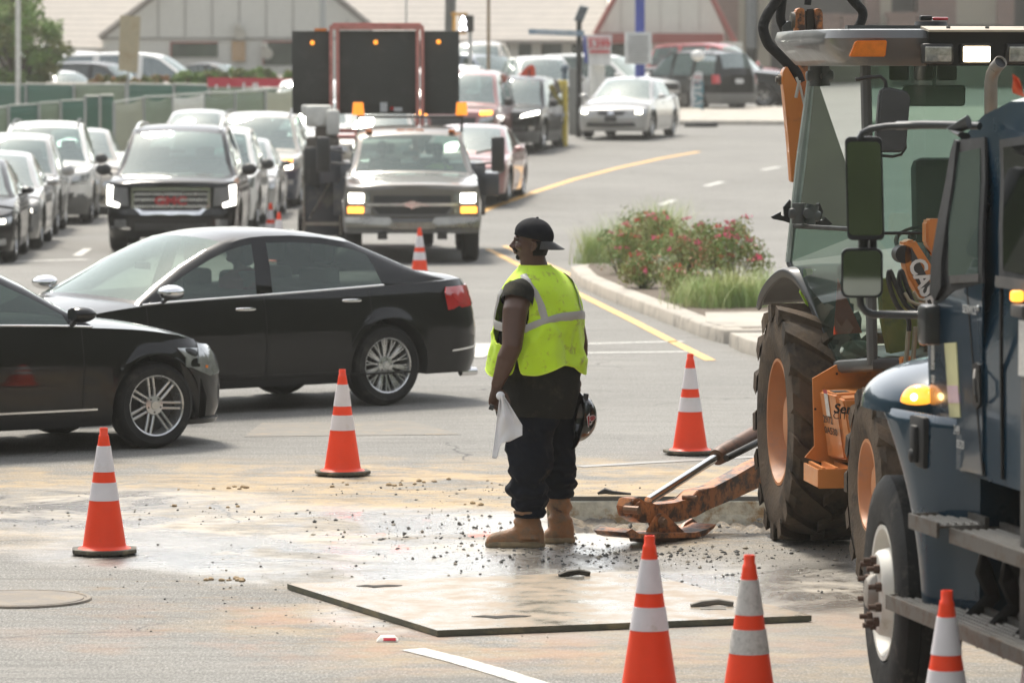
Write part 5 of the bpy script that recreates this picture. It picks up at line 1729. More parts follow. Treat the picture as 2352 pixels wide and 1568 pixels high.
mb.ball(HC + Vector((-.096, 0, -.075)), (.013, .023, .0085), 14, 8)        # lower lip
for s_ in (-1, 1):                                                       # ears
    e0 = HC + Vector((.006, s_ * .074, -.032))
    mb.tube([e0 + Vector((-.008, 0, -.024)), e0 + Vector((.008, s_ * .006, -.018)), e0 + Vector((.020, s_ * .012, .004)), e0 + Vector((.012, s_ * .012, .024)), e0 + Vector((-.006, s_ * .006, .022))], [.007, .008, .008, .008, .006], 8)
    mb.ball(e0 + Vector((.004, s_ * .002, .0)), (.012, .006, .020), 10, 8)
# arms
def arm(sh, el, wr, r, bulge):
    m1 = sh.lerp(el, .35) + bulge; m2 = el.lerp(wr, .3) + bulge * .5
    mb.tube([sh + Vector((0, 0, .03)), sh - Vector((0, 0, .02)), m1, sh.lerp(el, .7) + bulge * .4, el, m2, el.lerp(wr, .65), wr], r, 22)
arm(SHL, ELL, WRL, [.06, .078, .074, .066, .060, .058, .046, .034], Vector((-.008, -.02, 0)))
arm(SHR, ELR, WRR, [.06, .072, .066, .057, .050, .049, .040, .032], Vector((.016, .0, 0)))
mb.tube([SHL + rv * .12, SHL], [.07, .07], 16); mb.tube([SHR - rv * .12, SHR], [.07, .065], 16)
hand_fingers(mb, WRL, Vector((-.12, -.02, -1)), Vector((-.70, -.70, .0)), Vector((.75, -.6, -.1)), 1.0, 1.06)
hand_fingers(mb, WRR, Vector((-.02, .0, -1)), Vector((-.75, -.6, 0)), Vector((-.5, .8, 0)), .75, 1.0)
# hidden trunk and legs so that the figure is one body under the clothes
mb.tube([(.02, 0, .9), (.02, 0, 1.1), (.03, 0, 1.35), (.03, .01, 1.5), (.02, .02, 1.58)], [.15, .17, .16, .14, .10], 20)
mb.tube([(-.0, -.06, .9), (-.02, -.085, .5), (-.02, -.09, .1)], [.10, .07, .045], 14)
mb.tube([(.08, .08, .9), (.14, .115, .5), (.155, .125, .12)], [.10, .065, .045], 14)
body = mb.build('body', M_SKIN, worker, weld=False)
remesh(body, .0052, 3, .5)

# eye, eyebrow, moustache and goatee
mb = MB()
for s_ in (-1, 1):
    mb.ball(HC + Vector((-.0885, s_ * .036, -.012)), (.0105, .0125, .0075), 12, 8)
mb.build('eyes', mat('eye_white', (.42, .38, .33), .2), worker)
mb = MB()
for s_ in (-1, 1):
    mb.ball(HC + Vector((-.096, s_ * .037, -.012)), (.006, .006, .006), 10, 8)
mb.build('pupils', mat('pupil', (.006, .004, .003), .2), worker)
M_HAIR = mat('black_hair', (.006, .005, .004), .9, bump=.8, bscale=260)
mb = MB()
mb.tube([HC + Vector((-.088, -.033, -.070)), HC + Vector((-.104, -.018, -.051)), HC + Vector((-.110, 0, -.0495)), HC + Vector((-.104, .018, -.051)), HC + Vector((-.088, .033, -.070))], [.005, .006, .006, .006, .005], 8)
mb.ball(HC + Vector((-.078, 0, -.100)), (.018, .028, .018), 14, 8)
for s_ in (-1, 1): mb.tube([HC + Vector((-.102, s_ * .020, .006)), HC + Vector((-.096, s_ * .045, .010)), HC + Vector((-.078, s_ * .062, .004))], [.004, .0045, .003], 6)
mb.build('facial_hair', M_HAIR, worker)
mb = MB()
rows = []
for i in range(10):
    t = i / 9
    z = -.005 - .085 * t
    rows.append([HC + Vector((.012 + math.cos(a) * (.103 - .030 * t), math.sin(a) * (.079 - .008 * t), z)) for a in [(-.56 + 1.12 * k / 20) * PI * .95 for k in range(21)]])
mb.grid(rows)
o = mb.build('hair', M_HAIR, worker); s = o.modifiers.new('s', 'SOLIDIFY'); s.thickness = .004; s.offset = 1

# cap worn backwards: panelled dome, rim and a flat peak at the nape
cap_root = None
mb = MB()
tilt = Matrix.Rotation(R(12), 3, 'Y')           # + tips the back down
CC = HC + Vector((.010, 0, .028))
rows = []
for i in range(19):
    e = PI / 2 * (1 - i / 18 * 1.12)
    row = []
    for k in range(60):
        a = 2 * PI * k / 60
        ce = max(math.cos(e), 1e-3)
        seam = 1 - .012 * math.exp(-(((a % (PI / 3)) - 0) / .05) ** 2) - .012 * math.exp(-(((a % (PI / 3)) - PI / 3) / .05) ** 2)
        rx = .119 * (1 + .02 * math.cos(a)); ry = .094
        hgt = .103
        q = Vector((math.cos(a) * ce * rx, math.sin(a) * ce * ry, math.sin(e) * hgt)) * (seam if i > 1 else 1)
        if e < .1: q.x *= .985; q.y *= .985
        f = noise.noise(q * 22) * .004
        row.append(CC + tilt @ (q * (1 + f * 6)))
    rows.append(row)
mb.grid(rows, True)
mb.ball(CC + tilt @ Vector((0, 0, .106)), (.009, .009, .005), 10, 6)
cap = mb.build('cap', M_CAP, worker, ang=70)
s = cap.modifiers.new('s', 'SOLIDIFY'); s.thickness = .003; s.offset = -1
mb = MB()
rows = []
for i in range(13):
    v = i / 12
    row = []
    for k in range(25):
        u = -1 + 2 * k / 24
        a = u * 1.12
        base = Vector((math.cos(a) * .113, math.sin(a) * .090, -.022))
        ext = .082 * (1 - abs(u) ** 3.2)
        q = base + Vector((ext * v, 0, -.030 * v - .020 * u * u * v + .010 * (1 - u * u)))
        row.append(CC + tilt @ q)
    rows.append(row)
mb.grid(rows)
pk_ = mb.build('peak', mat('cap_peak', (.05, .05, .052), .6, var=.1), cap)
s = pk_.modifiers.new('s', 'SOLIDIFY'); s.thickness = .004; s.offset = 0

# ---- white rag in the left hand
rx, rz = px2(1150, 905)
rag = empty('rag', (WX + rx, WY - .36, rz), 0, 'white cotton rag hanging from the left hand of the worker', 'rag')
mb = MB()
rows = []
for i in range(31):
    v = i / 30
    row = []
    for k in range(25):
        u = k / 24
        xl = -.005 - .045 * v; xr = .022 + .105 * min(1, v * 1.35)
        zb = -.335 + .0 if u < .2 else 0
        z_end = smooth_tab([(0, -.35), (.18, -.345), (.3, -.27), (.6, -.25), (1.0, -.215)], u)
        x = xl + (xr - xl) * u
        z = .012 + (z_end - .012) * v
        y = -.02 + .028 * math.sin(u * 9 + v * 1.3) * (.35 + .65 * (1 - v)) + .02 * noise.noise(Vector((u * 3, v * 3, 2)))
        row.append((x, y, z))
    rows.append(row)
mb.grid(rows)
mb.ball((.0, .0, .012), (.026, .024, .026), 14, 8)
o = mb.build('cloth', M_RAG, rag, ang=80)
s = o.modifiers.new('s', 'SOLIDIFY'); s.thickness = .003
# black phone-like thing under the fingers
mb = MB(); mb.box((-.052, .01, -.055), (.028, .05, .03), rot=Matrix.Rotation(R(20), 3, 'Y'), bev=.004)
tool = mb.build('radio', M_TRIM, None, loc=(WX + rx, WY - .36, rz))
tag(tool, 'small black device pinched under the worker left-hand fingers above the rag', 'device')

# ---- hard hat in the right hand
hx_, hz_ = px2(1343, 967)
hat = empty('hard_hat', (WX + hx_, WY + .08, hz_), 0, 'glossy black hard hat with a winged bird emblem, hanging from the worker right hand', 'hard hat')
tl = Matrix.Rotation(R(8), 3, 'Y') @ Matrix.Rotation(R(22), 3, 'Z')
def hatp(e, a, g=0.0):
    # crown points to the right of the picture, opening to the left
    ce = math.cos(e)
    ridge = 1 + .02 * math.exp(-(abs(((a + PI) % PI) - PI / 2) / .16) ** 2)
    q = Vector((math.sin(e) * .118 + g * math.sin(e), -math.sin(a) * ce * (.108 + g), math.cos(a) * ce * (.140 + g) * ridge))
    q.x -= .045
    q = Vector((q.x, q.y, q.z))
    return tl @ q
mb = MB()
rows = []
for i in range(20):
    e = PI / 2 * i / 19
    rows.append([hatp(min(e, PI / 2 - .004), 2 * PI * k / 56) for k in range(56)])
mb.grid(rows, True)
# rim and peak
rows = []
for g, dx in ((0, 0), (.012, -.004), (.014, -.010), (.006, -.012)):
    rows.append([hatp(0, 2 * PI * k / 56, g + (.034 * (1 if dx else 0) * max(0, -math.cos(2 * PI * k / 56)) ** 3)) + tl @ Vector((dx, 0, 0)) for k in range(56)])
mb.grid(rows, True)
sh_ = mb.build('shell', M_HARDHAT, hat, ang=50)
s = sh_.modifiers.new('s', 'SOLIDIFY'); s.thickness = .004; s.offset = -1
mb = MB()
for aa in (.15, -.15): mb.tube([hatp(.1, aa), hatp(.6, aa), hatp(1.2, aa * 2)], .004, 6)
mb.box(hatp(.12, .42, .006), (.03, .02, .045), rot=tl, bev=.005)
mb.build('accessory_slot', M_TRIM, hat)
# emblem: silver-edged, red and black winged mark
def hfn(u, v):      # u along picture x, v up -> project to the near half of the crown
    for_x = u + .045; 
    e = math.asin(max(-1, min(1, for_x / .118))); ce = max(.05, math.cos(e))
    cz = max(-1, min(1, v / (.140 * ce))); a = math.acos(cz)
    return hatp(e, a, .0015)
hF = Fn(lambda u, v: hfn(u, v), lambda p: Vector((.3, -1, 0)))
sil = mat('emblem_silver', (.62, .62, .62), .35); erd = mat('emblem_red', (.35, .02, .03), .35); ebk = mat('emblem_black', (.01, .01, .01), .3)
K = lambda L_: [((a - 850) / 2148 * .0 + (a - 850) * .000555, (525 - b) * .00056 - .003) for a, b in L_]
out_ = [(787, 478), (822, 437), (828, 470), (850, 458), (880, 456), (905, 465), (917, 477), (905, 490), (885, 512), (868, 525), (868, 545), (850, 565), (840, 545), (838, 560), (836, 585), (822, 582), (808, 540), (797, 505)]
patch(K(out_), hF, sil, 'emblem', hat, .0005, .0008, .02)
for pl in ([(800, 482), (818, 455), (826, 520), (832, 572), (826, 574), (812, 530)], [(828, 482), (848, 465), (846, 480), (832, 512)], [(852, 466), (868, 462), (850, 510), (838, 522)], [(874, 462), (888, 464), (862, 510), (846, 520)], [(893, 468), (908, 477), (880, 505), (862, 515)]):
    patch(K(pl), hF, erd, 'emblem', hat, .0018, .0008, .02)
for pl in ([(829, 520), (850, 522), (858, 530), (846, 535), (838, 545), (833, 540)],):
    patch(K(pl), hF, ebk, 'emblem', hat, .0018, .0008, .02)
# ================================================================ BACKHOE LOADER (faces the camera)
def plane_hit(px, py, p0, n):
    r = ray(px, py); o = Vector((0, 0, CAMH)); n = Vector(n)
    t = (Vector(p0) - o).dot(n) / r.dot(n)
    return o + r * t
class VFrame:
    """vehicle frame: local x = forward, y = its left, z = up"""
    def __init__(s, ox, oy, f):
        s.o = Vector((ox, oy, 0)); s.f = Vector((f[0], f[1], 0)).normalized(); s.l = Vector((-s.f.y, s.f.x, 0))
        s.rz = math.atan2(s.f.y, s.f.x)
    def loc(s, p):
        d = Vector(p) - s.o
        return Vector((d.dot(s.f), d.dot(s.l), d.z))
    def X(s, px, py, a): return s.loc(plane_hit(px, py, s.o + s.f * a, s.f))
    def Y(s, px, py, b): return s.loc(plane_hit(px, py, s.o + s.l * b, s.l))
BH = VFrame(2.64, 25.42, (.113, -.9935))
M_ORG = mat('excavator_orange', (.56, .20, .045), .42, coat=.25, var=.06, dirt=(.30, .13, .05), dirt_amt=.30, dscale=5)
M_ORGD = mat('excavator_orange_worn', (.48, .18, .055), .5, var=.1, dirt=(.06, .035, .025), dirt_amt=.68, dscale=9, bump=.3, bscale=40)
M_ORGR = mat('rim_orange', (.52, .22, .09), .5, var=.1, dirt=(.35, .2, .13), dirt_amt=.4)
M_MUDT = mat('muddy_tyre', (.085, .062, .043), .85, spec=.2, var=.3, scale=5, bump=.5, bscale=40, dirt=(.032, .026, .021), dirt_amt=.5, dscale=4)
M_CABG = mat('cab_grey', (.07, .074, .074), .45, coat=.2, var=.08)
M_CABL = mat('visor_grey', (.12, .125, .128), .4, coat=.3, var=.08, dirt=(.22, .21, .19), dirt_amt=.3)
M_BLK = mat('machine_black', (.014, .014, .013), .5, var=.2)
M_HOSE = mat('hose_sleeve', (.010, .010, .010), .85, var=.3, bump=1.0, bscale=30)
G_CAB = glass('cab_glass', (.62, .76, .70), .12, .02)
G_CABD = glass('cab_side_glass', (.42, .52, .46), .14, .0)
bh = empty('backhoe_loader', (BH.o.x, BH.o.y, 0), BH.rz, 'orange and grey backhoe loader with stabiliser leg on a wood block', 'backhoe')
X_, Y_ = BH.X, BH.Y
def big_tyre(name, x, y, Rt, Rr, W, nl, side, parent, lug=.045):
    mb = MB(); h = W / 2
    b = Rt - lug
    mb.lathe([(Rr, -h * .72), (Rr + .02, -h * .86), (Rr + (b - Rr) * .5, -h * 1.0), (b - .035, -h * .93), (b, -h * .78), (b + .006, 0), (b, h * .78), (b - .035, h * .93), (Rr + (b - Rr) * .5, h * 1.0), (Rr + .02, h * .86), (Rr, h * .72), (Rr - .03, h * .5), (Rr - .03, -h * .5), (Rr, -h * .72)], axis='y', n=64)
    for s in (-1, 1):
        for i in range(nl):
            a0 = 2 * PI * (i + (.5 if s > 0 else 0)) / nl
            rows = []
            for t in (0, .25, .5, .75, .92, 1.0):
                yy = s * (-.03 + (h * .99 + .03) * min(t, 1.0))
                ang = a0 + .36 * t * (1.0) * (1)
                rr = Rt - .006 * t
                if t > 1: rr = b - .02; yy = s * (h * .99); ang = a0 + .38
                wd = (.030 + .020 * t) / Rt
                bb = b - .012
                if t >= 1: bb = b - .06
                cs = []
                for da, r_ in ((-wd * 1.35, bb), (-wd, rr), (wd, rr), (wd * 1.35, bb)):
                    cs.append(Vector((math.cos(ang + da) * r_, yy, math.sin(ang + da) * r_)))
                rows.append(cs)
            mb.grid(rows, True, True)
    o = mb.build('wheel', M_MUDT, parent, loc=(x, y, Rt), ang=30, weld=False)
    o.rotation_euler = (0, random.random(), 0)
    mb = MB(); s = side
    k = Rr
    prof = [(k + .012, h * .80), (k + .014, h * .86), (k - .004, h * .86), (k - .012, h * .70), (k - .03, h * .55), (k - .045, h * .20), (k * .80, h * .10), (k * .62, h * .16), (k * .52, h * .34), (k * .50, h * .55), (k * .40, h * .62), (.001, h * .64)]
    mb.lathe([(r, q * s) for r, q in prof], axis='y', n=48)
    for i in range(8):
        a = 2 * PI * i / 8
        c = Vector((math.cos(a) * k * .70, h * .14 * s, math.sin(a) * k * .70)); mb.cyl(c, c + Vector((0, .035 * s, 0)), .018, n=6)
    mb.build('rim', M_ORGR, o)
    return o
big_tyre('rear', 0, -.86, .71, .365, .48, 17, -1, bh)
big_tyre('rear', 0, .86, .71, .365, .48, 17, 1, bh)
w1 = big_tyre('front', 2.15, -.80, .54, .24, .36, 15, -1, bh, .03)
w2 = big_tyre('front', 2.15, .80, .54, .24, .36, 15, 1, bh, .03)
# chassis, engine hood, axle
mb = MB()
mb.box((1.2, 0, .62), (3.2, .62, .30), bev=.02); mb.tube([(0, -.7, .70), (0, .7, .70)], .14, 16); mb.tube([(2.15, -.65, .52), (2.15, .65, .52)], .09, 12)
mb.build('chassis', M_BLK, bh)
mb = MB(); mb.box((2.35, .0, 1.06), (1.5, .78, .62), bev=.06); mb.build('engine_hood', M_ORG, bh)
# guard plate, tanks and step between the wheels
def quad_solid(mb, a, b, mi=0):
    mb.grid([a, b], True, True, mi)
mb = MB()
A = .86
pl = [X_(*q, A) for q in ((1866.5, 869), (1920, 838), (2058, 850), (2060, 930), (2060, 1075), (1925, 1060), (1871, 1024))]
quad_solid(mb, pl, [p - Vector((.02, 0, 0)) for p in pl])
# swept foot of the plate
st = [X_(1871, 1024, A), X_(1925, 1060, A), X_(1928, 1075, A), X_(1849, 1050, A)]
quad_solid(mb, st, [p - Vector((.02, 0, 0)) for p in st])
for q in ((1922, 858), (1872.5, 939)):
    c = X_(*q, A + .002); mb.cyl(c, c + Vector((.003, 0, 0)), .007, n=12, mi=1)
mb.build('guard_plate', [M_ORG, M_BLK], bh, smooth=False)
# tank 1
T0, T1 = .90, 1.22
mb = MB()
rearf = [X_(1881, 896, T0), X_(1990, 889, T0), X_(2000, 1050, T0), X_(1902, 1050, T0)]
frontf = [X_(1919, 905, T1), X_(2020, 899, T1), X_(2030, 1056, T1), X_(1940, 1056, T1)]
quad_solid(mb, rearf, frontf)
bmesh.ops.bevel(mb.bm, geom=mb.bm.edges[:], offset=.012, segments=3, affect='EDGES')
tank = mb.build('tank', M_ORG, bh)
mb = MB()
r2 = [X_(1925, 909, 1.235), X_(2040, 900, 1.235), X_(2045, 1045, 1.235), X_(1942, 1040, 1.235)]
f2 = [X_(1935, 915, 1.50), X_(2060, 908, 1.50), X_(2070, 1070, 1.50), X_(1962, 1060, 1.50)]
quad_solid(mb, r2, f2)
bmesh.ops.bevel(mb.bm, geom=mb.bm.edges[:], offset=.014, segments=3, affect='EDGES')
mb.build('tank', M_ORG, bh)
def face_frame(p00, p10, p01):
    return frame(p00, p10 - p00, p01 - p00)
# lettering on the tank side faces
Msten = mat('stencil_black', (.02, .018, .014), .6)
M = face_frame(X_(1903, 964, (T0 + T1) / 2) , X_(1920, 970, T1), X_(1896, 905, (T0 + T1) / 2))
def side_face_frame(px, py):
    # plane of the tank's side face
    n = (frontf[0] - rearf[0]).cross(rearf[3] - rearf[0]).normalized()
    p0w = BH.o + BH.f * rearf[0].x + BH.l * rearf[0].y + Vector((0, 0, rearf[0].z))
    nw = BH.f * n.x + BH.l * n.y + Vector((0, 0, n.z))
    h_ = BH.loc(plane_hit(px, py, p0w, nw))
    xd = (frontf[0] - rearf[0]).normalized()
    yd = (rearf[0] - rearf[3]).normalized()
    if n.y > 0: n = -n
    return frame(h_ + n * .004, xd, yd)
text_mesh('2972', 'stencil', Msten, bh, .062, side_face_frame(1903, 964), .0006, sx=1.5)
text_mesh('0A530', 'stencil', Msten, bh, .058, side_face_frame(1910, 990), .0006, sx=1.6)
mb = MB(); Mf = side_face_frame(1901, 925); mb.prism([(-.035, -.075), (.035, -.075), (.035, .075), (-.035, .075)], 0, .0015, M=Mf); mb.build('warning_label', mat('label_white', (.6, .58, .54), .5, var=.2, scale=50), bh)
mb = MB(); mb.prism([(-.035, .055), (.035, .055), (.035, .077), (-.035, .077)], .0017, .002, M=Mf); mb.build('warning_label', mat('label_red', (.4, .04, .05), .5), bh)
def yz_frame(px, py, a, tilt=0):
    c = X_(px, py, a); return frame(c, (0, 1, math.tan(R(tilt))), (0, 0, 1))
text_mesh('Series', 'lettering', Msten, bh, .075, yz_frame(1951, 940, 1.515, -3), .001, bold=.002, shear=.15)
text_mesh('CITY OF A', 'stencil', Msten, bh, .052, yz_frame(1962, 957, 1.515, -3), .001)
mb = MB()
for k, q in enumerate(((1932, 900, 1.10), (1975, 897, 1.10))):
    c = X_(*q)
    c = Vector((1.06, c.y, rearf[0].z * .5 + frontf[0].z * .5 + .0045)); mb.box(c, (.14, .09, .004), rot=Matrix.Rotation(R(-8) * 0 + math.atan2(rearf[0].z - frontf[0].z, .32), 3, 'Y'))
mb.build('grip_pad', M_BLK, bh)
# step tray
mb = MB()
a0, a1 = .90, 1.34
s0 = X_(1850, 1058, a0); s1 = X_(1925, 1080, a1)
z = s1.z
mb.box(((a0 + a1) / 2, s1.y - .11, z - .045), (a1 - a0, .012, .10))
mb.box(((a0 + a1) / 2, s1.y + .06, z - .02), (a1 - a0, .30, .012))
mb.box((a1, s1.y + .06, z - .045), (.012, .34, .11))
for i in range(3): mb.box(((a0 + a1) / 2, s1.y - .08 + i * .075, z + .0), (a1 - a0 - .02, .02, .03))
mb.build('step', M_ORG, bh, smooth=False)
# fender over the wheel
M_FEN = mat('fender_grey', (.07, .074, .078), .5, coat=.15, var=.08)
path = [(X_(1737, 700, -.62), -.62), (X_(1742, 672, -.5), -.5), (X_(1757, 645, -.35), -.35), (X_(1781, 620, -.15), -.15), (X_(1803, 612, -.02), 0), (X_(1832, 640, .10), .1), (X_(1868, 705, .25), .25), (X_(1895, 765, .40), .40), (X_(1913, 815, .50), .5), (X_(1922, 850, .56), .56)]
outer = [p for p, _ in path]
mb = MB(); rows = []
for i, p in enumerate(outer):
    t = i / (len(outer) - 1)
    n = Vector((p.x * .6, 0, p.z - .6)).normalized()
    q = Vector((p.x - .02, -.60, p.z - .0 + .02))
    if t > .5:
        q = Vector((p.x, p.y + .12 + .25 * (1 - t), p.z + .09))
    rows.append([p - n * .055 + Vector((0, .015, 0)), p - n * .012 + Vector((0, -.004, 0)), p, p.lerp(q, .12) + n * .008, p.lerp(q, .5) + n * .02, q])
# resample smoothly
mb.grid(rows)
fo = mb.build('fender', M_FEN, bh, ang=60)
s = fo.modifiers.new('sub', 'SUBSURF'); s.levels = 2; s.render_levels = 2
s = fo.modifiers.new('s', 'SOLIDIFY'); s.thickness = .012; s.offset = -1

# ---- cab
RA, FA = -.15, 1.30
def post(pts, r, nm='cab_post', m=M_CABG, ell=.8):
    mb = MB(); mb.tube(pts, r, 8, ell=ell); return mb.build(nm, m, bh)
rt, rb = X_(1866, 150, RA), X_(1812, 602, RA)
ft, fb = X_(1988, 150, FA), X_(2004, 836, FA)
rt_m, ft_m = Vector((rt.x, -rt.y, rt.z)), Vector((ft.x, -ft.y, ft.z))
rb_m, fb_m = Vector((rb.x, -rb.y, rb.z)), Vector((fb.x, -fb.y, fb.z))
rbb = X_(1885, 836, .35)
post([rt, rt.lerp(rb, .5) + Vector((0, -.01, 0)), rb], .028, m=mat('post_light', (.30, .34, .32), .25, coat=.6))
post([rt_m, rb_m, Vector((RA, .85, 1.15))], .03)
post([ft, ft.lerp(fb, .5), fb], .040); post([ft_m, fb_m], .045)
post([X_(1925, 842, .80), fb + Vector((.02, 0, -.0)), fb_m + Vector((.02, 0, 0))], .038, 'cab_sill')
post([Vector((RA, .85, 1.2)), Vector((RA, -.5, 1.2))], .04, 'cab_sill')
post([rb, X_(1866, 703, .12), X_(1897, 780, .40), X_(1925, 842, .60)], .022, 'cab_post')
mid_r = X_(1822, 519, RA); mid_f = X_(1996, 529, FA)
post([mid_r, mid_f], .014, 'window_rail', M_BLK)
def sheet(nm, pts, m, push=0.0):
    mb = MB(); mb.face(pts); return mb.build(nm, m, bh, smooth=False)
sheet('side_window', [rt, ft, mid_f, mid_r], G_CABD)
sheet('side_window', [mid_r, mid_f, fb, X_(1925, 838, .75), X_(1897, 778, .40), X_(1866, 701, .12), rb], G_CABD)
sheet('side_window', [rt_m, ft_m, fb_m, rb_m], G_CABD)
wz = X_(2200, 532, FA).z
sheet('windscreen', [Vector((FA + .02, ft.y, ft.z)), Vector((FA + .02, -ft.y, ft.z)), Vector((FA + .02, -ft.y, wz)), Vector((FA + .02, ft.y - .015, wz))], G_CAB)
sheet('windscreen', [Vector((FA + .02, ft.y - .015, wz - .012)), Vector((FA + .02, -ft.y, wz - .012)), Vector((FA + .02, -fb.y, fb.z)), Vector((FA + .02, fb.y, fb.z))], G_CAB)
sheet('rear_window', [rt, rt_m, Vector((RA, .95, 1.9)), rb], glass('cab_rear_glass', (.55, .66, .62), .10, .0))
post([Vector((FA + .02, ft.y, wz - .006)), Vector((FA + .02, -ft.y, wz - .006))], .009, 'window_rail', M_BLK)
# cab interior: floor, seat, wheel, things left on the ledge
mb = MB(); mb.box((.6, 0, 1.12), (1.3, 1.3, .08)); mb.box((.0, .2, 1.45), (.25, .9, .55), bev=.04); mb.build('cab_floor', M_BLK, bh)
cy = lambda px, a: X_(px, 400, a).y
mb = MB(); mb.box((.35, cy(2190, .35), 1.70), (.5, .5, .16), bev=.05)
mb.box((.10, cy(2190, .1), 2.0), (.14, .50, .56), rot=Matrix.Rotation(R(-8), 3, 'Y'), bev=.06); mb.build('seat', mat('cab_seat', (.10, .115, .11), .8), bh)
mb = MB()
c = X_(2135, 560, 1.0)
mb.lathe([(.19, -.012), (.205, 0), (.19, .012), (.178, 0), (.19, -.012)], n=28)
for v in mb.bm.verts: v.co = c + Matrix.Rotation(R(28), 3, 'Y') @ v.co
mb.tube([c, c + Vector((.12, 0, -.35)), c + Vector((.18, 0, -.6))], [.03, .045, .07], 12); mb.ball(c + Vector((.0, -.10, .04)), .028); mb.build('steering_wheel', M_BLK, bh)
mb = MB(); c = X_(2145, 220, 1.15); mb.box(c, (.025, .36, .12), bev=.02); mb.tube([c, c + Vector((0, 0, .17))], .012, 6); mb.build('inner_mirror', mat('mirror_back', (.17, .20, .19), .4), bh)
mb = MB()
for px in (2065, 2122, 2175): mb.box(X_(px, 163, 1.2), (.03, .115, .11), bev=.015)
mb.build('sun_visor', M_BLK, bh)
tri = [X_(1924, 640, .62), X_(1914, 768, .62), X_(1980, 764, .62)]
mb = MB(); quad_solid(mb, tri, [p + Vector((.01, 0, 0)) for p in tri]); mb.build('warning_triangle', mat('triangle_orange', (.85, .10, .03), .4, emis=None), bh)
mb = MB()
ye = [X_(2022, 640, .95), X_(2110, 640, .95), X_(2112, 800, .95), X_(2045, 812, .95), X_(2030, 740, .95)]
quad_solid(mb, ye, [p - Vector((.12, 0, 0)) for p in ye]); mb.build('yellow_box', mat('yellow_box', (.42, .38, .07), .6, dirt=(.2, .2, .08), dirt_amt=.4), bh)
mb = MB()
gv = [X_(1849, 618, .1), X_(1866, 618, .1), X_(1868, 680, .1), X_(1880, 735, .1), X_(1853, 700, .1), X_(1838, 672, .1)]
quad_solid(mb, gv, [p - Vector((.04, 0, 0)) for p in gv]); mb.build('green_jacket', mat('jacket_lime', (.40, .62, .06), .8), bh)
mb = MB(); mb.ball(X_(1970, 800, .7), (.09, .10, .05), 14, 8); mb.ball(X_(1956, 806, .72), (.06, .07, .045), 12, 8); mb.build('white_cloth', mat('cloth_white', (.45, .5, .44), .9, bump=1, bscale=40), bh)
# paper stuck inside the side glass
pp = [X_(1895, 300, .3), X_(1912, 285, .3), X_(1922, 345, .3), X_(1905, 330, .3)]
# ---- roof
mb = MB()
def roof_ring(x0, x1, w, z, r):
    out = []
    for k in range(64):
        a = 2 * PI * k / 64
        c, s = math.cos(a), math.sin(a)
        e = .30
        out.append(Vector(((x0 + x1) / 2 + math.copysign(abs(c) ** e, c) * (x1 - x0) / 2, math.copysign(abs(s) ** e, s) * w, z)))
    return out
zt_, zm, zb_ = X_(1840, 72, .8).z, X_(1830, 98, .8).z, X_(1900, 152, 1.4).z
yw = -X_(1822, 100, .6).y
mb.grid([roof_ring(-.25, 1.35, yw - .20, zb_, 0), roof_ring(-.32, 1.50, yw - .12, zb_ + .005, 0), roof_ring(-.40, 1.60, yw - .02, zm - .02, 0), roof_ring(-.42, 1.62, yw, zm + .02, 0), roof_ring(-.41, 1.60, yw - .015, zt_, 0), roof_ring(-.38, 1.56, yw - .05, zt_ + .006, 0), roof_ring(-.33, 1.50, yw - .1, zt_ - .025, 0)], True, True)
mb.build('roof', M_CABL, bh, ang=50)
yr0 = X_(2130, 120, 1.63).y
mb = MB(); mb.box((1.62, 0, (zb_ + zt_) / 2 - .005), (.06, -2 * yr0, (zt_ - zb_) * .95)); mb.build('light_recess', M_BLK, bh)
mb = MB(); mb.box((1.60, 0, zt_ + .005), (.22, -2 * yr0 + .02, .012), rot=Matrix.Rotation(R(6), 3, 'Y'))
mb.build('visor_lip', mat('lip_tan', (.40, .35, .27), .6, dirt=(.25, .22, .17)), bh)
mb = MB()
b0 = X_(1944, 70, 1.25)
mb.box((1.25, 0, b0.z), (.08, -2 * b0.y, .055)); mb.box((.2, 0, b0.z - .01), (.06, -2 * b0.y, .05))
for i in range(4): mb.cyl((1.62, yr0 + .12 + i * .22, zt_ + .005), (1.62, yr0 + .12 + i * .22, zt_ + .02), .012, n=8)
mb.build('roof_rail', M_CABG, bh)
am = [X_(1963, 94, 1.615), X_(2034, 93, 1.615), X_(2030, 131, 1.615), X_(1948, 131, 1.615)]
mb = MB(); quad_solid(mb, am, [p + Vector((.05, 0, 0)) for p in am]); bmesh.ops.bevel(mb.bm, geom=mb.bm.edges[:], offset=.006, segments=2, affect='EDGES'); mb.build('turn_signal', M_AMBER, bh)
for px, m, lit in ((2152, None, 0), (2240, None, 1), (2345, None, 0), (2470, None, 0)):
    c = X_(px, 124, 1.66)
    mb = MB(); mb.box(c, (.07, .175, .115), bev=.014); hsg = mb.build('work_light', M_TRIM, bh)
    mb = MB(); mb.box(c + Vector((.037, 0, -.002)), (.012, .15, .085), bev=.006)
    mb.build('lens', mat('work_lens_lit', (.9, .85, .7), .2, emis=(1, .80, .50), es=7.0) if lit else mat('work_lens', (.42, .41, .36), .15, metal=.3, coat=1, var=.35, scale=30), hsg)
c = X_(2138, 62, .8)
mb = MB(); mb.lathe([(.001, .03), (.09, .03), (.10, .0), (.11, 0)], (c.x, c.y, c.z), n=20); mb.box(c + Vector((0, -.03, .05)), (.05, .07, .03), bev=.01)
bb_ = mb.build('beacon_base', M_BLK, bh)
mb = MB(); mb.box(c + Vector((.02, .05, .045)), (.05, .09, .02), bev=.008); mb.build('beacon_shard', M_RED, bb_)
mb = MB(); mb.lathe([(.001, .033), (.112, .0), (.118, -.006), (.12, 0)], (c.x, c.y, c.z - .008), n=20); mb.build('beacon_plate', M_ALLOY, bb_)
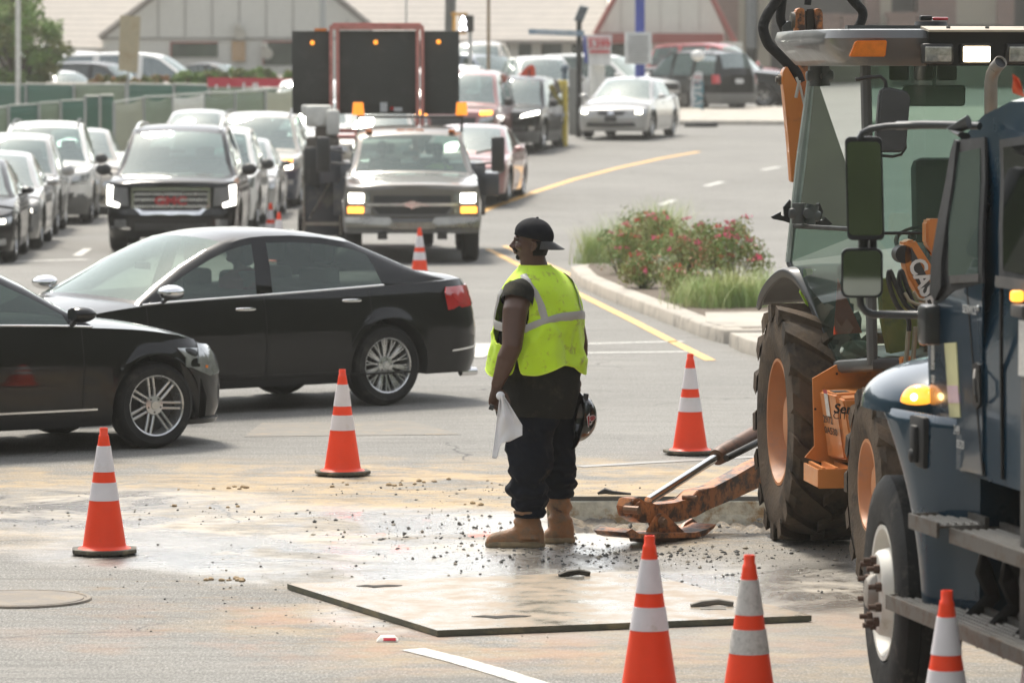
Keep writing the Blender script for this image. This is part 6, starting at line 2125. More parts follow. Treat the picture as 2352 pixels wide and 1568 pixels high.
# door latches and hinge knobs on the left edge
def latch(px, py, a, w_=.12):
    c = X_(px, py, a)
    mb = MB(); mb.box(c, (.07, w_, .065), bev=.018); mb.cyl(c + Vector((.03, w_ * .42, 0)), c + Vector((.07, w_ * .42, 0)), .032, n=14); mb.cyl(c + Vector((0, 0, -.06)), c + Vector((0, 0, .06)), .04, n=10)
    for dy in (-.01, .02): mb.cyl(c + Vector((.036, dy, 0)), c + Vector((.038, dy, 0)), .007, n=8)
    return mb.build('door_hinge', M_CABG, bh)
latch(1874, 175, .05); latch(1834, 490, .05)
mb = MB()
hk = [X_(*q, 0) for q in ((1769, 498), (1792, 486), (1792, 494), (1800, 497), (1798, 475), (1812, 458), (1815, 462), (1812, 512), (1800, 508), (1775, 503))]
quad_solid(mb, hk, [p + Vector((.03, 0, 0)) for p in hk]); mb.build('door_hook', M_BLK, bh)
# outside mirror on its hoop
A2 = 1.72
mb = MB(); mb.tube([X_(*q, A2) for q in ((1965, 183), (1995, 178), (2022, 176), (2033, 186), (2036, 205), (2032, 245), (2026, 290), (2024, 305))], .011, 8)
mb.tube([X_(*q, A2) for q in ((2079, 320), (2080, 340), (2070, 355), (2050, 360), (2020, 357))], .008, 8)
mb.box(X_(2024, 285, A2), (.04, .04, .15), bev=.01)
arm_ = mb.build('mirror_arm', M_BLK, bh)
mr = [X_(*q, A2 + .05) for q in ((2026, 203), (2040, 200), (2078, 208), (2090, 215), (2091, 230), (2082, 340), (2073, 351), (2015, 350), (2011, 340), (2021, 215))]
mb = MB(); quad_solid(mb, mr, [p - Vector((.07, 0, 0)) for p in mr]); bmesh.ops.bevel(mb.bm, geom=mb.bm.edges[:], offset=.012, segments=3, affect='EDGES')
mb.build('wing_mirror', mat('mirror_plastic', (.05, .053, .054), .5), bh)
# exhaust stack
E = 2.25
c0 = X_(2276, 400, E)
mb = MB(); top = X_(2276, 190, E)
mb.tube([c0, top, X_(2277, 172, E) + Vector((.02, 0, 0)), X_(2283, 155, E) + Vector((.05, 0, 0)), X_(2289, 143, E) + Vector((.10, .0, 0))], [.036, .036, .036, .036, .037], 20, caps=False)
c1 = X_(2289, 143, E) + Vector((.099, 0, 0))
so = mb.build('exhaust_stack', mat('exhaust_steel', (.26, .24, .21), .45, metal=.6, var=.2, dirt=(.10, .08, .06), dirt_amt=.4), bh)
s = so.modifiers.new('s', 'SOLIDIFY'); s.thickness = .004
mb = MB(); mb.tube([X_(2280, 160, E) + Vector((.04, 0, 0)), c1 - Vector((.01, 0, 0))], .033, 16); mb.build('exhaust_bore', M_BLK, so)
# ---- rear boom folded upright behind the cab
BA = -.95
def plate_(pts, a, th, m, nm, bev=.0):
    mb = MB(); q = [X_(*p, a) for p in pts]
    quad_solid(mb, q, [v - Vector((th, 0, 0)) for v in q])
    if bev: bmesh.ops.bevel(mb.bm, geom=mb.bm.edges[:], offset=bev, segments=2, affect='EDGES')
    return mb.build(nm, m, bh, ang=40)
boom = plate_([(1820, 160), (1826, 60), (1829, 25), (1836, 18), (1848, 20), (1850, 80), (1856, 170), (1868, 262), (1836, 262), (1828, 200)], BA, .10, M_ORGD, 'boom', .006)
plate_([(1872, 22), (1884, 19), (1890, 28), (1891, 100), (1876, 100)], BA, .10, M_ORGD, 'boom_cheek', .006)
plate_([(1850, 22), (1873, 20), (1873, 100), (1851, 100)], BA - .03, .08, mat('greasy_black', (.03, .022, .016), .45, dirt=(.35, .14, .05), dirt_amt=.3, dscale=14), 'boom_block', .01)
plate_([(1797, 188), (1799, 163), (1808, 152), (1836, 200), (1852, 265), (1836, 330), (1824, 420), (1818, 418), (1812, 330), (1801, 215)], BA + .12, .10, M_ORG, 'dipper', .006)
mb = MB(); c = X_(1796, 183, BA + .05); 
for r_, a_, b_ in ((.045, -.0, .02), (.032, .02, .045), (.018, .04, .06)): mb.cyl(c - Vector((0, a_, 0)) + Vector((.0, .02, 0)), c - Vector((0, b_, 0)) + Vector((0, .02, 0)), r_, n=16)
mb.build('pin', mat('pin_steel', (.13, .12, .10), .5, metal=.5), bh)
mb = MB(); c = X_(1824, 47, BA + .02); mb.cyl(c, c - Vector((0, .02, 0)), .05, n=16); mb.build('pin', mat('pin_steel', (.13, .12, .10), .5, metal=.5), bh)
plate_([(1797, 62), (1812, 48), (1822, 52), (1824, 100), (1830, 128), (1820, 135), (1808, 100), (1798, 75)], BA + .03, .06, M_CABG, 'bracket', .004)
mb = MB()
def hose(pts, r, a): mb.tube([X_(*p, a) for p in pts], r, 10)
def smoothpath(pts, n=6):
    out = []
    for i in range(len(pts) - 1):
        p0 = pts[max(0, i - 1)]; p1 = pts[i]; p2 = pts[i + 1]; p3 = pts[min(len(pts) - 1, i + 2)]
        for k in range(n):
            t = k / n
            out.append(tuple(.5 * ((2 * p1[j]) + (-p0[j] + p2[j]) * t + (2 * p0[j] - 5 * p1[j] + 4 * p2[j] - p3[j]) * t * t + (-p0[j] + 3 * p1[j] - 3 * p2[j] + p3[j]) * t ** 3) for j in range(2)))
    out.append(pts[-1]); return out
hose(smoothpath([(1800, -40), (1784, 0), (1762, 35), (1753, 65), (1764, 100), (1785, 122), (1808, 145), (1828, 166), (1838, 190)]), .033, BA + .05)
hose(smoothpath([(1800, -30), (1795, 10), (1793, 45), (1805, 75), (1815, 110), (1822, 140)]), .030, BA - .02)
hose(smoothpath([(1853, -40), (1856, -8), (1855, 12)]), .022, BA)
hose(smoothpath([(1935, -30), (1960, 2), (1980, 25), (1980, 45), (1967, 70)]), .030, BA)
hose(smoothpath([(1802, 210), (1808, 270), (1815, 330), (1820, 380)]), .014, BA - .05)
mb.build('hydraulic_hose', M_HOSE, bh)
mb = MB(); mb.tube([X_(*p, BA + .16) for p in ((1829, 178), (1838, 200), (1846, 235), (1853, 262))], .008, 8); mb.tube([X_(*p, BA + .16) for p in ((1836, 185), (1828, 225))], .010, 8)
c = X_(1824, 446, BA); mb.cyl(c, c + Vector((0, .03, 0)), .018, n=10)
mb.build('hydraulic_pipe', mat('pipe_steel', (.42, .44, .42), .35, metal=.5), bh)
# lower boom seen through the glass
plate_([(1896, 170), (1930, 160), (1975, 330), (1985, 480), (1960, 480), (1955, 340)], -.55, .12, M_ORG, 'boom_foot', .006)
# ---- loader arm in front of the windscreen
LA = 1.95
arm1 = plate_([(2128, 510), (2134, 503), (2172, 503), (2172, 600), (2160, 610), (2150, 585), (2128, 560)], LA - .10, .12, M_ORG, 'loader_link', .01)
la = plate_([(2073, 560), (2082, 553), (2102, 550), (2160, 640), (2172, 700), (2172, 840), (2150, 760), (2128, 705), (2085, 635), (2079, 600)], LA, .14, M_ORG, 'loader_arm', .012)
plate_([(2130, 696), (2140, 720), (2134, 790), (2120, 796), (2118, 740)], LA - .02, .10, M_ORG, 'loader_arm', .006)
plate_([(2093, 567), (2120, 615), (2160, 700), (2164, 752), (2150, 740), (2118, 668), (2094, 628)], LA + .004, .002, mat('decal_dark', (.05, .05, .048), .5), 'decal')
mb = MB(); c = X_(2076, 584, LA - .02); mb.cyl(c + Vector((.02, 0, 0)), c - Vector((.1, 0, 0)), .05, n=18); mb.build('pin', M_BLK, bh)
pa, pb = X_(2098, 590, LA + .006), X_(2146, 706, LA + .006)
dn = (pb - pa).normalized()
Mt = frame(pa.lerp(pb, .5) + Vector((.004, 0, 0)), dn, Vector((1, 0, 0)).cross(dn))
text_mesh('CASE', 'lettering', mat('decal_white', (.62, .61, .58), .5), bh, .135, Mt, .0015, bold=.004, sx=.85)
mb = MB()
hose(smoothpath([(2120, 720), (2085, 705), (2060, 660), (2044, 622), (2042, 650), (2060, 700), (2085, 730), (2088, 760)]), .014, LA + .05)
hose(smoothpath([(2115, 715), (2095, 690), (2082, 655), (2070, 622), (2066, 650), (2082, 690)]), .014, LA + .02)
mb.build('hydraulic_hose', M_BLK, bh)
mb = MB()
hose([(2078, 672), (2088, 690), (2105, 698), (2125, 699)], .010, LA + .06); hose([(2098, 670), (2108, 686), (2125, 692)], .010, LA + .04)
hose([(2087, 750), (2084, 800), (2078, 850)], .013, LA); hose([(2103, 750), (2099, 800), (2095, 850)], .013, LA)
mb.build('hydraulic_pipe', mat('pipe_bronze', (.30, .27, .20), .45, metal=.5), bh)
plate_([(2072, 822), (2096, 818), (2110, 826), (2100, 845), (2074, 845)], 1.6, .1, M_ORG, 'bracket', .006)

# ---- stabiliser leg, swung out to the left of the picture
F0 = Vector((.955, 25.35, 0)); F1 = Vector((1.50, 26.15, 0))
sdir = (F1 - F0).normalized(); sn = Vector((sdir.y, -sdir.x, 0))
if sn.y > 0: sn = -sn
def SP(px, py, off=0.0): return BH.loc(plane_hit(px, py, F0 + sn * off, sn))
snl = Vector((sn.dot(BH.f), sn.dot(BH.l), 0))
def splate(pts, off, th, m, nm, bev=.004, parent=bh):
    mb = MB(); q = [SP(*p, off) for p in pts]
    quad_solid(mb, q, [v - snl * th for v in q])
    if bev: bmesh.ops.bevel(mb.bm, geom=mb.bm.edges[:], offset=bev, segments=2, affect='EDGES')
    return mb.build(nm, m, parent, ang=40)
leg = splate([(1549, 1154), (1580, 1148), (1604, 1125), (1640, 1118), (1690, 1092), (1736, 1065), (1765, 1050), (1775, 1100), (1744, 1119), (1690, 1144), (1627, 1170), (1600, 1185), (1561, 1197), (1500, 1200), (1475, 1200), (1452, 1185), (1447, 1165), (1454, 1144), (1470, 1142), (1482, 1154), (1510, 1158)], 0, .10, M_ORGD, 'stabiliser_leg', .006)
splate([(1470, 1150), (1482, 1156), (1520, 1200), (1505, 1204), (1450, 1186), (1449, 1168)], .012, .01, M_ORGD, 'leg_cheek', .002)
splate([(1487, 1222), (1508, 1184), (1520, 1178), (1532, 1182), (1575, 1223)], .035, .015, M_ORGD, 'foot_bracket', .002)
splate([(1560, 1222), (1575, 1200), (1592, 1190), (1615, 1212), (1610, 1222)], -.09, .02, M_ORGD, 'foot_bracket', .002)
for px, py, r_ in ((1522, 1199, .034), (1522, 1199, .024), (1461, 1171, .024), (1595, 1143, .016)):
    mb = MB(); c = SP(px, py, .05); mb.cyl(c - snl * .08, c + snl * (.0 if r_ > .03 else .02), r_, n=8 if r_ == .024 else 18)
    mb.build('pin', mat('pin_rust', (.22, .13, .08), .6, metal=.3, var=.3, scale=20), bh)
# pad
mb = MB()
q = [SP(*p, .09) for p in ((1436, 1222), (1452, 1214), (1470, 1226), (1600, 1222), (1626, 1214), (1646, 1203), (1640, 1212), (1618, 1230), (1600, 1234), (1460, 1236), (1444, 1232))]
quad_solid(mb, q, [v - snl * .22 for v in q]); mb.build('stabiliser_pad', M_ORGD, bh, smooth=False)
wb = [SP(*p, .06) for p in ((1502, 1232), (1611, 1229), (1608, 1244), (1590, 1247), (1506, 1247))]
mb = MB(); wo = BH.o
pts_w = [BH.o + BH.f * v.x + BH.l * v.y + Vector((0, 0, max(.002, v.z))) for v in wb]
bl = empty('wood_block', (pts_w[4].x, pts_w[4].y, 0), 0, 'weathered dark timber block under the stabiliser pad of the backhoe', 'wood block')
quad_solid(mb, [v - bl.location for v in pts_w], [v - bl.location - sn * .18 for v in pts_w])
mb.build('block', mat('old_timber', (.10, .065, .045), .9, var=.3, scale=16, bump=.8, bscale=40), bl, smooth=False)
# ram: polished rod and worn barrel
mb = MB(); mb.tube([SP(1489, 1150, -.02), SP(1651, 1046, -.02)], .0265, 20); mb.build('ram_rod', mat('chrome_rod', (.62, .63, .63), .16, metal=1.0, var=.05), bh)
mb = MB(); mb.tube([SP(1646, 1050, -.02), SP(1655, 1044, -.02), SP(1800, 960, -.02)], [.05, .056, .056], 20); mb.build('ram_barrel', mat('rusty_barrel', (.16, .075, .04), .5, var=.3, dirt=(.03, .022, .018), dirt_amt=.6, dscale=6), bh)
mb = MB(); mb.tube([SP(1668, 1052, .06), SP(1800, 985, .06)], .022, 12); mb.build('ram_pipe', M_BLK, bh)
# ================================================================ TRAFFIC CONES
M_CONE = mat('cone_orange', (.95, .065, .016), .42, var=.06, scale=6, dirt=(.75, .075, .02), dirt_amt=.2, dscale=12, spec=.4)
M_CSLV = mat('cone_white_sleeve', (.74, .70, .72), .5, var=.05, scale=10, dirt=(.55, .50, .45), dirt_amt=.25, dscale=9)
M_CSLG = mat('cone_grey_sleeve', (.60, .57, .54), .6, var=.1, scale=60, dirt=(.42, .40, .37), dirt_amt=.5, dscale=25)
M_CBASE = mat('cone_base_rubber', (.075, .068, .05), .75, var=.3, dirt=(.20, .17, .11), dirt_amt=.5, dscale=10, bump=.3)
def cone(px, py, label, H=.735, base=True, grey=False, rz=.3, tilt=0, sc_=1.0, group='orange traffic cones with two white bands round the work area', D=None):
    if D is None: p = G(px, py)
    else: p = Vector(((px - 1176) / FPX * D, D, 0)); p.z = gz(p.x, p.y)
    r = empty('traffic_cone', p, rz, label, 'traffic cone', group)
    h0 = .036
    r0, r1 = .128, .026            # radius at the base and just under the lip
    def rad(z): return r0 + (r1 - r0) * (z - h0) / (H - .03 - h0)
    zs = [H * (1 - t) for t in (.142, .346, .429, .571)]
    mb = MB()
    prof = [(r0 + .035, h0 - .004), (r0 + .016, h0 + .004), (r0, h0 + .012)]
    prof += [(rad(z), z) for z in [h0 + .02 + (H - .075 - h0) * i / 12 for i in range(13)]]
    zt = H - .042
    prof += [(rad(zt), zt), (rad(zt) - .004, zt + .004), (rad(zt) - .004, H - .004), (rad(zt) - .006, H), (rad(zt) - .010, H), (rad(zt) - .011, H - .05)]
    mb.lathe(prof, n=40)
    mb.build('cone', M_CONE, r, ang=45)
    for a, b in ((zs[0], zs[1]), (zs[2], zs[3])):
        mb = MB()
        mb.lathe([(rad(a) + .0005, a), (rad(a) + .0025, a - .0005), (rad((a + b) / 2) + .0025, (a + b) / 2), (rad(b) + .0025, b + .0005), (rad(b) + .0005, b)], n=40)
        mb.build('white_band', M_CSLG if grey else M_CSLV, r, ang=45)
    mb = MB()
    oc = []
    B_ = .185
    for k in range(8):
        a = PI / 8 + k * PI / 4
        rr_ = B_ / math.cos(PI / 8) * (1.0)
        oc.append((math.cos(a) * rr_, math.sin(a) * rr_))
    mb.prism(oc, .012, h0, bev=.006)
    for k in range(8):
        a = k * PI / 4
        mb.box((math.cos(a) * .15, math.sin(a) * .15, .007), (.04, .03, .013))
    mb.build('base', M_CBASE, r)
    return r
cone(240, 1272, 'orange cone with muddy streak on its upper band, leftmost of all cones', rz=.1)
cone(787, 1091, 'orange cone standing in front of the gap between the two black saloons', rz=.2)
cone(1585, 1043, 'orange cone on the far side of the trench, left of the big tractor wheel', rz=.25)
cone(1491, 1606, 'orange cone with clean bands in front of the steel plate, cropped by the bottom edge', rz=.15)
cone(1720, 1666, 'orange cone with speckled grey bands, second from the left along the bottom edge', grey=True, rz=.4)
cone(2172, 1776, 'orange cone in front of the blue truck steps, nearest to the camera but one', rz=.3)
cone(2390, 1755, 'orange cone just cut off by the right edge of the picture', rz=.1)
cone(964, 652, 'small distant orange cone in front of the work pickup bumper', rz=.1)
cone(622, 575, 'tiny distant orange cone beside the locker trailer, left of the two', rz=.1)
cone(641, 604, 'tiny distant orange cone beside the locker trailer, right of the two', rz=.1)
# ================================================================ DARK BLUE TRUCK (drives away from the camera)
TK = VFrame(2.816, 18.825, (-.208, .978))
P_TEAL = mat('truck_blue', (.005, .028, .052), .3, metal=.1, coat=.75, spec=.2, var=.08, scale=2, dirt=(.018, .04, .058), dirt_amt=.3, dscale=3)
M_RUBB = mat('black_rubber', (.012, .012, .012), .6, var=.2)
M_GREY = mat('grey_metal', (.11, .105, .10), .5, metal=.4, var=.2, dirt=(.08, .07, .06), dirt_amt=.4)
M_TREAD = mat('tread_plate', (.13, .125, .115), .45, metal=.6, var=.3, scale=25, dirt=(.10, .07, .05), dirt_amt=.6, dscale=12)
tk = empty('work_truck', (TK.o.x, TK.o.y, 0), TK.rz, 'dark blue heavy truck with black mirrors and grated steps, cropped by the right edge', 'truck')
TX, TY = TK.X, TK.Y
SY = 1.15
def tsy(z): return SY - .13 * smooth((z - 1.85) / .75)
tfn = Fn(lambda x, z: (x, tsy(z), z), lambda p: Vector((0, 1, 0)))
def t2(px, py):
    p = TY(px, py, SY)
    for _ in range(6): p = TY(px, py, tsy(p.z))
    return (p.x, p.z)
def tpatch(nm, pts, m, th=.006, off=0.0, parent=tk, step=.2): return patch([t2(*q) for q in pts], tfn, m, nm, parent, off, th, step)
# cab shell
prof = [t2(2120, 1072), t2(2137, 1000), t2(2132, 850), t2(2130, 770), t2(2152, 690), t2(2207, 312)]
x_top, z_top = t2(2215, 296)
zb_ = t2(2182, 1074)[1]
pr = [(prof[0][0], zb_)] + prof[1:] + [(x_top - .03, z_top + .03), (x_top - .25, z_top + .11), (x_top - .6, z_top + .17), (-3.3, z_top + .20), (-3.3, zb_ - .02)]
mb = MB(); rows = []
M_ = 14
for k in range(M_ + 1):
    t = 1 - 2 * k / M_
    t = math.copysign(abs(t) ** .45, t)
    rows.append([(x + (.10 * (1 - t * t) if 1.8 < z < z_top and x > -1.5 else 0), tsy(z) * t, z - (.05 * (abs(t) ** 6) if z > z_top + .02 else 0)) for x, z in pr])
mb.grid(rows, caps=True)
mb.build('cab', P_TEAL, tk, ang=35)
# door skin, window frames and glass
tpatch('door', [(2172, 1070), (2262, 1090), (2263, 640), (2262, 322), (2205, 330), (2152, 692), (2140, 770), (2142, 960)], P_TEAL, .010)
tpatch('window_frame', [(2150, 700), (2207, 322), (2268, 316), (2264, 650), (2196, 668), (2172, 690)], M_RUBB, .013)
tpatch('side_window', [(2188, 634), (2196, 356), (2260, 342), (2255, 632)], glass('truck_glass', (.30, .36, .33), .6, .06), .018)
tpatch('window_frame', [(2300, 322), (2420, 305), (2420, 655), (2300, 636)], M_RUBB, .010)
tpatch('side_window', [(2311, 340), (2410, 325), (2410, 640), (2311, 622)], mat('dark_glass', (.006, .007, .007), .08, coat=1), .014)
tpatch('window_sill', [(2297, 634), (2420, 652), (2420, 678), (2297, 660)], M_GREY, .022)
tpatch('window_sill', [(2192, 634), (2258, 630), (2258, 648), (2192, 652)], M_GREY, .022)
tpatch('windscreen_seal', [(2162, 690), (2150, 672), (2198, 350), (2207, 322), (2212, 326), (2176, 660)], M_RUBB, .03)
for a, b in (((2262, 322), (2263, 1092)), ((2304, 660), (2306, 1100))):
    tpatch('door_seam', [(a[0] - 1.5, a[1]), (a[0] + 1.5, a[1]), (b[0] + 1.5, b[1]), (b[0] - 1.5, b[1])], M_SEAM, .0125)
mb = MB()
hp = [TY(*q, SY + .02) for q in ((2232, 838), (2240, 832), (2248, 838), (2250, 928), (2242, 937), (2234, 930))]
mb.grid([hp, [p - Vector((0, .02, 0)) for p in hp]], True, True); h_o = mb.build('door_handle', M_RUBB, tk)
mb = MB(); mb.tube([TY(2240, 850, SY + .03), TY(2238, 870, SY + .05), TY(2240, 905, SY + .05), TY(2243, 922, SY + .03)], .008, 8); mb.build('grip', M_GREY, h_o)
mb = MB(); c = TY(2247, 952 - 250, SY + .016); mb.ball(TY(2246, 707, SY + .014), (.012, .006, .012), 10, 6); mb.build('rivet', M_ALLOY, tk)
# stickers and lettering
stk = tpatch('sticker', [(2176, 788), (2203, 786), (2212, 958), (2188, 958)], mat('sticker_yellow', (.58, .56, .30), .5, var=.1, scale=4), .014)
tpatch('sticker', [(2183, 885), (2207.5, 885), (2211, 925), (2186.5, 925)], mat('sticker_pink', (.58, .42, .48), .5, var=.1, scale=4), .016)
Ml = mat('truck_lettering', (.55, .55, .53), .5)
for tx, px, py, sz in (('249', 2206, 988, .055), ('0520', 2215, 1021, .05), ('SERVICE', 2236, 712, .05)):
    x, z = t2(px, py)
    text_mesh(tx, 'lettering', Ml, tk, sz, frame((x, tsy(z) + .0175, z), (-1, 0, 0), (0, 0, 1)), .001, sx=1.0)
# badge plate behind the fender
tpatch('badge', [(2144, 790), (2152, 792), (2152, 850), (2144, 848)], M_ALLOY, .012); tpatch('badge', [(2145, 860), (2153, 862), (2152, 880), (2145, 878)], M_ALLOY, .012)
# fender dome
mb = MB(); rows = []
for i in range(20):
    e = (PI / 2) * i / 19
    row = []
    for k in range(56):
        a = 2 * PI * k / 56
        c, s = math.cos(a), math.sin(a)
        ce = math.cos(e)
        row.append((-.06 + math.copysign(abs(c) ** .9, c) * ce * .56, .66 + .06 * math.cos(e) + math.copysign(abs(s) ** .8, s) * ce * .585, 1.345 + math.sin(e) ** .9 * .235))
    rows.append(row)
mb.grid(rows, True, True)
rows = [[(-.06 + math.copysign(abs(math.cos(a)) ** .9, math.cos(a)) * r * .56, .72 + math.copysign(abs(math.sin(a)) ** .8, math.sin(a)) * r * .585, z) for a in [2 * PI * k / 56 for k in range(56)]] for r, z in ((1.0, 1.345), (1.003, 1.33), (.97, 1.325), (.9, 1.33))]
mb.grid(rows, True)
mb.build('fender', P_TEAL, tk, ang=40)
mb = MB(); mb.box((.35, 0, 1.25), (1.6, 1.0, .7), bev=.12); mb.build('bonnet', P_TEAL, tk)
c = TX(2050, 930, -.47)
c = TK.loc(plane_hit(2050, 930, TK.o + TK.f * -.40 + TK.l * 1.05, TK.f - TK.l * .55))
mb = MB()
dirn = Vector((-.72, .68, .16)).normalized(); LC = Vector((-.405, 1.19, 1.385))
# lens: half dome on the rear-left of the fender
side_ = Vector((0, 0, 1)).cross(dirn).normalized(); up_ = dirn.cross(side_)
rows = []
for i in range(8):
    e = PI / 2 * i / 7
    rows.append([LC + (side_ * math.cos(a) * .085 + up_ * (math.sin(a) * (.075 if math.sin(a) > 0 else .018))) * math.cos(e) + dirn * (.05 * math.sin(e) - .005) for a in [2 * PI * k / 28 for k in range(28)]])
mb.grid(rows, True, True)
sig = mb.build('turn_signal', mat('signal_lit', (.85, .25, .02), .3, coat=1, emis=(1, .36, .03), es=.9), tk)
mb = MB(); mb.ball(LC + Vector((0, 0, .015)) + dirn * .042, (.016, .016, .016), 12, 8); mb.build('bulb', mat('bulb_lit', (1, .8, .3), .3, emis=(1, .75, .3), es=5), sig)
mb = MB(); mb.ball(Vector((-.62, .93, 1.41)), (.02, .03, .035), 12, 8); mb.build('turn_signal', mat('signal_lit', (1, .5, .1), .3), tk)
# skirt behind the wheel
mb = MB(); rows = []
zs_ = [.52 + (1.35 - .52) * i / 16 for i in range(17)]
for z in zs_:
    t = (z - .52) / (1.315 - .52)
    xf = -.62 + .40 * t ** 2.4
    yo = 1.235 + .045 * t
    rows.append([(xf + .02, yo - .10, z), (xf + .006, yo - .02, z), (xf, yo, z), (xf - .03, yo + .004, z), (xf - .12, yo - .012, z), (-.62 - .14, yo - .05 - .02 * t, z), (-.62 - .24, 1.15, z), (-.98, 1.10, z), (-1.0, .8, z)])
mb.grid(rows)
sk = mb.build('fender_skirt', P_TEAL, tk, ang=60)
s = sk.modifiers.new('s', 'SOLIDIFY'); s.thickness = .012; s.offset = -1
mb = MB()
c = TK.loc(plane_hit(2113, 1008, TK.o + TK.l * 1.20, TK.l))
mb.box((c.x - .10, 1.215, c.z), (.20, .07, .22), bev=.012); mb.box((c.x - .10, 1.255, c.z - .01), (.07, .03, .16), bev=.012); mb.ball((c.x - .10, 1.27, c.z - .06), (.03, .012, .03), 12, 8)
mb.build('bonnet_latch', M_RUBB, tk)
# dark wheel housing
mb = MB(); mb.box((-.05, .45, 1.0), (.9, .5, .62)); mb.box((-.08, .85, 1.29), (.84, .6, .06)); mb.box((-.50, .75, .98), (.06, .8, .6)); mb.build('wheel_housing', M_BLK, tk)
mb = MB(); rows = []
for i in range(12):
    a = R(20 + 70 * i / 11)
    rows.append([(.72 * math.cos(a) * -1 + .05, 1.14, .515 + .66 * math.sin(a)), (.72 * math.cos(a) * -1 + .05, 1.02, .515 + .66 * math.sin(a))])
mb.grid(rows)
# wheel
def truck_wheel(x, y, side):
    h = .14; Rt, Rr = .515, .292
    mb = MB()
    mb.lathe([(Rr, -h * .8), (Rr + .02, -h * .95), (Rr + .12, -h * 1.05), (Rt - .03, -h * .95), (Rt, -h * .78), (Rt, -h * .42), (Rt - .012, -h * .40), (Rt - .012, -h * .34), (Rt, -h * .32), (Rt, h * .32), (Rt - .012, h * .34), (Rt - .012, h * .40), (Rt, h * .42), (Rt, h * .78), (Rt - .03, h * .95), (Rr + .12, h * 1.05), (Rr + .02, h * .95), (Rr, h * .8), (Rr - .02, 0), (Rr, -h * .8)], axis='y', n=72)
    o = mb.build('wheel', mat('truck_tyre', (.018, .019, .019), .75, spec=.25, var=.2, bump=.2, bscale=50, dirt=(.09, .08, .07), dirt_amt=.4, dscale=6), tk, loc=(x, y, Rt), ang=30)
    mb = MB()
    mb.lathe([(Rr + .004, h * .88 * side), (Rr + .006, h * .96 * side), (Rr - .012, h * .94 * side), (Rr - .03, h * .5 * side), (Rr - .05, h * .0 * side), (Rr - .062, h * .2 * side), (Rr - .09, (h * .2 + .05) * side), (.185, (h * .9 + .02) * side), (.17, (h * .9 + .035) * side), (.08, (h * .9 + .038) * side)], axis='y', n=56)
    rim = mb.build('rim', mat('white_wheel_paint', (.62, .61, .56), .5, var=.12, dirt=(.40, .36, .28), dirt_amt=.3), o)
    mb = MB()
    y0 = (h * .9 + .03)
    mb.lathe([(.085, y0 * side), (.08, (y0 + .03) * side), (.06, (y0 + .05) * side), (.001, (y0 + .055) * side)], axis='y', n=28)
    mb.build('hub', mat('hub_dark', (.30, .28, .25), .6, metal=.4), o)
    for i in range(10):
        mb = MB()
        a = 2 * PI * i / 10
        c = Vector((math.cos(a) * .143, y0 * side, math.sin(a) * .143))
        mb.cyl(c, c + Vector((0, .03 * side, 0)), .021, n=6); mb.cyl(c + Vector((0, .03 * side, 0)), c + Vector((0, .062 * side, 0)), .012, n=8)
        mb.build('wheel_nut', mat('rusty_nut', (.085, .05, .035), .7, metal=.4, var=.3), o)
    return o
tw = truck_wheel(0, 1.085, 1); tw.rotation_euler = (0, .3, R(-7))
truck_wheel(0, -1.085, -1)
# chassis and gear under the cab
mb = MB(); mb.box((-1.6, 0, .85), (3.6, .9, .28)); mb.box((-1.9, .55, .95), (2.2, .75, .35)); mb.tube([(0, -1, .5), (0, 1, .5)], .07, 12); mb.build('chassis', M_BLK, tk)
mb = MB()
for x in (-.95, -1.25, -1.55): mb.cyl((x, .55, .62), (x, .98, .62), .15, n=24)
mb.cyl((-1.2, .80, .42), (-2.3, .80, .42), .13, n=24)
mb.build('air_tank', mat('tank_grey', (.10, .10, .098), .5, metal=.3, var=.2), tk)
mb = MB()
for x in (-.82, -1.12, -1.42, -1.75):
    mb.tube([(x, .7, .88), (x, 1.14, .86), (x + .03, 1.12, .74), (x + .09, 1.06, .62), (x + .05, 1.18, .52), (x, 1.26, .50)], .022, 8, ell=1.8)
mb.build('step_bracket', M_BLK, tk)
def tstep(x0, x1, y0, y1, z):
    mb = MB()
    mb.box(((x0 + x1) / 2, y1, z - .012), (x0 - x1, .012, .062)); mb.box((x0, (y0 + y1) / 2, z - .012), (.012, y1 - y0, .062))
    mb.box(((x0 + x1) / 2, y0, z + .012), (x0 - x1, .02, .05))
    mb.box(((x0 + x1) / 2, (y0 + y1) / 2, z), (x0 - x1 - .01, y1 - y0 - .01, .010))
    o = mb.build('step', M_TREAD, tk, smooth=False)
    mb = MB()
    nx = int((x0 - x1) / .036); ny = int((y1 - y0) / .034)
    for i in range(nx):
        for j in range(ny):
            c = (x0 - .02 - i * .036, y0 + .022 + j * .034, z + .005)
            mb.lathe([(.012, 0), (.009, .008), (.006, .008), (.005, .001)], c, n=8)
    mb.build('grip_cups', mat('grip_cups', (.33, .31, .28), .4, metal=.7, var=.2), o)
tstep(-.74, -1.13, 1.12, 1.33, .925); tstep(-1.14, -2.4, 1.06, 1.28, .905)
tstep(-.42, -2.4, 1.10, 1.33, .545)
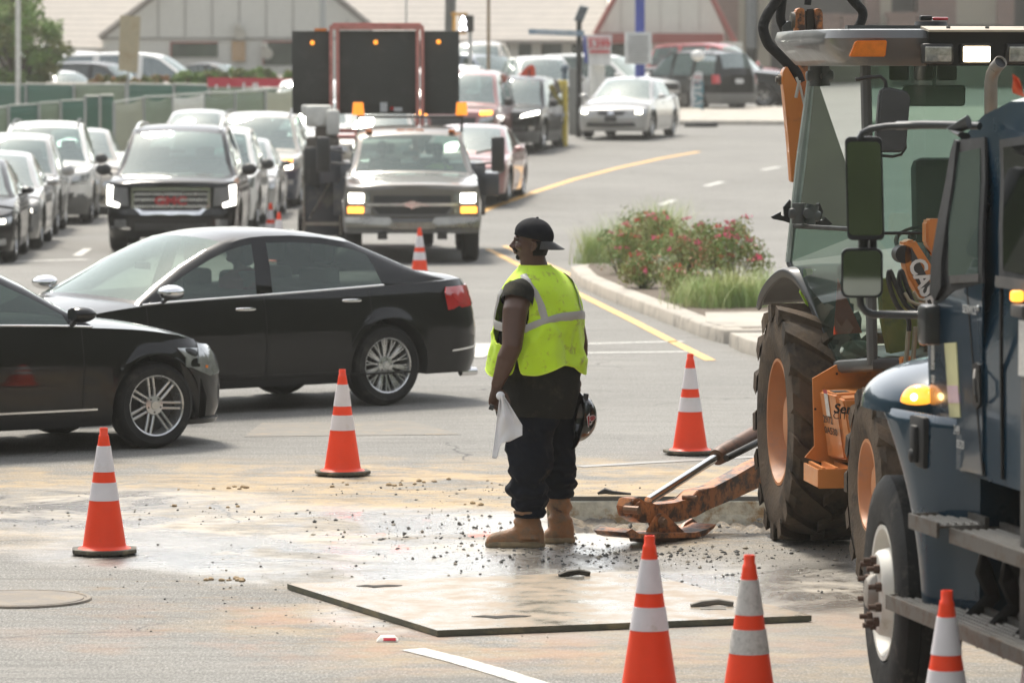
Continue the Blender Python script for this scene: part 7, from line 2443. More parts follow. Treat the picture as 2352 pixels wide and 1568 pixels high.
# mirrors on their bracket arms
mh = plane_hit(1985, 430, (0, 18.2, 0), (0, 1, 0)); mc = TK.loc(mh)
def wq(px, py, D): return TK.loc(P(px, py, D))
mb = MB()
mb.tube([wq(2250, 290, 17.75), wq(2205, 288, 17.85), wq(2120, 287, 18.0), wq(2060, 289, 18.1)], [.016, .017, .018, .018], 10)
mb.tube([wq(2125, 287, 18.0), wq(2040, 290, 18.1), wq(2000, 296, 18.15), wq(1980, 306, 18.15), wq(1972, 322, 18.15)], .014, 10)
mb.tube([wq(2225, 280, 17.7), wq(2190, 300, 17.8), wq(2215, 312, 17.7)], [.03, .035, .03], 10, ell=.5)
mb.tube([wq(1983, 545, 18.2), wq(1983, 580, 18.2)], .022, 10); mb.tube([wq(2006, 545, 18.2), wq(2006, 580, 18.2)], .016, 10)
mb.tube([wq(*q, 18.15) for q in ((1975, 680), (1977, 700), (1988, 715), (2005, 722))] + [wq(2100, 723, 18.1), wq(2170, 723, 18.05)], .0165, 12)
mb.box(wq(2150, 745, 18.05), (.12, .14, .17), bev=.02)
mb.build('mirror_arm', mat('arm_black', (.03, .032, .033), .4, coat=.3), tk)
def mirror(pts, D, nm='wing_mirror'):
    q = [wq(*p, D) for p in pts]
    toc = wq(pts[0][0], pts[0][1], D - 1) - q[0]; toc.z = 0; toc.normalize()
    mb = MB(); c = sum(q, Vector()) / len(q)
    back = [c + (v - c) * .93 - toc * .09 for v in q]
    mb.grid([[v + toc * .006 for v in [c + (u - c) * .99 for u in q]], q, [v - toc * .05 for v in q], back], True, True)
    bmesh.ops.bevel(mb.bm, geom=[e for e in mb.bm.edges if not e.is_boundary and e.calc_length() > .02], offset=.004, segments=2, affect='EDGES')
    o = mb.build(nm, mat('mirror_shell', (.022, .023, .025), .45), tk, ang=35)
    g = [c + (v - c) * .90 + toc * .009 for v in q]
    # the glass is turned a little so that it looks back along the road
    mb = MB(); mb.face(g); gm_ = mb.build('mirror_glass', mat('mirror_glass', (.36, .40, .38), .02, metal=1.0, var=.02, rvar=0), o, smooth=False)
    return o
def rrect(x0, y0, x1, y1, r, sk=0):
    out = []
    for cx, cy, a0 in ((x1 - r, y0 + r, -90), (x1 - r, y1 - r, 0), (x0 + r, y1 - r, 90), (x0 + r, y0 + r, 180)):
        for k in range(5):
            a = R(a0 + 90 * k / 4); yy = cy + math.sin(a) * r
            out.append((cx + math.cos(a) * r + sk * (yy - y0) / (y1 - y0), yy))
    return out
mirror(rrect(1940, 314, 2026, 552, 12, 6), 18.15)
mirror(rrect(1932, 570, 2028, 684, 16, 0), 18.1)
# dark roof drip and wiper on the far side, marker lamp on a grey bracket
r_ = TK.loc(P(2336, 680, 16.9))
mb = MB(); mb.box(r_, (.05, .05, .045), bev=.012); mb.build('side_marker', mat('marker_lit', (.9, .3, .03), .3, emis=(1, .35, .04), es=1.2), tk)
mb = MB(); mb.box(r_ + Vector((-.06, -.02, -.055)), (.14, .09, .05), bev=.006); mb.box(r_ + Vector((-.13, -.015, -.75)), (.10, .05, 1.35), bev=.01); mb.build('side_bracket', M_GREY, tk)
mb = MB(); mb.box(r_ + Vector((-.11, .012, -.20)), (.09, .006, .22)); mb.build('sticker', mat('label_white', (.6, .58, .54), .5), tk)
# orange flag fluttering at the edge
fl = empty('safety_flag', P(2352, 190, 17.0), 0, 'small orange flag at the upper right edge in front of the cab roof', 'flag')
mb = MB(); rows = []
for i in range(8):
    rows.append([(-.015 - .024 * i / 7 * (k / 6) + .05 * k / 6 - .03, .01 * math.sin(k + i), -.04 + .075 * i / 7 - .02 * k / 6) for k in range(7)])
mb.grid(rows); mb.build('cloth', mat('flag_orange', (.85, .14, .05), .8), fl)
mb = MB(); mb.tube([(.02, 0, -.35), (.02, 0, .06)], .006, 6); mb.build('pole', M_BLK, fl)
# ================================================================ PLANTS ON THE ISLAND
def leafmat(n, c1, c2):
    m = mat(n, c1, .65, var=.25, scale=3, dirt=c2, dirt_amt=.7, dscale=2.2)
    return m
LF_G = leafmat('rose_leaf', (.18, .28, .075), (.29, .31, .10))
LF_R = leafmat('red_leaf', (.46, .20, .10), (.26, .24, .09))
LF_GR = leafmat('grass_blade', (.34, .46, .17), (.52, .54, .26))
FLW = mat('pink_flower', (.85, .20, .34), .7, var=.25, scale=8)
FLW2 = mat('red_flower', (.72, .15, .10), .7, var=.25, scale=8)
STEM = mat('stem', (.06, .05, .03), .8)
RS = random.Random(5)
def leaf(mb, c, r, mi, up=None):
    a = Vector((RS.gauss(0, 1), RS.gauss(0, 1), RS.gauss(0, .7) + .3)).normalized()
    b = a.cross(Vector((RS.gauss(0, 1), RS.gauss(0, 1), RS.gauss(0, 1)))).normalized(); n_ = a.cross(b)
    mb.face([c - b * r, c + n_ * r * .45, c + b * r, c - n_ * r * .45], mi)
def rose_bush(px, py, w_, h_, label, nfl, cat='flowering bush', red=.28, grp='rose bushes planted on the kerb island'):
    g = G(px, py); g.z += .13
    r = empty('rose_bush', g, RS.uniform(0, 6), label, cat, grp)
    mb = MB()
    clumps = [(RS.gauss(0, w_ * .33), RS.gauss(0, w_ * .33), h_ * RS.uniform(.35, .95), RS.uniform(.10, .20)) for _ in range(16)]
    for (x, y, z, cr) in clumps:
        tone = RS.random()
        for _ in range(150):
            d = Vector((RS.gauss(0, 1), RS.gauss(0, 1), RS.gauss(0, 1))).normalized() * cr * RS.random() ** .4
            p = Vector((x, y, z)) + d
            if p.z < .02: continue
            leaf(mb, p, RS.uniform(.014, .028), 1 if RS.random() < red * (1.5 if tone > .65 else .25) else 0)
    mb.build('foliage', [LF_G, LF_R], r, smooth=False, weld=False)
    mb = MB()
    for (x, y, z, cr) in clumps: mb.tube([(x * .15, y * .15, 0), (x * .6, y * .6, z * .5), (x, y, z)], [.010, .007, .004], 5)
    mb.build('stems', STEM, r)
    mb = MB()
    for _ in range(nfl):
        x, y, z, cr = RS.choice(clumps)
        c0 = Vector((x + RS.gauss(0, cr * .5), y + RS.gauss(0, cr * .5), z + cr * RS.uniform(.5, 1.05)))
        mi = 0 if RS.random() < .75 else 1
        for _k in range(7):
            p = c0 + Vector((RS.gauss(0, .022), RS.gauss(0, .022), RS.gauss(0, .014)))
            for _j in range(4): leaf(mb, p, RS.uniform(.016, .026), mi)
    mb.build('flowers', [FLW, FLW2], r, smooth=False, weld=False)
    return r
def grass_clump(px, py, n, h_, spread, label, lean=0):
    g = G(px, py); g.z += .13
    r = tuft = MB()
    for _ in range(n):
        x, y = RS.gauss(0, spread * .35), RS.gauss(0, spread * .35)
        a = RS.uniform(0, 6.28); L_ = h_ * RS.uniform(.6, 1.1); dr = RS.uniform(.15, .75) * L_
        d = Vector((math.cos(a), math.sin(a), 0)); s = Vector((-d.y, d.x, 0)) * RS.uniform(.004, .008)
        pts = []
        for k in range(5):
            t = k / 4; pts.append(Vector((x, y, 0)) + d * dr * t ** 2 + Vector((0, 0, L_ * (t - .25 * t * t * dr / L_))))
        mb_ = []
        for k, p in enumerate(pts): mb_.append([p - s * (1 - k / 4.3), p + s * (1 - k / 4.3)])
        tuft.grid(mb_)
    o = tuft.build('grass_clump', LF_GR, None, smooth=False, weld=False, loc=g)
    tag(o, label, 'grass clump', 'ornamental grasses on the kerb island', 'thing')
    return o
grass_clump(1368, 628, 420, .60, .34, 'spiky grass clump at the left tip of the island planting')
grass_clump(1440, 612, 420, .70, .45, 'tall grass clump behind the reddest rose bush')
grass_clump(1520, 605, 520, .88, .5, 'tallest grass clump in the middle back of the planting')
grass_clump(1590, 640, 380, .62, .45, 'grass clump seen between the two taller rose bushes')
rose_bush(1425, 655, .55, .60, 'reddish rose bush near the left tip of the island, above the kerb', 9)
rose_bush(1490, 640, .55, .74, 'rose bush with red tips in front of the tallest grass', 7, red=.4)
rose_bush(1570, 668, .55, .72, 'tall rose bush with a cluster of pink flowers at its very top', 13)
rose_bush(1650, 690, .55, .78, 'green rose bush left of the rightmost flower heads', 9)
rose_bush(1690, 700, .50, .84, 'rose bush with big bright pink flower heads nearest the backhoe', 22, red=.15)
rose_bush(1480, 690, .45, .36, 'low sprawling rose bush along the kerb, with yellowish shoots', 7, red=.35)
rose_bush(1560, 715, .42, .34, 'lowest rose bush at the kerb with scattered pale pink blooms', 7, red=.3)
grass_clump(1640, 735, 500, .46, .5, 'pale feathery grass clump at the front end of the planting')
grass_clump(1700, 733, 500, .50, .5, 'pale green grass clump beside the grey fender of the backhoe')
grass_clump(1755, 725, 420, .45, .5, 'grass clump half hidden behind the big muddy tyre')
grass_clump(1600, 725, 380, .34, .4, 'short yellowish grass clump spilling towards the kerb')

# ================================================================ BACKGROUND
def shingle():
    m = mat('roof_shingle', (.44, .405, .365), .9, var=.12, scale=1.2)
    nt = m.node_tree; L = nt.links.new; b = nt.nodes['Principled BSDF']
    old = b.inputs['Base Color'].links[0].from_socket
    tc = N(nt, 'ShaderNodeTexCoord')
    sp = N(nt, 'ShaderNodeSeparateXYZ'); L(tc.outputs['Object'], sp.inputs[0])
    nz = N(nt, 'ShaderNodeTexNoise', Scale=.6, Detail=3.0); L(tc.outputs['Object'], nz.inputs['Vector'])
    ad = N(nt, 'ShaderNodeMath', operation='MULTIPLY_ADD'); L(nz.outputs['Fac'], ad.inputs[0]); ad.inputs[1].default_value = .12; L(sp.outputs['Z'], ad.inputs[2])
    fr = N(nt, 'ShaderNodeMath', operation='FRACT'); ml = N(nt, 'ShaderNodeMath', operation='MULTIPLY'); L(ad.outputs[0], ml.inputs[0]); ml.inputs[1].default_value = 4.6; L(ml.outputs[0], fr.inputs[0])
    mr = N(nt, 'ShaderNodeMapRange'); mr.inputs['From Min'].default_value = 0; mr.inputs['From Max'].default_value = .35; mr.inputs['To Min'].default_value = .72; mr.inputs['To Max'].default_value = 1.08; L(fr.outputs[0], mr.inputs['Value'])
    mx = N(nt, 'ShaderNodeMix', data_type='RGBA', blend_type='MULTIPLY'); mx.inputs[0].default_value = 1; L(old, mx.inputs[6]); L(mr.outputs[0], mx.inputs[7]); L(mx.outputs[2], b.inputs['Base Color'])
    return m
M_SH = shingle()
M_WALL = mat('grey_siding', (.60, .59, .54), .85, var=.05)
M_CREAM = mat('cream_siding', (.66, .65, .58), .85, var=.05)
M_REDT = mat('red_trim', (.30, .085, .07), .7, var=.1)
M_DKW = mat('shop_glass', (.05, .065, .055), .15, coat=1, var=.3, scale=1)
M_STUC = mat('stucco', (.52, .50, .45), .9, var=.08)
def wall_poly(mb, pts, D, th, mi=0):
    q = [P(*p, D) for p in pts]
    mb.grid([q, [v + Vector((0, th, 0)) for v in q]], True, True, mi)
def building_left():
    D = 158
    base = Vector((P(800, 160, D).x, D, gz(0, D)))
    r = empty('shingled_building', base, 0, 'long low building with pale shingled roof and grey gable, behind the message board', 'building')
    def B(mb, nm, m, smooth=False):
        for v in mb.bm.verts: v.co -= base
        return mb.build(nm, m, r, smooth=smooth)
    mb = MB(); wall_poly(mb, [(-250, 200), (-250, 105), (235, 105), (235, 200)], D + 1.2, 6)
    wall_poly(mb, [(850, 200), (850, 95), (1372, 95), (1372, 200)], D + 1.2, 6)
    B(mb, 'wall', M_STUC)
    # gable
    mb = MB(); wall_poly(mb, [(235, 200), (235, 88), (250, 78), (420, -52), (570, -165), (720, -52), (850, 60), (850, 200)], D, 8)
    g = B(mb, 'gable_wall', M_WALL)
    mb = MB()
    for x in range(300, 850, 62): wall_poly(mb, [(x, 86), (x, max(-160, 90 - (x - 235) * .75 if x < 570 else 90 - (850 - x) * .85)), (x + 2.5, max(-160, 90 - (x - 235) * .75 if x < 570 else 90 - (850 - x) * .85)), (x + 2.5, 86)], D - .04, .04)
    wall_poly(mb, [(235, 92), (235, 86), (850, 86), (850, 92)], D - .05, .05)
    B(mb, 'batten', mat('batten', (.33, .32, .29), .9))
    mb = MB()
    for a, b in (((228, 88), (570, -175)), ((570, -175), (858, 66))):
        A_, B_ = P(*a, D - .5), P(*b, D - .5)
        mb.tube([A_, B_], .12, 4)
    B(mb, 'barge_board', mat('barge_grey', (.22, .20, .18), .8))
    # roofs, pitched away
    def pitch(pts_lo, pts_hi, nm='roof'):
        mb = MB(); a = [P(*p, D) for p in pts_lo]; c = [P(*p, D + 9) for p in pts_hi]
        mb.face([a[0], a[1], c[1], c[0]]); B(mb, nm, M_SH)
    pitch([(-260, 113), (262, 113)], [(-260, -190), (600, -190)])
    pitch([(820, 95), (1395, 95)], [(520, -230), (1395, -230)])
    mb = MB(); wall_poly(mb, [(-260, 118), (-260, 110), (240, 110), (240, 118)], D - .3, .3); B(mb, 'fascia', M_STUC); mb = MB(); wall_poly(mb, [(850, 101), (850, 92), (1385, 92), (1385, 101)], D - .3, .3)
    B(mb, 'fascia', mat('fascia', (.30, .27, .24), .8))
    # openings
    for x0, x1, y0, y1 in ((394, 500, 100, 132), (606, 672, 98, 150), (1140, 1170, 101, 140), (1062, 1082, 101, 140), (1190, 1222, 101, 140), (1244, 1300, 101, 140), (1306, 1365, 101, 140), (900, 1050, 101, 140)):
        mb = MB(); wall_poly(mb, [(x0, y1), (x0, y0), (x1, y0), (x1, y1)], D - .06 if x0 < 850 else D + 1.14, .05); w = B(mb, 'window', M_DKW)
        if x0 < 850 or x0 in (1306, 1190, 1244):
            mb = MB(); wall_poly(mb, [(x0 - 3, y1), (x0 - 3, y0 - 3), (x0, y0 - 3), (x0, y1)], D - .10 if x0 < 850 else D + 1.08, .09); wall_poly(mb, [(x0, y0), (x0, y0 - 3), (x1, y0 - 3), (x1, y0)], D - .10 if x0 < 850 else D + 1.08, .09)
            for v in mb.bm.verts: v.co -= base
            f = mb.build('window_frame', M_REDT, w, smooth=False)
    for px in (1120, 1180, 1232, 1302):
        mb = MB(); a = P(px, 101, D + .3); b = P(px, 175, D + .3); mb.box(((a.x + b.x) / 2, a.y, (a.z + b.z) / 2), (.35, .35, a.z - b.z)); B(mb, 'column', M_STUC)
    # flood lights and small fittings on the gable
    for px, py in ((608, 105), (886, 115), (545, 60)):
        mb = MB(); c = P(px, py, D - .25); mb.box(c, (.22, .3, .22), bev=.05); mb.cyl(c + Vector((.1, 0, -.22)), c + Vector((.1, -.25, -.30)), .16, .22, n=14); B(mb, 'flood_light', mat('lamp_white', (.5, .48, .42), .5))
    mb = MB(); c = P(548, 118, D - .12); mb.box(c, (.5, .08, .75)); B(mb, 'poster', mat('poster_tan', (.45, .30, .17), .7))
building_left()
def building_mid():
    D = 156
    base = Vector((P(1520, 160, D).x, D, gz(20, D)))
    r = empty('red_trimmed_building', base, 0, 'cream A-frame building with dusty red beam and trim behind the blue pole', 'building')
    def B(mb, nm, m):
        for v in mb.bm.verts: v.co -= base
        return mb.build(nm, m, r, smooth=False)
    mb = MB(); wall_poly(mb, [(1369, 200), (1369, 74), (1410, 0), (1470, -110), (1585, -110), (1632, 0), (1664, 75), (1664, 200)], D, 8); B(mb, 'wall', M_CREAM)
    mb = MB()
    for x in (1390, 1426, 1516, 1560, 1606): wall_poly(mb, [(x, 74), (x, -60), (x + 2, -60), (x + 2, 74)], D - .03, .03)
    B(mb, 'batten', M_STUC)
    mb = MB(); wall_poly(mb, [(1366, 100), (1366, 76), (1662, 78), (1662, 101)], D - .5, .5); B(mb, 'beam', M_REDT)
    mb = MB()
    for a, b in (((1366, 80), (1472, -115)), ((1688, 98), (1630, -15)), ((1630, -15), (1585, -115))):
        mb.tube([P(*a, D - .6), P(*b, D - .6)], .10, 6)
    B(mb, 'trim', M_REDT)
    for x0, x1, y0, y1 in ((1376, 1450, 103, 140), (1527, 1652, 104, 140)):
        mb = MB(); wall_poly(mb, [(x0, y1), (x0, y0), (x1, y0), (x1, y1)], D - .06, .05); B(mb, 'window', M_DKW)
    mb = MB(); wall_poly(mb, [(1655, 130), (1655, 97), (1705, 97), (1705, 130)], D - .8, .8); B(mb, 'low_wall', M_CREAM)
building_mid()
def building_right():
    D = 172
    base = Vector((P(2050, 160, D).x, D, gz(20, D)))
    r = empty('brick_building', base, 0, 'dim brick building with tan columns and shaded balconies at the upper right', 'building')
    def B(mb, nm, m):
        for v in mb.bm.verts: v.co -= base
        return mb.build(nm, m, r, smooth=False)
    br = mat('brick', (.20, .135, .115), .9, var=.15, scale=8)
    nt = br.node_tree; bt = N(nt, 'ShaderNodeTexBrick', Scale=3.0)
    bt.inputs['Color1'].default_value = (.22, .13, .105, 1); bt.inputs['Color2'].default_value = (.17, .105, .09, 1); bt.inputs['Mortar'].default_value = (.26, .23, .20, 1)
    tc = N(nt, 'ShaderNodeTexCoord'); mp = N(nt, 'ShaderNodeMapping'); mp.inputs['Rotation'].default_value = (R(90), 0, 0)
    nt.links.new(tc.outputs['Object'], mp.inputs[0]); nt.links.new(mp.outputs[0], bt.inputs['Vector']); nt.links.new(bt.outputs['Color'], nt.nodes['Principled BSDF'].inputs['Base Color'])
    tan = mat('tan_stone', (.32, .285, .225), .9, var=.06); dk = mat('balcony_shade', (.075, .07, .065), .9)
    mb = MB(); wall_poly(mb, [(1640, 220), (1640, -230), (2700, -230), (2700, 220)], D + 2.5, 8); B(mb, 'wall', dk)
    for x0, x1, m, d in ((1640, 1700, br, 0), (1697, 1712, tan, -.1), (1741, 1770, tan, -.2), (1990, 2022, br, 0), (2022, 2048, tan, -.2), (2110, 2196, br, .3), (2196, 2290, tan, .3), (2290, 2330, br, 0), (2380, 2440, tan, 0), (2480, 2560, br, 0)):
        mb = MB(); wall_poly(mb, [(x0, 215), (x0, -230), (x1, -230), (x1, 215)], D + d, 2.4); B(mb, 'pier', m)
    mb = MB(); a = P(1726, 112, D - .5); b = P(1726, -230, D - .5); mb.tube([a, b], .22, 12); B(mb, 'downpipe', mat('pipe_grey', (.13, .14, .145), .6))
    for x0, x1, y in ((1935, 1990, 42), (2040, 2105, 38), (1880, 1932, 40)):
        mb = MB(); wall_poly(mb, [(x0, 130), (x0, y), (x1, y), (x1, 130)], D - 1.5, .8); wall_poly(mb, [(x0 - 4, y), (x0 - 4, y - 9), (x1 + 4, y - 9), (x1 + 4, y)], D - 1.6, 1.0); B(mb, 'brick_post', br)
    mb = MB()
    for x in range(1770, 2300, 9): mb.tube([P(x, 130, D - 1), P(x, 60, D - 1)], .02, 4)
    mb.tube([P(1770, 60, D - 1), P(2300, 60, D - 1)], .04, 4); B(mb, 'railing', M_BLK)
building_right()

def pole(name, px, y0, y1, D, r0, m, label, cat='pole', rx=None):
    g = P(px, y1, D); base = Vector((g.x, D, gz(g.x, D)))
    r = empty(name, base, 0, label, cat)
    top = P(rx or px, y0, D)
    mb = MB(); mb.tube([(0, 0, 0), top - base], [r0, r0 * .9], 14); mb.build('post', m, r)
    return r, base
M_GALV = mat('galvanised', (.42, .43, .42), .45, metal=.4, var=.1)
M_WHP = mat('white_pole', (.66, .65, .60), .5)
M_BLUE = mat('blue_pole', (.04, .065, .33), .5)
M_WOOD = mat('weathered_wood', (.24, .17, .10), .8, var=.2)
M_YB = mat('yellow_bollard_paint', (.55, .42, .05), .5, dirt=(.3, .24, .1), dirt_amt=.3)
pole('lamp_post', 41, -120, 200, 118, .075, M_WHP, 'thick white lamp post in front of the tree at the left', 'lamp post')
pole('utility_pole', 741, -60, 200, 130, .11, M_GALV, 'pale galvanised pole rising above the left panel of the message board', 'pole')
pole('utility_pole', 1030, -200, 220, 112, .15, mat('dark_wood_pole', (.13, .13, .12), .8, var=.15), 'thick dark utility pole beside the pedestrian signal', 'pole', rx=1038)
pole('thin_pole', 1122, -60, 220, 108, .045, M_WOOD, 'thin brown wooden pole between the message board and the street sign', 'pole')
pole('thin_pole', 933, -60, 220, 126, .03, M_GALV, 'very thin grey pole showing above the middle of the message board', 'pole')
# sign seen from behind
r, b = pole('road_sign', 290, 38, 230, 112, .035, M_GALV, 'back of a tall tan road sign on a thin leaning post at the left', 'road sign', rx=297)
mb = MB(); q = [P(*p, 112 - .05) - b for p in ((276, 36), (323, 38), (316, 168), (272, 162))]; mb.grid([q, [v + Vector((0, .03, 0)) for v in q]], True, True); mb.build('panel', mat('sign_back_tan', (.40, .34, .22), .6, dirt=(.34, .26, .15)), r, smooth=False)
# pedestrian signal with lit walking figure
r, b = pole('pedestrian_signal', 1080, 60, 240, 109, .05, M_GALV, 'pedestrian signal box showing a glowing white walking figure', 'traffic signal')
c = P(1073, 55, 109) - b
mb = MB(); mb.box(c, (.34, .3, .42), bev=.02); mb.box(c + Vector((0, -.2, .20)), (.34, .12, .02)); mb.build('housing', M_BLK, r)
mb = MB(); mb.box(P(1055, 33, 109) - b, (.42, .12, .07), bev=.01); mb.box(P(1060, 76, 109) - b, (.25, .12, .06), bev=.01); mb.box(P(1043, 50, 109) - b, (.08, .1, .5)); mb.build('bracket', mat('bracket_yellow', (.55, .28, .04), .5), r)
F = frame(P(1064, 55, 109) - b + Vector((0, -.165, 0)), (1, 0, 0), (0, 0, 1))
mb = MB()
def disc(mb, x, z, rr): mb.prism([(x + rr * math.cos(2 * PI * k / 12), z + rr * math.sin(2 * PI * k / 12)) for k in range(12)], 0, .01, M=F)
disc(mb, .0, .155, .038)
for a, b_, w_ in (((0, .11), (-.01, -.01), .05), ((0, .09), (-.07, .02), .022), ((.01, .09), (.07, .03), .022), ((-.01, 0), (-.07, -.17), .03), ((0, 0), (.07, -.16), .03)):
    d = Vector((b_[0] - a[0], b_[1] - a[1])).normalized(); n = Vector((-d.y, d.x)) * w_
    mb.prism([(a[0] + n.x, a[1] + n.y), (a[0] - n.x, a[1] - n.y), (b_[0] - n.x * .7, b_[1] - n.y * .7), (b_[0] + n.x * .7, b_[1] + n.y * .7)], 0, .011, M=F)
mb.build('walking_figure', mat('walk_lit', (1, 1, 1), .5, emis=(.95, .93, 1), es=4), r)
# street name blade with solar panel on the black pole
r, b = pole('street_lamp', 1330, 48, 250, 107, .075, M_BLK, 'black pole carrying a small tilted solar panel and a long street-name blade', 'pole')
mb = MB(); q = [P(*p, 107) - b for p in ((1318, 48), (1338, 52), (1352, 18), (1332, 14))]; mb.grid([q, [v + Vector((.0, .05, .02)) for v in q]], True, True); mb.build('solar_panel', mat('solar_dark', (.10, .115, .13), .3), r, smooth=False)
mb = MB(); q = [P(*p, 106.8) - b for p in ((1214, 67), (1342, 71), (1342, 84), (1214, 79))]; mb.grid([q, [v + Vector((0, .03, 0)) for v in q]], True, True); bl_ = mb.build('street_blade', mat('blade_blue', (.20, .28, .36), .5), r, smooth=False)
text_mesh('COLLEGE PARK DR', 'lettering', mat('sign_white', (.7, .7, .68), .5), bl_, .12, frame(P(1278, 75, 106.75) - b, (1, 0, -.03), (0, 0, 1)), .004)
# price sign and notice board
r, b = pole('price_sign', 1373, 150, 270, 118, .22, M_WHP, 'white sign with red lettering and a red line, left of the blue pole', 'sign')
mb = MB(); wq_ = [P(*p, 117.6) - b for p in ((1346, 80), (1406, 80), (1402, 150), (1352, 150))]; mb.grid([wq_, [v + Vector((0, .1, 0)) for v in wq_]], True, True); mb.build('panel', mat('sign_white', (.7, .7, .68), .5), r, smooth=False)
mb = MB(); wq_ = [P(*p, 117.7) - b for p in ((1338, 84), (1350, 80), (1352, 145), (1343, 145))]; mb.grid([wq_, [v + Vector((0, .1, 0)) for v in wq_]], True, True); mb.build('edge_stripe', M_BLUE, r, smooth=False)
Mrs = mat('sign_red', (.55, .06, .07), .5)
text_mesh('3.399', 'lettering', Mrs, r, .28, frame(P(1376, 103, 117.5) - b, (1, 0, 0), (0, 0, 1)), .005, bold=.01)
mb = MB(); q = [P(*p, 117.5) - b for p in ((1354, 116), (1400, 116), (1400, 122), (1354, 122))]; mb.grid([q, [v + Vector((0, .02, 0)) for v in q]], True, True); q = [P(*p, 117.5) - b for p in ((1350, 88), (1400, 88), (1400, 91), (1350, 91))]; mb.grid([q, [v + Vector((0, .02, 0)) for v in q]], True, True); mb.build('red_line', Mrs, r, smooth=False)
r, b = pole('notice_board', 1470, -150, 260, 119, .145, M_BLUE, 'thick bright blue pole with a white notice board full of grey lines', 'sign')
mb = MB(); q = [P(*p, 118.6) - b for p in ((1435, 75), (1497, 75), (1497, 148), (1435, 148))]; mb.grid([q, [v + Vector((0, .12, 0)) for v in q]], True, True); mb.build('panel', mat('board_white', (.72, .73, .70), .5), r, smooth=False)
mb = MB()
for i in range(11):
    y = 81 + i * 6; q = [P(*p, 118.55) - b for p in ((1441, y), (1489, y), (1489, y + 2.6), (1441, y + 2.6))]; mb.grid([q, [v + Vector((0, .01, 0)) for v in q]], True, True)
mb.build('text_lines', mat('sign_grey', (.36, .36, .36), .5), r, smooth=False)
# teardrop banner
b = P(1602, 250, 116); b.z = gz(b.x, 116)
r = empty('advertising_banner', b, 0, 'white rounded banner with red and teal lettering in front of the black parked SUV', 'banner')
mb = MB(); q = [P(*p, 116) - b for p in ((1588, 245), (1586, 215), (1590, 180), (1597, 167), (1606, 164), (1614, 168), (1614, 245), (1604, 250))]; mb.grid([q, [v + Vector((0, .04, 0)) for v in q]], True, True); mb.build('panel', mat('banner_white', (.66, .66, .65), .6), r, smooth=False)
mb = MB()
for x0, y0, x1, y1 in ((1594, 176, 1611, 180), (1592, 188, 1612, 194)):
    q = [P(*p, 115.95) - b for p in ((x0, y0), (x1, y0), (x1, y1), (x0, y1))]; mb.grid([q, [v + Vector((0, .01, 0)) for v in q]], True, True)
mb.build('lettering', mat('banner_red', (.5, .22, .22), .5), r, smooth=False)
text_mesh('STAY', 'lettering', mat('banner_teal', (.08, .22, .26), .5), r, .34, frame(P(1604, 220, 115.95) - b, (0, 0, -1), (1, 0, 0)), .004, bold=.01)
mb = MB(); mb.box((.1, .1, .06), (.9, .5, .12), bev=.03); mb.build('base', M_BLK, r)
mb = MB(); mb.ball(P(1603, 128, 125), (.20, .2, .16), 12, 8)
o = mb.build('white_ball', mat('sign_white', (.7, .7, .68), .5)); tag(o, 'small bright white round lamp on the roof of the black parked SUV', 'lamp')
# yellow bollards, grey cabinet
for px, lab in ((1292, 'yellow steel bollard left of the pair beside the small black SUV'), (1300, 'yellow steel bollard right of the pair beside the small black SUV')):
    X = (px - 1176) / FPX * 103.5 if px == 1292 else (1302 - 1176) / FPX * 102.0
    D = 103.5 if px == 1292 else 102.0
    bb = Vector(((1287 if px == 1292 else 1297) - 1176, 0, 0)); bb = Vector((bb.x / FPX * D, D, 0)); bb.z = gz(bb.x, D)
    zt2 = P(px, 185, D).z
    rr = empty('bollard', bb, 0, lab, 'bollard', 'yellow bollards')
    mb = MB(); mb.lathe([(.07, 0), (.07, zt2 - bb.z - .04), (.05, zt2 - bb.z), (.001, zt2 - bb.z + .01)], n=14); mb.build('post', M_YB, rr)
b = P(1319, 160, 109); b.z = gz(b.x, 109)
r = empty('utility_cabinet', b, 0, 'tall grey metal cabinet between the yellow bollards and the black pole', 'cabinet')
mb = MB(); hz__ = P(1319, 158, 109).z - b.z; mb.box((0, 0, hz__ / 2), (.28, .28, hz__), bev=.01); mb.build('housing', mat('cabinet_grey', (.22, .22, .20), .6), r)
mb = MB(); mb.ball((-.25, -.1, hz__ + .0), (.10, .10, .12)); mb.box((-.25, -.1, hz__ - .25), (.12, .12, .5)); mb.build('meter', mat('meter_blue', (.10, .14, .18), .4), r)
# folded orange roll-up sign
b = P(1210, 190, 101.5); b.z = gz(b.x, 101.5)
r = empty('roll_up_sign', b, 0, 'orange roll-up road work sign, its top corner above the small black SUV', 'road sign')
mb = MB(); q = [P(*p, 101.5) - b for p in ((1168, 190), (1186, 178), (1212, 152), (1222, 148), (1229, 156), (1231, 195))]; mb.grid([q, [v + Vector((0, .02, 0)) for v in q]], True, True); mb.build('panel', mat('sign_orange', (.80, .085, .025), .6), r, smooth=False)
mb = MB(); mb.tube([P(1198, 186, 101.45) - b, P(1206, 175, 101.45) - b], .03, 6); mb.tube([(0, .05, 0), P(1215, 160, 101.5) - b], .02, 6); mb.build('stand', M_BLK, r)

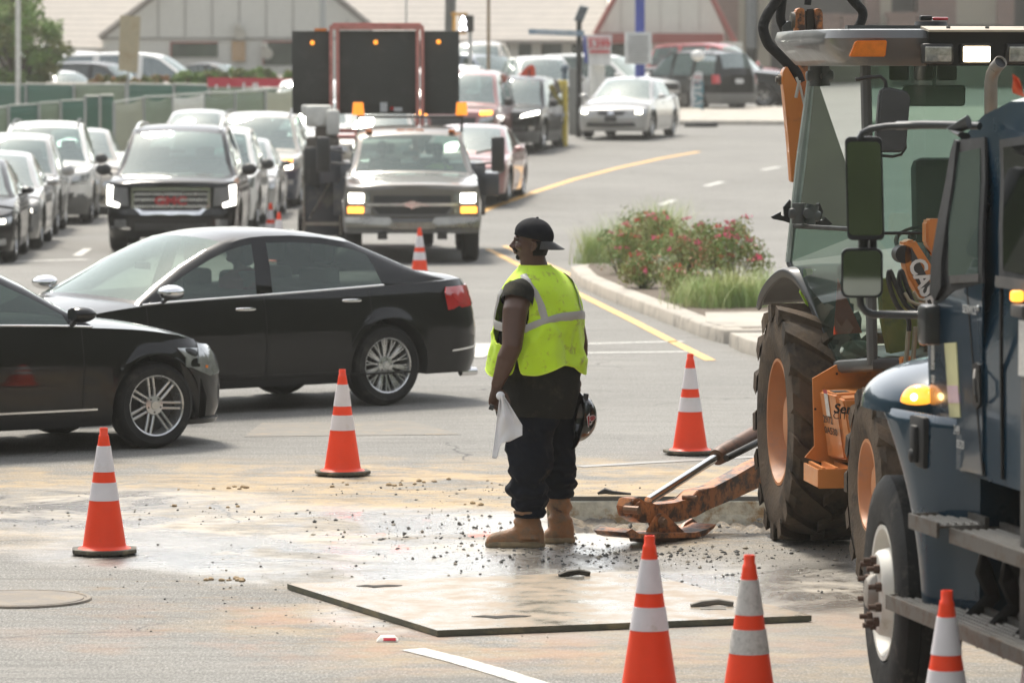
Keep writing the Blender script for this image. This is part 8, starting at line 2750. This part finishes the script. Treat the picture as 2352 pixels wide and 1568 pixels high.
# fences on the left
M_MESH = mat('green_mesh', (.075, .16, .12), .85, var=.12, scale=1.5, bump=.2, bscale=8)
M_MESH2 = mat('faded_green_mesh', (.22, .27, .19), .85, var=.15, scale=1.5)
M_TARP = mat('pale_tarp', (.40, .41, .30), .8, var=.12, scale=1.2)
M_TARPW = mat('white_tarp', (.66, .66, .58), .8, var=.1)
def fence(name, pts, label, mats_, D0, D1, y_low, wavy=0.0, posts=True):
    """pts: list of (px, py_top); depth runs from D0 to D1"""
    x0, x1 = pts[0][0], pts[-1][0]
    def d(px): return D0 + (D1 - D0) * (px - x0) / (x1 - x0)
    g = P(pts[0][0], 200, D0); base = Vector((g.x, D0, gz(g.x, D0)))
    r = empty(name, base, 0, label, 'fence')
    for i, ((xa, ya), (xb, yb)) in enumerate(zip(pts, pts[1:])):
        mb = MB(); rows = []
        for k in range(13):
            t = k / 12; px = xa + (xb - xa) * t; sag = wavy * math.sin(PI * t) * (1 + .4 * (i % 2))
            D = d(px); top = P(px, ya + (yb - ya) * t + sag, D)
            zg = gz(top.x, D)
            row = []
            for j in range(9):
                f = j / 8
                row.append(Vector((top.x, top.y + (.10 * math.sin(t * 9 + f * 4 + i) * wavy / 10 if wavy else 0), top.z + (zg - top.z) * f)) - base)
            rows.append(row)
        mb.grid(rows)
        o = mb.build('mesh_panel', mats_[i % len(mats_)], r, ang=80)
        s = o.modifiers.new('s', 'SOLIDIFY'); s.thickness = .015
        if posts:
            a = P(xa, ya - 3, d(xa)); mb = MB(); mb.tube([Vector((a.x, a.y - .05, gz(a.x, a.y))) - base, a - Vector((0, .05, 0)) - base], .035, 8)
            mb.build('post', M_GALV, r)
            b2 = P(xb, yb - 1, d(xb)); mb = MB(); mb.tube([a - base, b2 - base], .022, 6); mb.build('rail', mat('rail_pale', (.45, .47, .42), .5), r)
    return r
fence('mesh_fence', [(-60, 196), (60, 196), (170, 196), (290, 195), (400, 196), (480, 197), (600, 205), (690, 212)], 'straight green mesh fence along the higher car park, further back', [M_MESH, M_MESH, M_MESH2], 119, 112, 250)
fence('mesh_fence', [(-60, 256), (20, 246), (90, 240), (140, 235), (196, 231)], 'green and faded mesh fence sloping up above the silver SUVs', [M_MESH2, M_MESH], 96, 98, 300)
fence('mesh_fence', [(196, 224), (230, 222), (260, 220)], 'short dark green mesh screen at the corner of the sloping fence', [M_MESH], 95.5, 95.5, 300)
fence('tarp_fence', [(262, 238), (330, 226), (395, 222), (468, 216), (540, 214), (610, 208), (690, 200)], 'sagging fence draped with pale olive and whitish tarpaulins', [M_TARP, M_MESH2, M_TARPW, M_MESH2, M_MESH2, M_TARP], 94.5, 104, 300, wavy=6)
b = P(570, 200, 111); b.z = gz(b.x, 111)
r = empty('red_banner', b, 0, 'long red banner tied along the top of the back fence under the hedge', 'banner')
mb = MB(); q = [P(*p, 110.9) - b for p in ((476, 178), (672, 181), (672, 200), (476, 200))]; mb.grid([q, [v + Vector((0, .02, 0)) for v in q]], True, True); mb.build('cloth', mat('banner_red_cloth', (.48, .035, .06), .7), r, smooth=False)
mb = MB()
for x in (497, 525, 560, 583, 590): mb.box(P(x, 200, 110.8) - b, (.06, .02, .12 + .1 * (x > 550)))
mb.build('lettering', mat('sign_white', (.7, .7, .68), .5), r)
# raised ground of the higher car park, hedge
def raised():
    mb = MB(); rows = []
    for (y, py) in ((120, 204), (122, 190), (135, 188), (150, 178), (157, 170)):
        row = []
        for px in range(-400, 781, 60):
            p = P(px, py, y); row.append(Vector((p.x, y, p.z if px < 690 else p.z - .5)))
        rows.append(row)
    mb.grid(rows); tag(mb.build('raised_car_park', M_PATCH), kind='structure')
raised()
def foliage(name, center, radii, n, cl, label, cat, mats_, leafr=.09, trunk=None, grp=None):
    """centre in world; clumps of small leaves through a volume"""
    rnd = random.Random(hash(name) % 100 + int(center.x * 10))
    base = Vector((center.x, center.y, gz(center.x, center.y)))
    r = empty(name, base, 0, label, cat, grp); r['kind'] = 'thing'
    mb = MB()
    for i in range(cl):
        while True:
            q = Vector((rnd.uniform(-1, 1), rnd.uniform(-1, 1), rnd.uniform(-1, 1)))
            if q.length < 1: break
        q = q * (q.length ** -.35 if q.length > .1 else 1)
        c = center - base + Vector((q.x * radii[0], q.y * radii[1], q.z * radii[2]))
        cr = rnd.uniform(.22, .42) * min(radii) ** .6
        for k in range(n):
            d = Vector((rnd.gauss(0, 1), rnd.gauss(0, 1), rnd.gauss(0, .7))).normalized() * cr * rnd.random() ** .5
            a = Vector((rnd.gauss(0, 1), rnd.gauss(0, 1), rnd.gauss(0, 1))).normalized(); b = a.cross(Vector((0, 0, 1.01))).normalized(); e = a.cross(b)
            s = leafr * rnd.uniform(.6, 1.3); p = c + d
            mb.face([p - b * s, p + e * s * .6, p + b * s, p - e * s * .6], i % len(mats_))
    mb.build('crown' if trunk else 'foliage', mats_, r, smooth=False, weld=False)
    if trunk:
        mb = MB(); mb.tube([(0, 0, 0), (.05, 0, trunk * .5), (0, 0, trunk)], [.22, .16, .10], 10)
        for k in range(6):
            a = k * 1.05; mb.tube([(0, 0, trunk * .6), (math.cos(a) * radii[0] * .5, math.sin(a) * radii[1] * .5, trunk + radii[2] * .3)], [.09, .03], 7)
        mb.build('trunk', mat('bark', (.09, .07, .05), .9, bump=1, bscale=12), r)
    return r
LF_T = leafmat('tree_leaf', (.15, .25, .06), (.22, .31, .08)); LF_T2 = leafmat('tree_leaf_yellow', (.19, .20, .055), (.12, .16, .05))
c = P(40, 105, 121); foliage('leafy_tree', c, (1.35, 1.1, 1.1), 170, 75, 'bright green leafy tree behind the white lamp post at the left', 'tree', [LF_T, LF_T, LF_T2], .06, 2.2)
c = P(25, -10, 126); foliage('leafy_tree', c, (1.1, 1.0, .5), 120, 26, 'darker tree crown cut off by the top left corner', 'tree', [LF_T], .06, 4.0)
c = P(545, 182, 116); foliage('hedge', c, (1.9, .5, .22), 150, 60, 'trimmed green hedge in front of the long white van', 'hedge', [LF_T, LF_T2], .05)
c = P(330, 187, 117); foliage('hedge', c, (1.9, .4, .12), 110, 45, 'low brownish hedge in front of the black parked car', 'hedge', [LF_R, LF_T2], .05)
# unseen dark ring added round the scene to darken reflections in paint and glass
mb = MB(); rows = []
for (rr, z) in ((46, -.5), (50, 8), (54, 17), (60, 25), (75, 30), (100, 30)):
    row = []
    for k in range(61):
        a = PI + PI * k / 60
        a = PI * .575 + PI * 1.85 * k / 60; fr_ = max(0, math.sin(a)) * 70
        zz = z * (1 + .25 * noise.noise(Vector((math.cos(a) * 6, math.sin(a) * 6, z * .3))))
        row.append((math.cos(a) * (rr + fr_), 25 + math.sin(a) * (rr + fr_), zz))
    rows.append(row)
mb.grid(rows); tag(mb.build('unseen_reflection_screen', mat('dark_screen_green', (.028, .036, .016), .95, spec=.1, var=.5, scale=.3, bump=1, bscale=2)), kind='structure')

# people inside the vehicles: seated, hands on the wheel or in the lap
def seated(car, x, y, z, label, shirt, cap=None, skin=None, vest=False):
    """x, y, z: the hip point in the car's own frame; the person is a thing of its own"""
    M = Matrix.Translation(car.location) @ Matrix.Rotation(car.rotation_euler[2], 4, 'Z')
    p = empty('person', M @ Vector((x, y, z)), car.rotation_euler[2], label, 'person', 'people seated in vehicles')
    mb = MB()
    mb.tube([(-.02, 0, 0), (-.05, 0, .25), (-.08, 0, .45), (-.08, 0, .52)], [.13, .14, .15, .09], 18)
    mb.tube([(-.07, 0, .50), (-.05, 0, .62)], [.06, .055], 14)
    mb.ball((-.03, 0, .70), (.098, .075, .12), 20, 14); mb.ball((.065, 0, .685), (.02, .014, .022), 8, 6); mb.ball((.02, 0, .625), (.05, .05, .035), 12, 8)
    for s in (-1, 1):
        mb.ball((-.03, s * .077, .69), (.02, .012, .03), 8, 6)
        mb.tube([(-.07, s * .17, .45), (.02, s * .22, .22), (.22, s * .20, .17), (.40, s * .15, .27)], [.055, .045, .038, .03], 12)
        mb.ball((.42, s * .145, .285), (.045, .03, .04), 10, 8)
        mb.tube([(-.02, s * .1, .02), (.40, s * .13, .08), (.46, s * .13, -.2)], [.085, .07, .05], 12)
    b = mb.build('body', skin or M_SKIN, p, weld=False); remesh(b, .012, 2)
    mb = MB()
    mb.tube([(-.02, 0, .0), (-.05, 0, .25), (-.08, 0, .44), (-.075, 0, .51), (-.07, 0, .54)], [.165, .175, .185, .12, .075], 20, ell=1.15)
    for s in (-1, 1): mb.tube([(-.075, s * .15, .46), (-.02, s * .2, .32), (.02, s * .225, .22)], [.07, .062, .056], 12)
    mb.build('shirt', shirt, p, weld=False)
    mb = MB(); mb.ball((-.04, 0, .735), (.105, .083, .10), 18, 10)
    for v in mb.bm.verts: v.co.z = max(v.co.z, .72)
    if cap: mb.box((.09, 0, .735), (.09, .13, .012), bev=.004)
    mb.build('cap' if cap else 'hair', cap or M_HAIR, p)
seated(chry, -.10, .37, .62, 'driver in a dark red top behind the front side window of the black saloon', mat('dark_red_cloth', (.10, .012, .015), .9))
seated(pk, .35, .42, .86, 'driver of the work pickup in a lime top, on the right behind its windscreen', mat('jacket_lime', (.40, .62, .06), .8), M_CAP)
seated(pk, .35, -.42, .90, 'broad passenger in dark clothes on the left behind the pickup windscreen', M_SHIRT, M_CAP)

# the hazy air between the camera and the far buildings
mb = MB(); mb.box((0, 115, 19), (420, 260, 46))
hz_o = mb.build('haze', [], None, smooth=False)
hm = bpy.data.materials.new('haze'); hm.use_nodes = True
nt = hm.node_tree; nt.nodes.remove(nt.nodes['Principled BSDF'])
pv = nt.nodes.new('ShaderNodeVolumePrincipled'); pv.inputs['Density'].default_value = .0006; pv.inputs['Color'].default_value = (.93, .92, .86, 1); pv.inputs['Anisotropy'].default_value = .3
nt.links.new(pv.outputs[0], nt.nodes['Material Output'].inputs['Volume'])
hz_o.data.materials.append(hm)
tag(hz_o, 'thin pale haze hanging over the whole street', 'haze', kind='stuff')
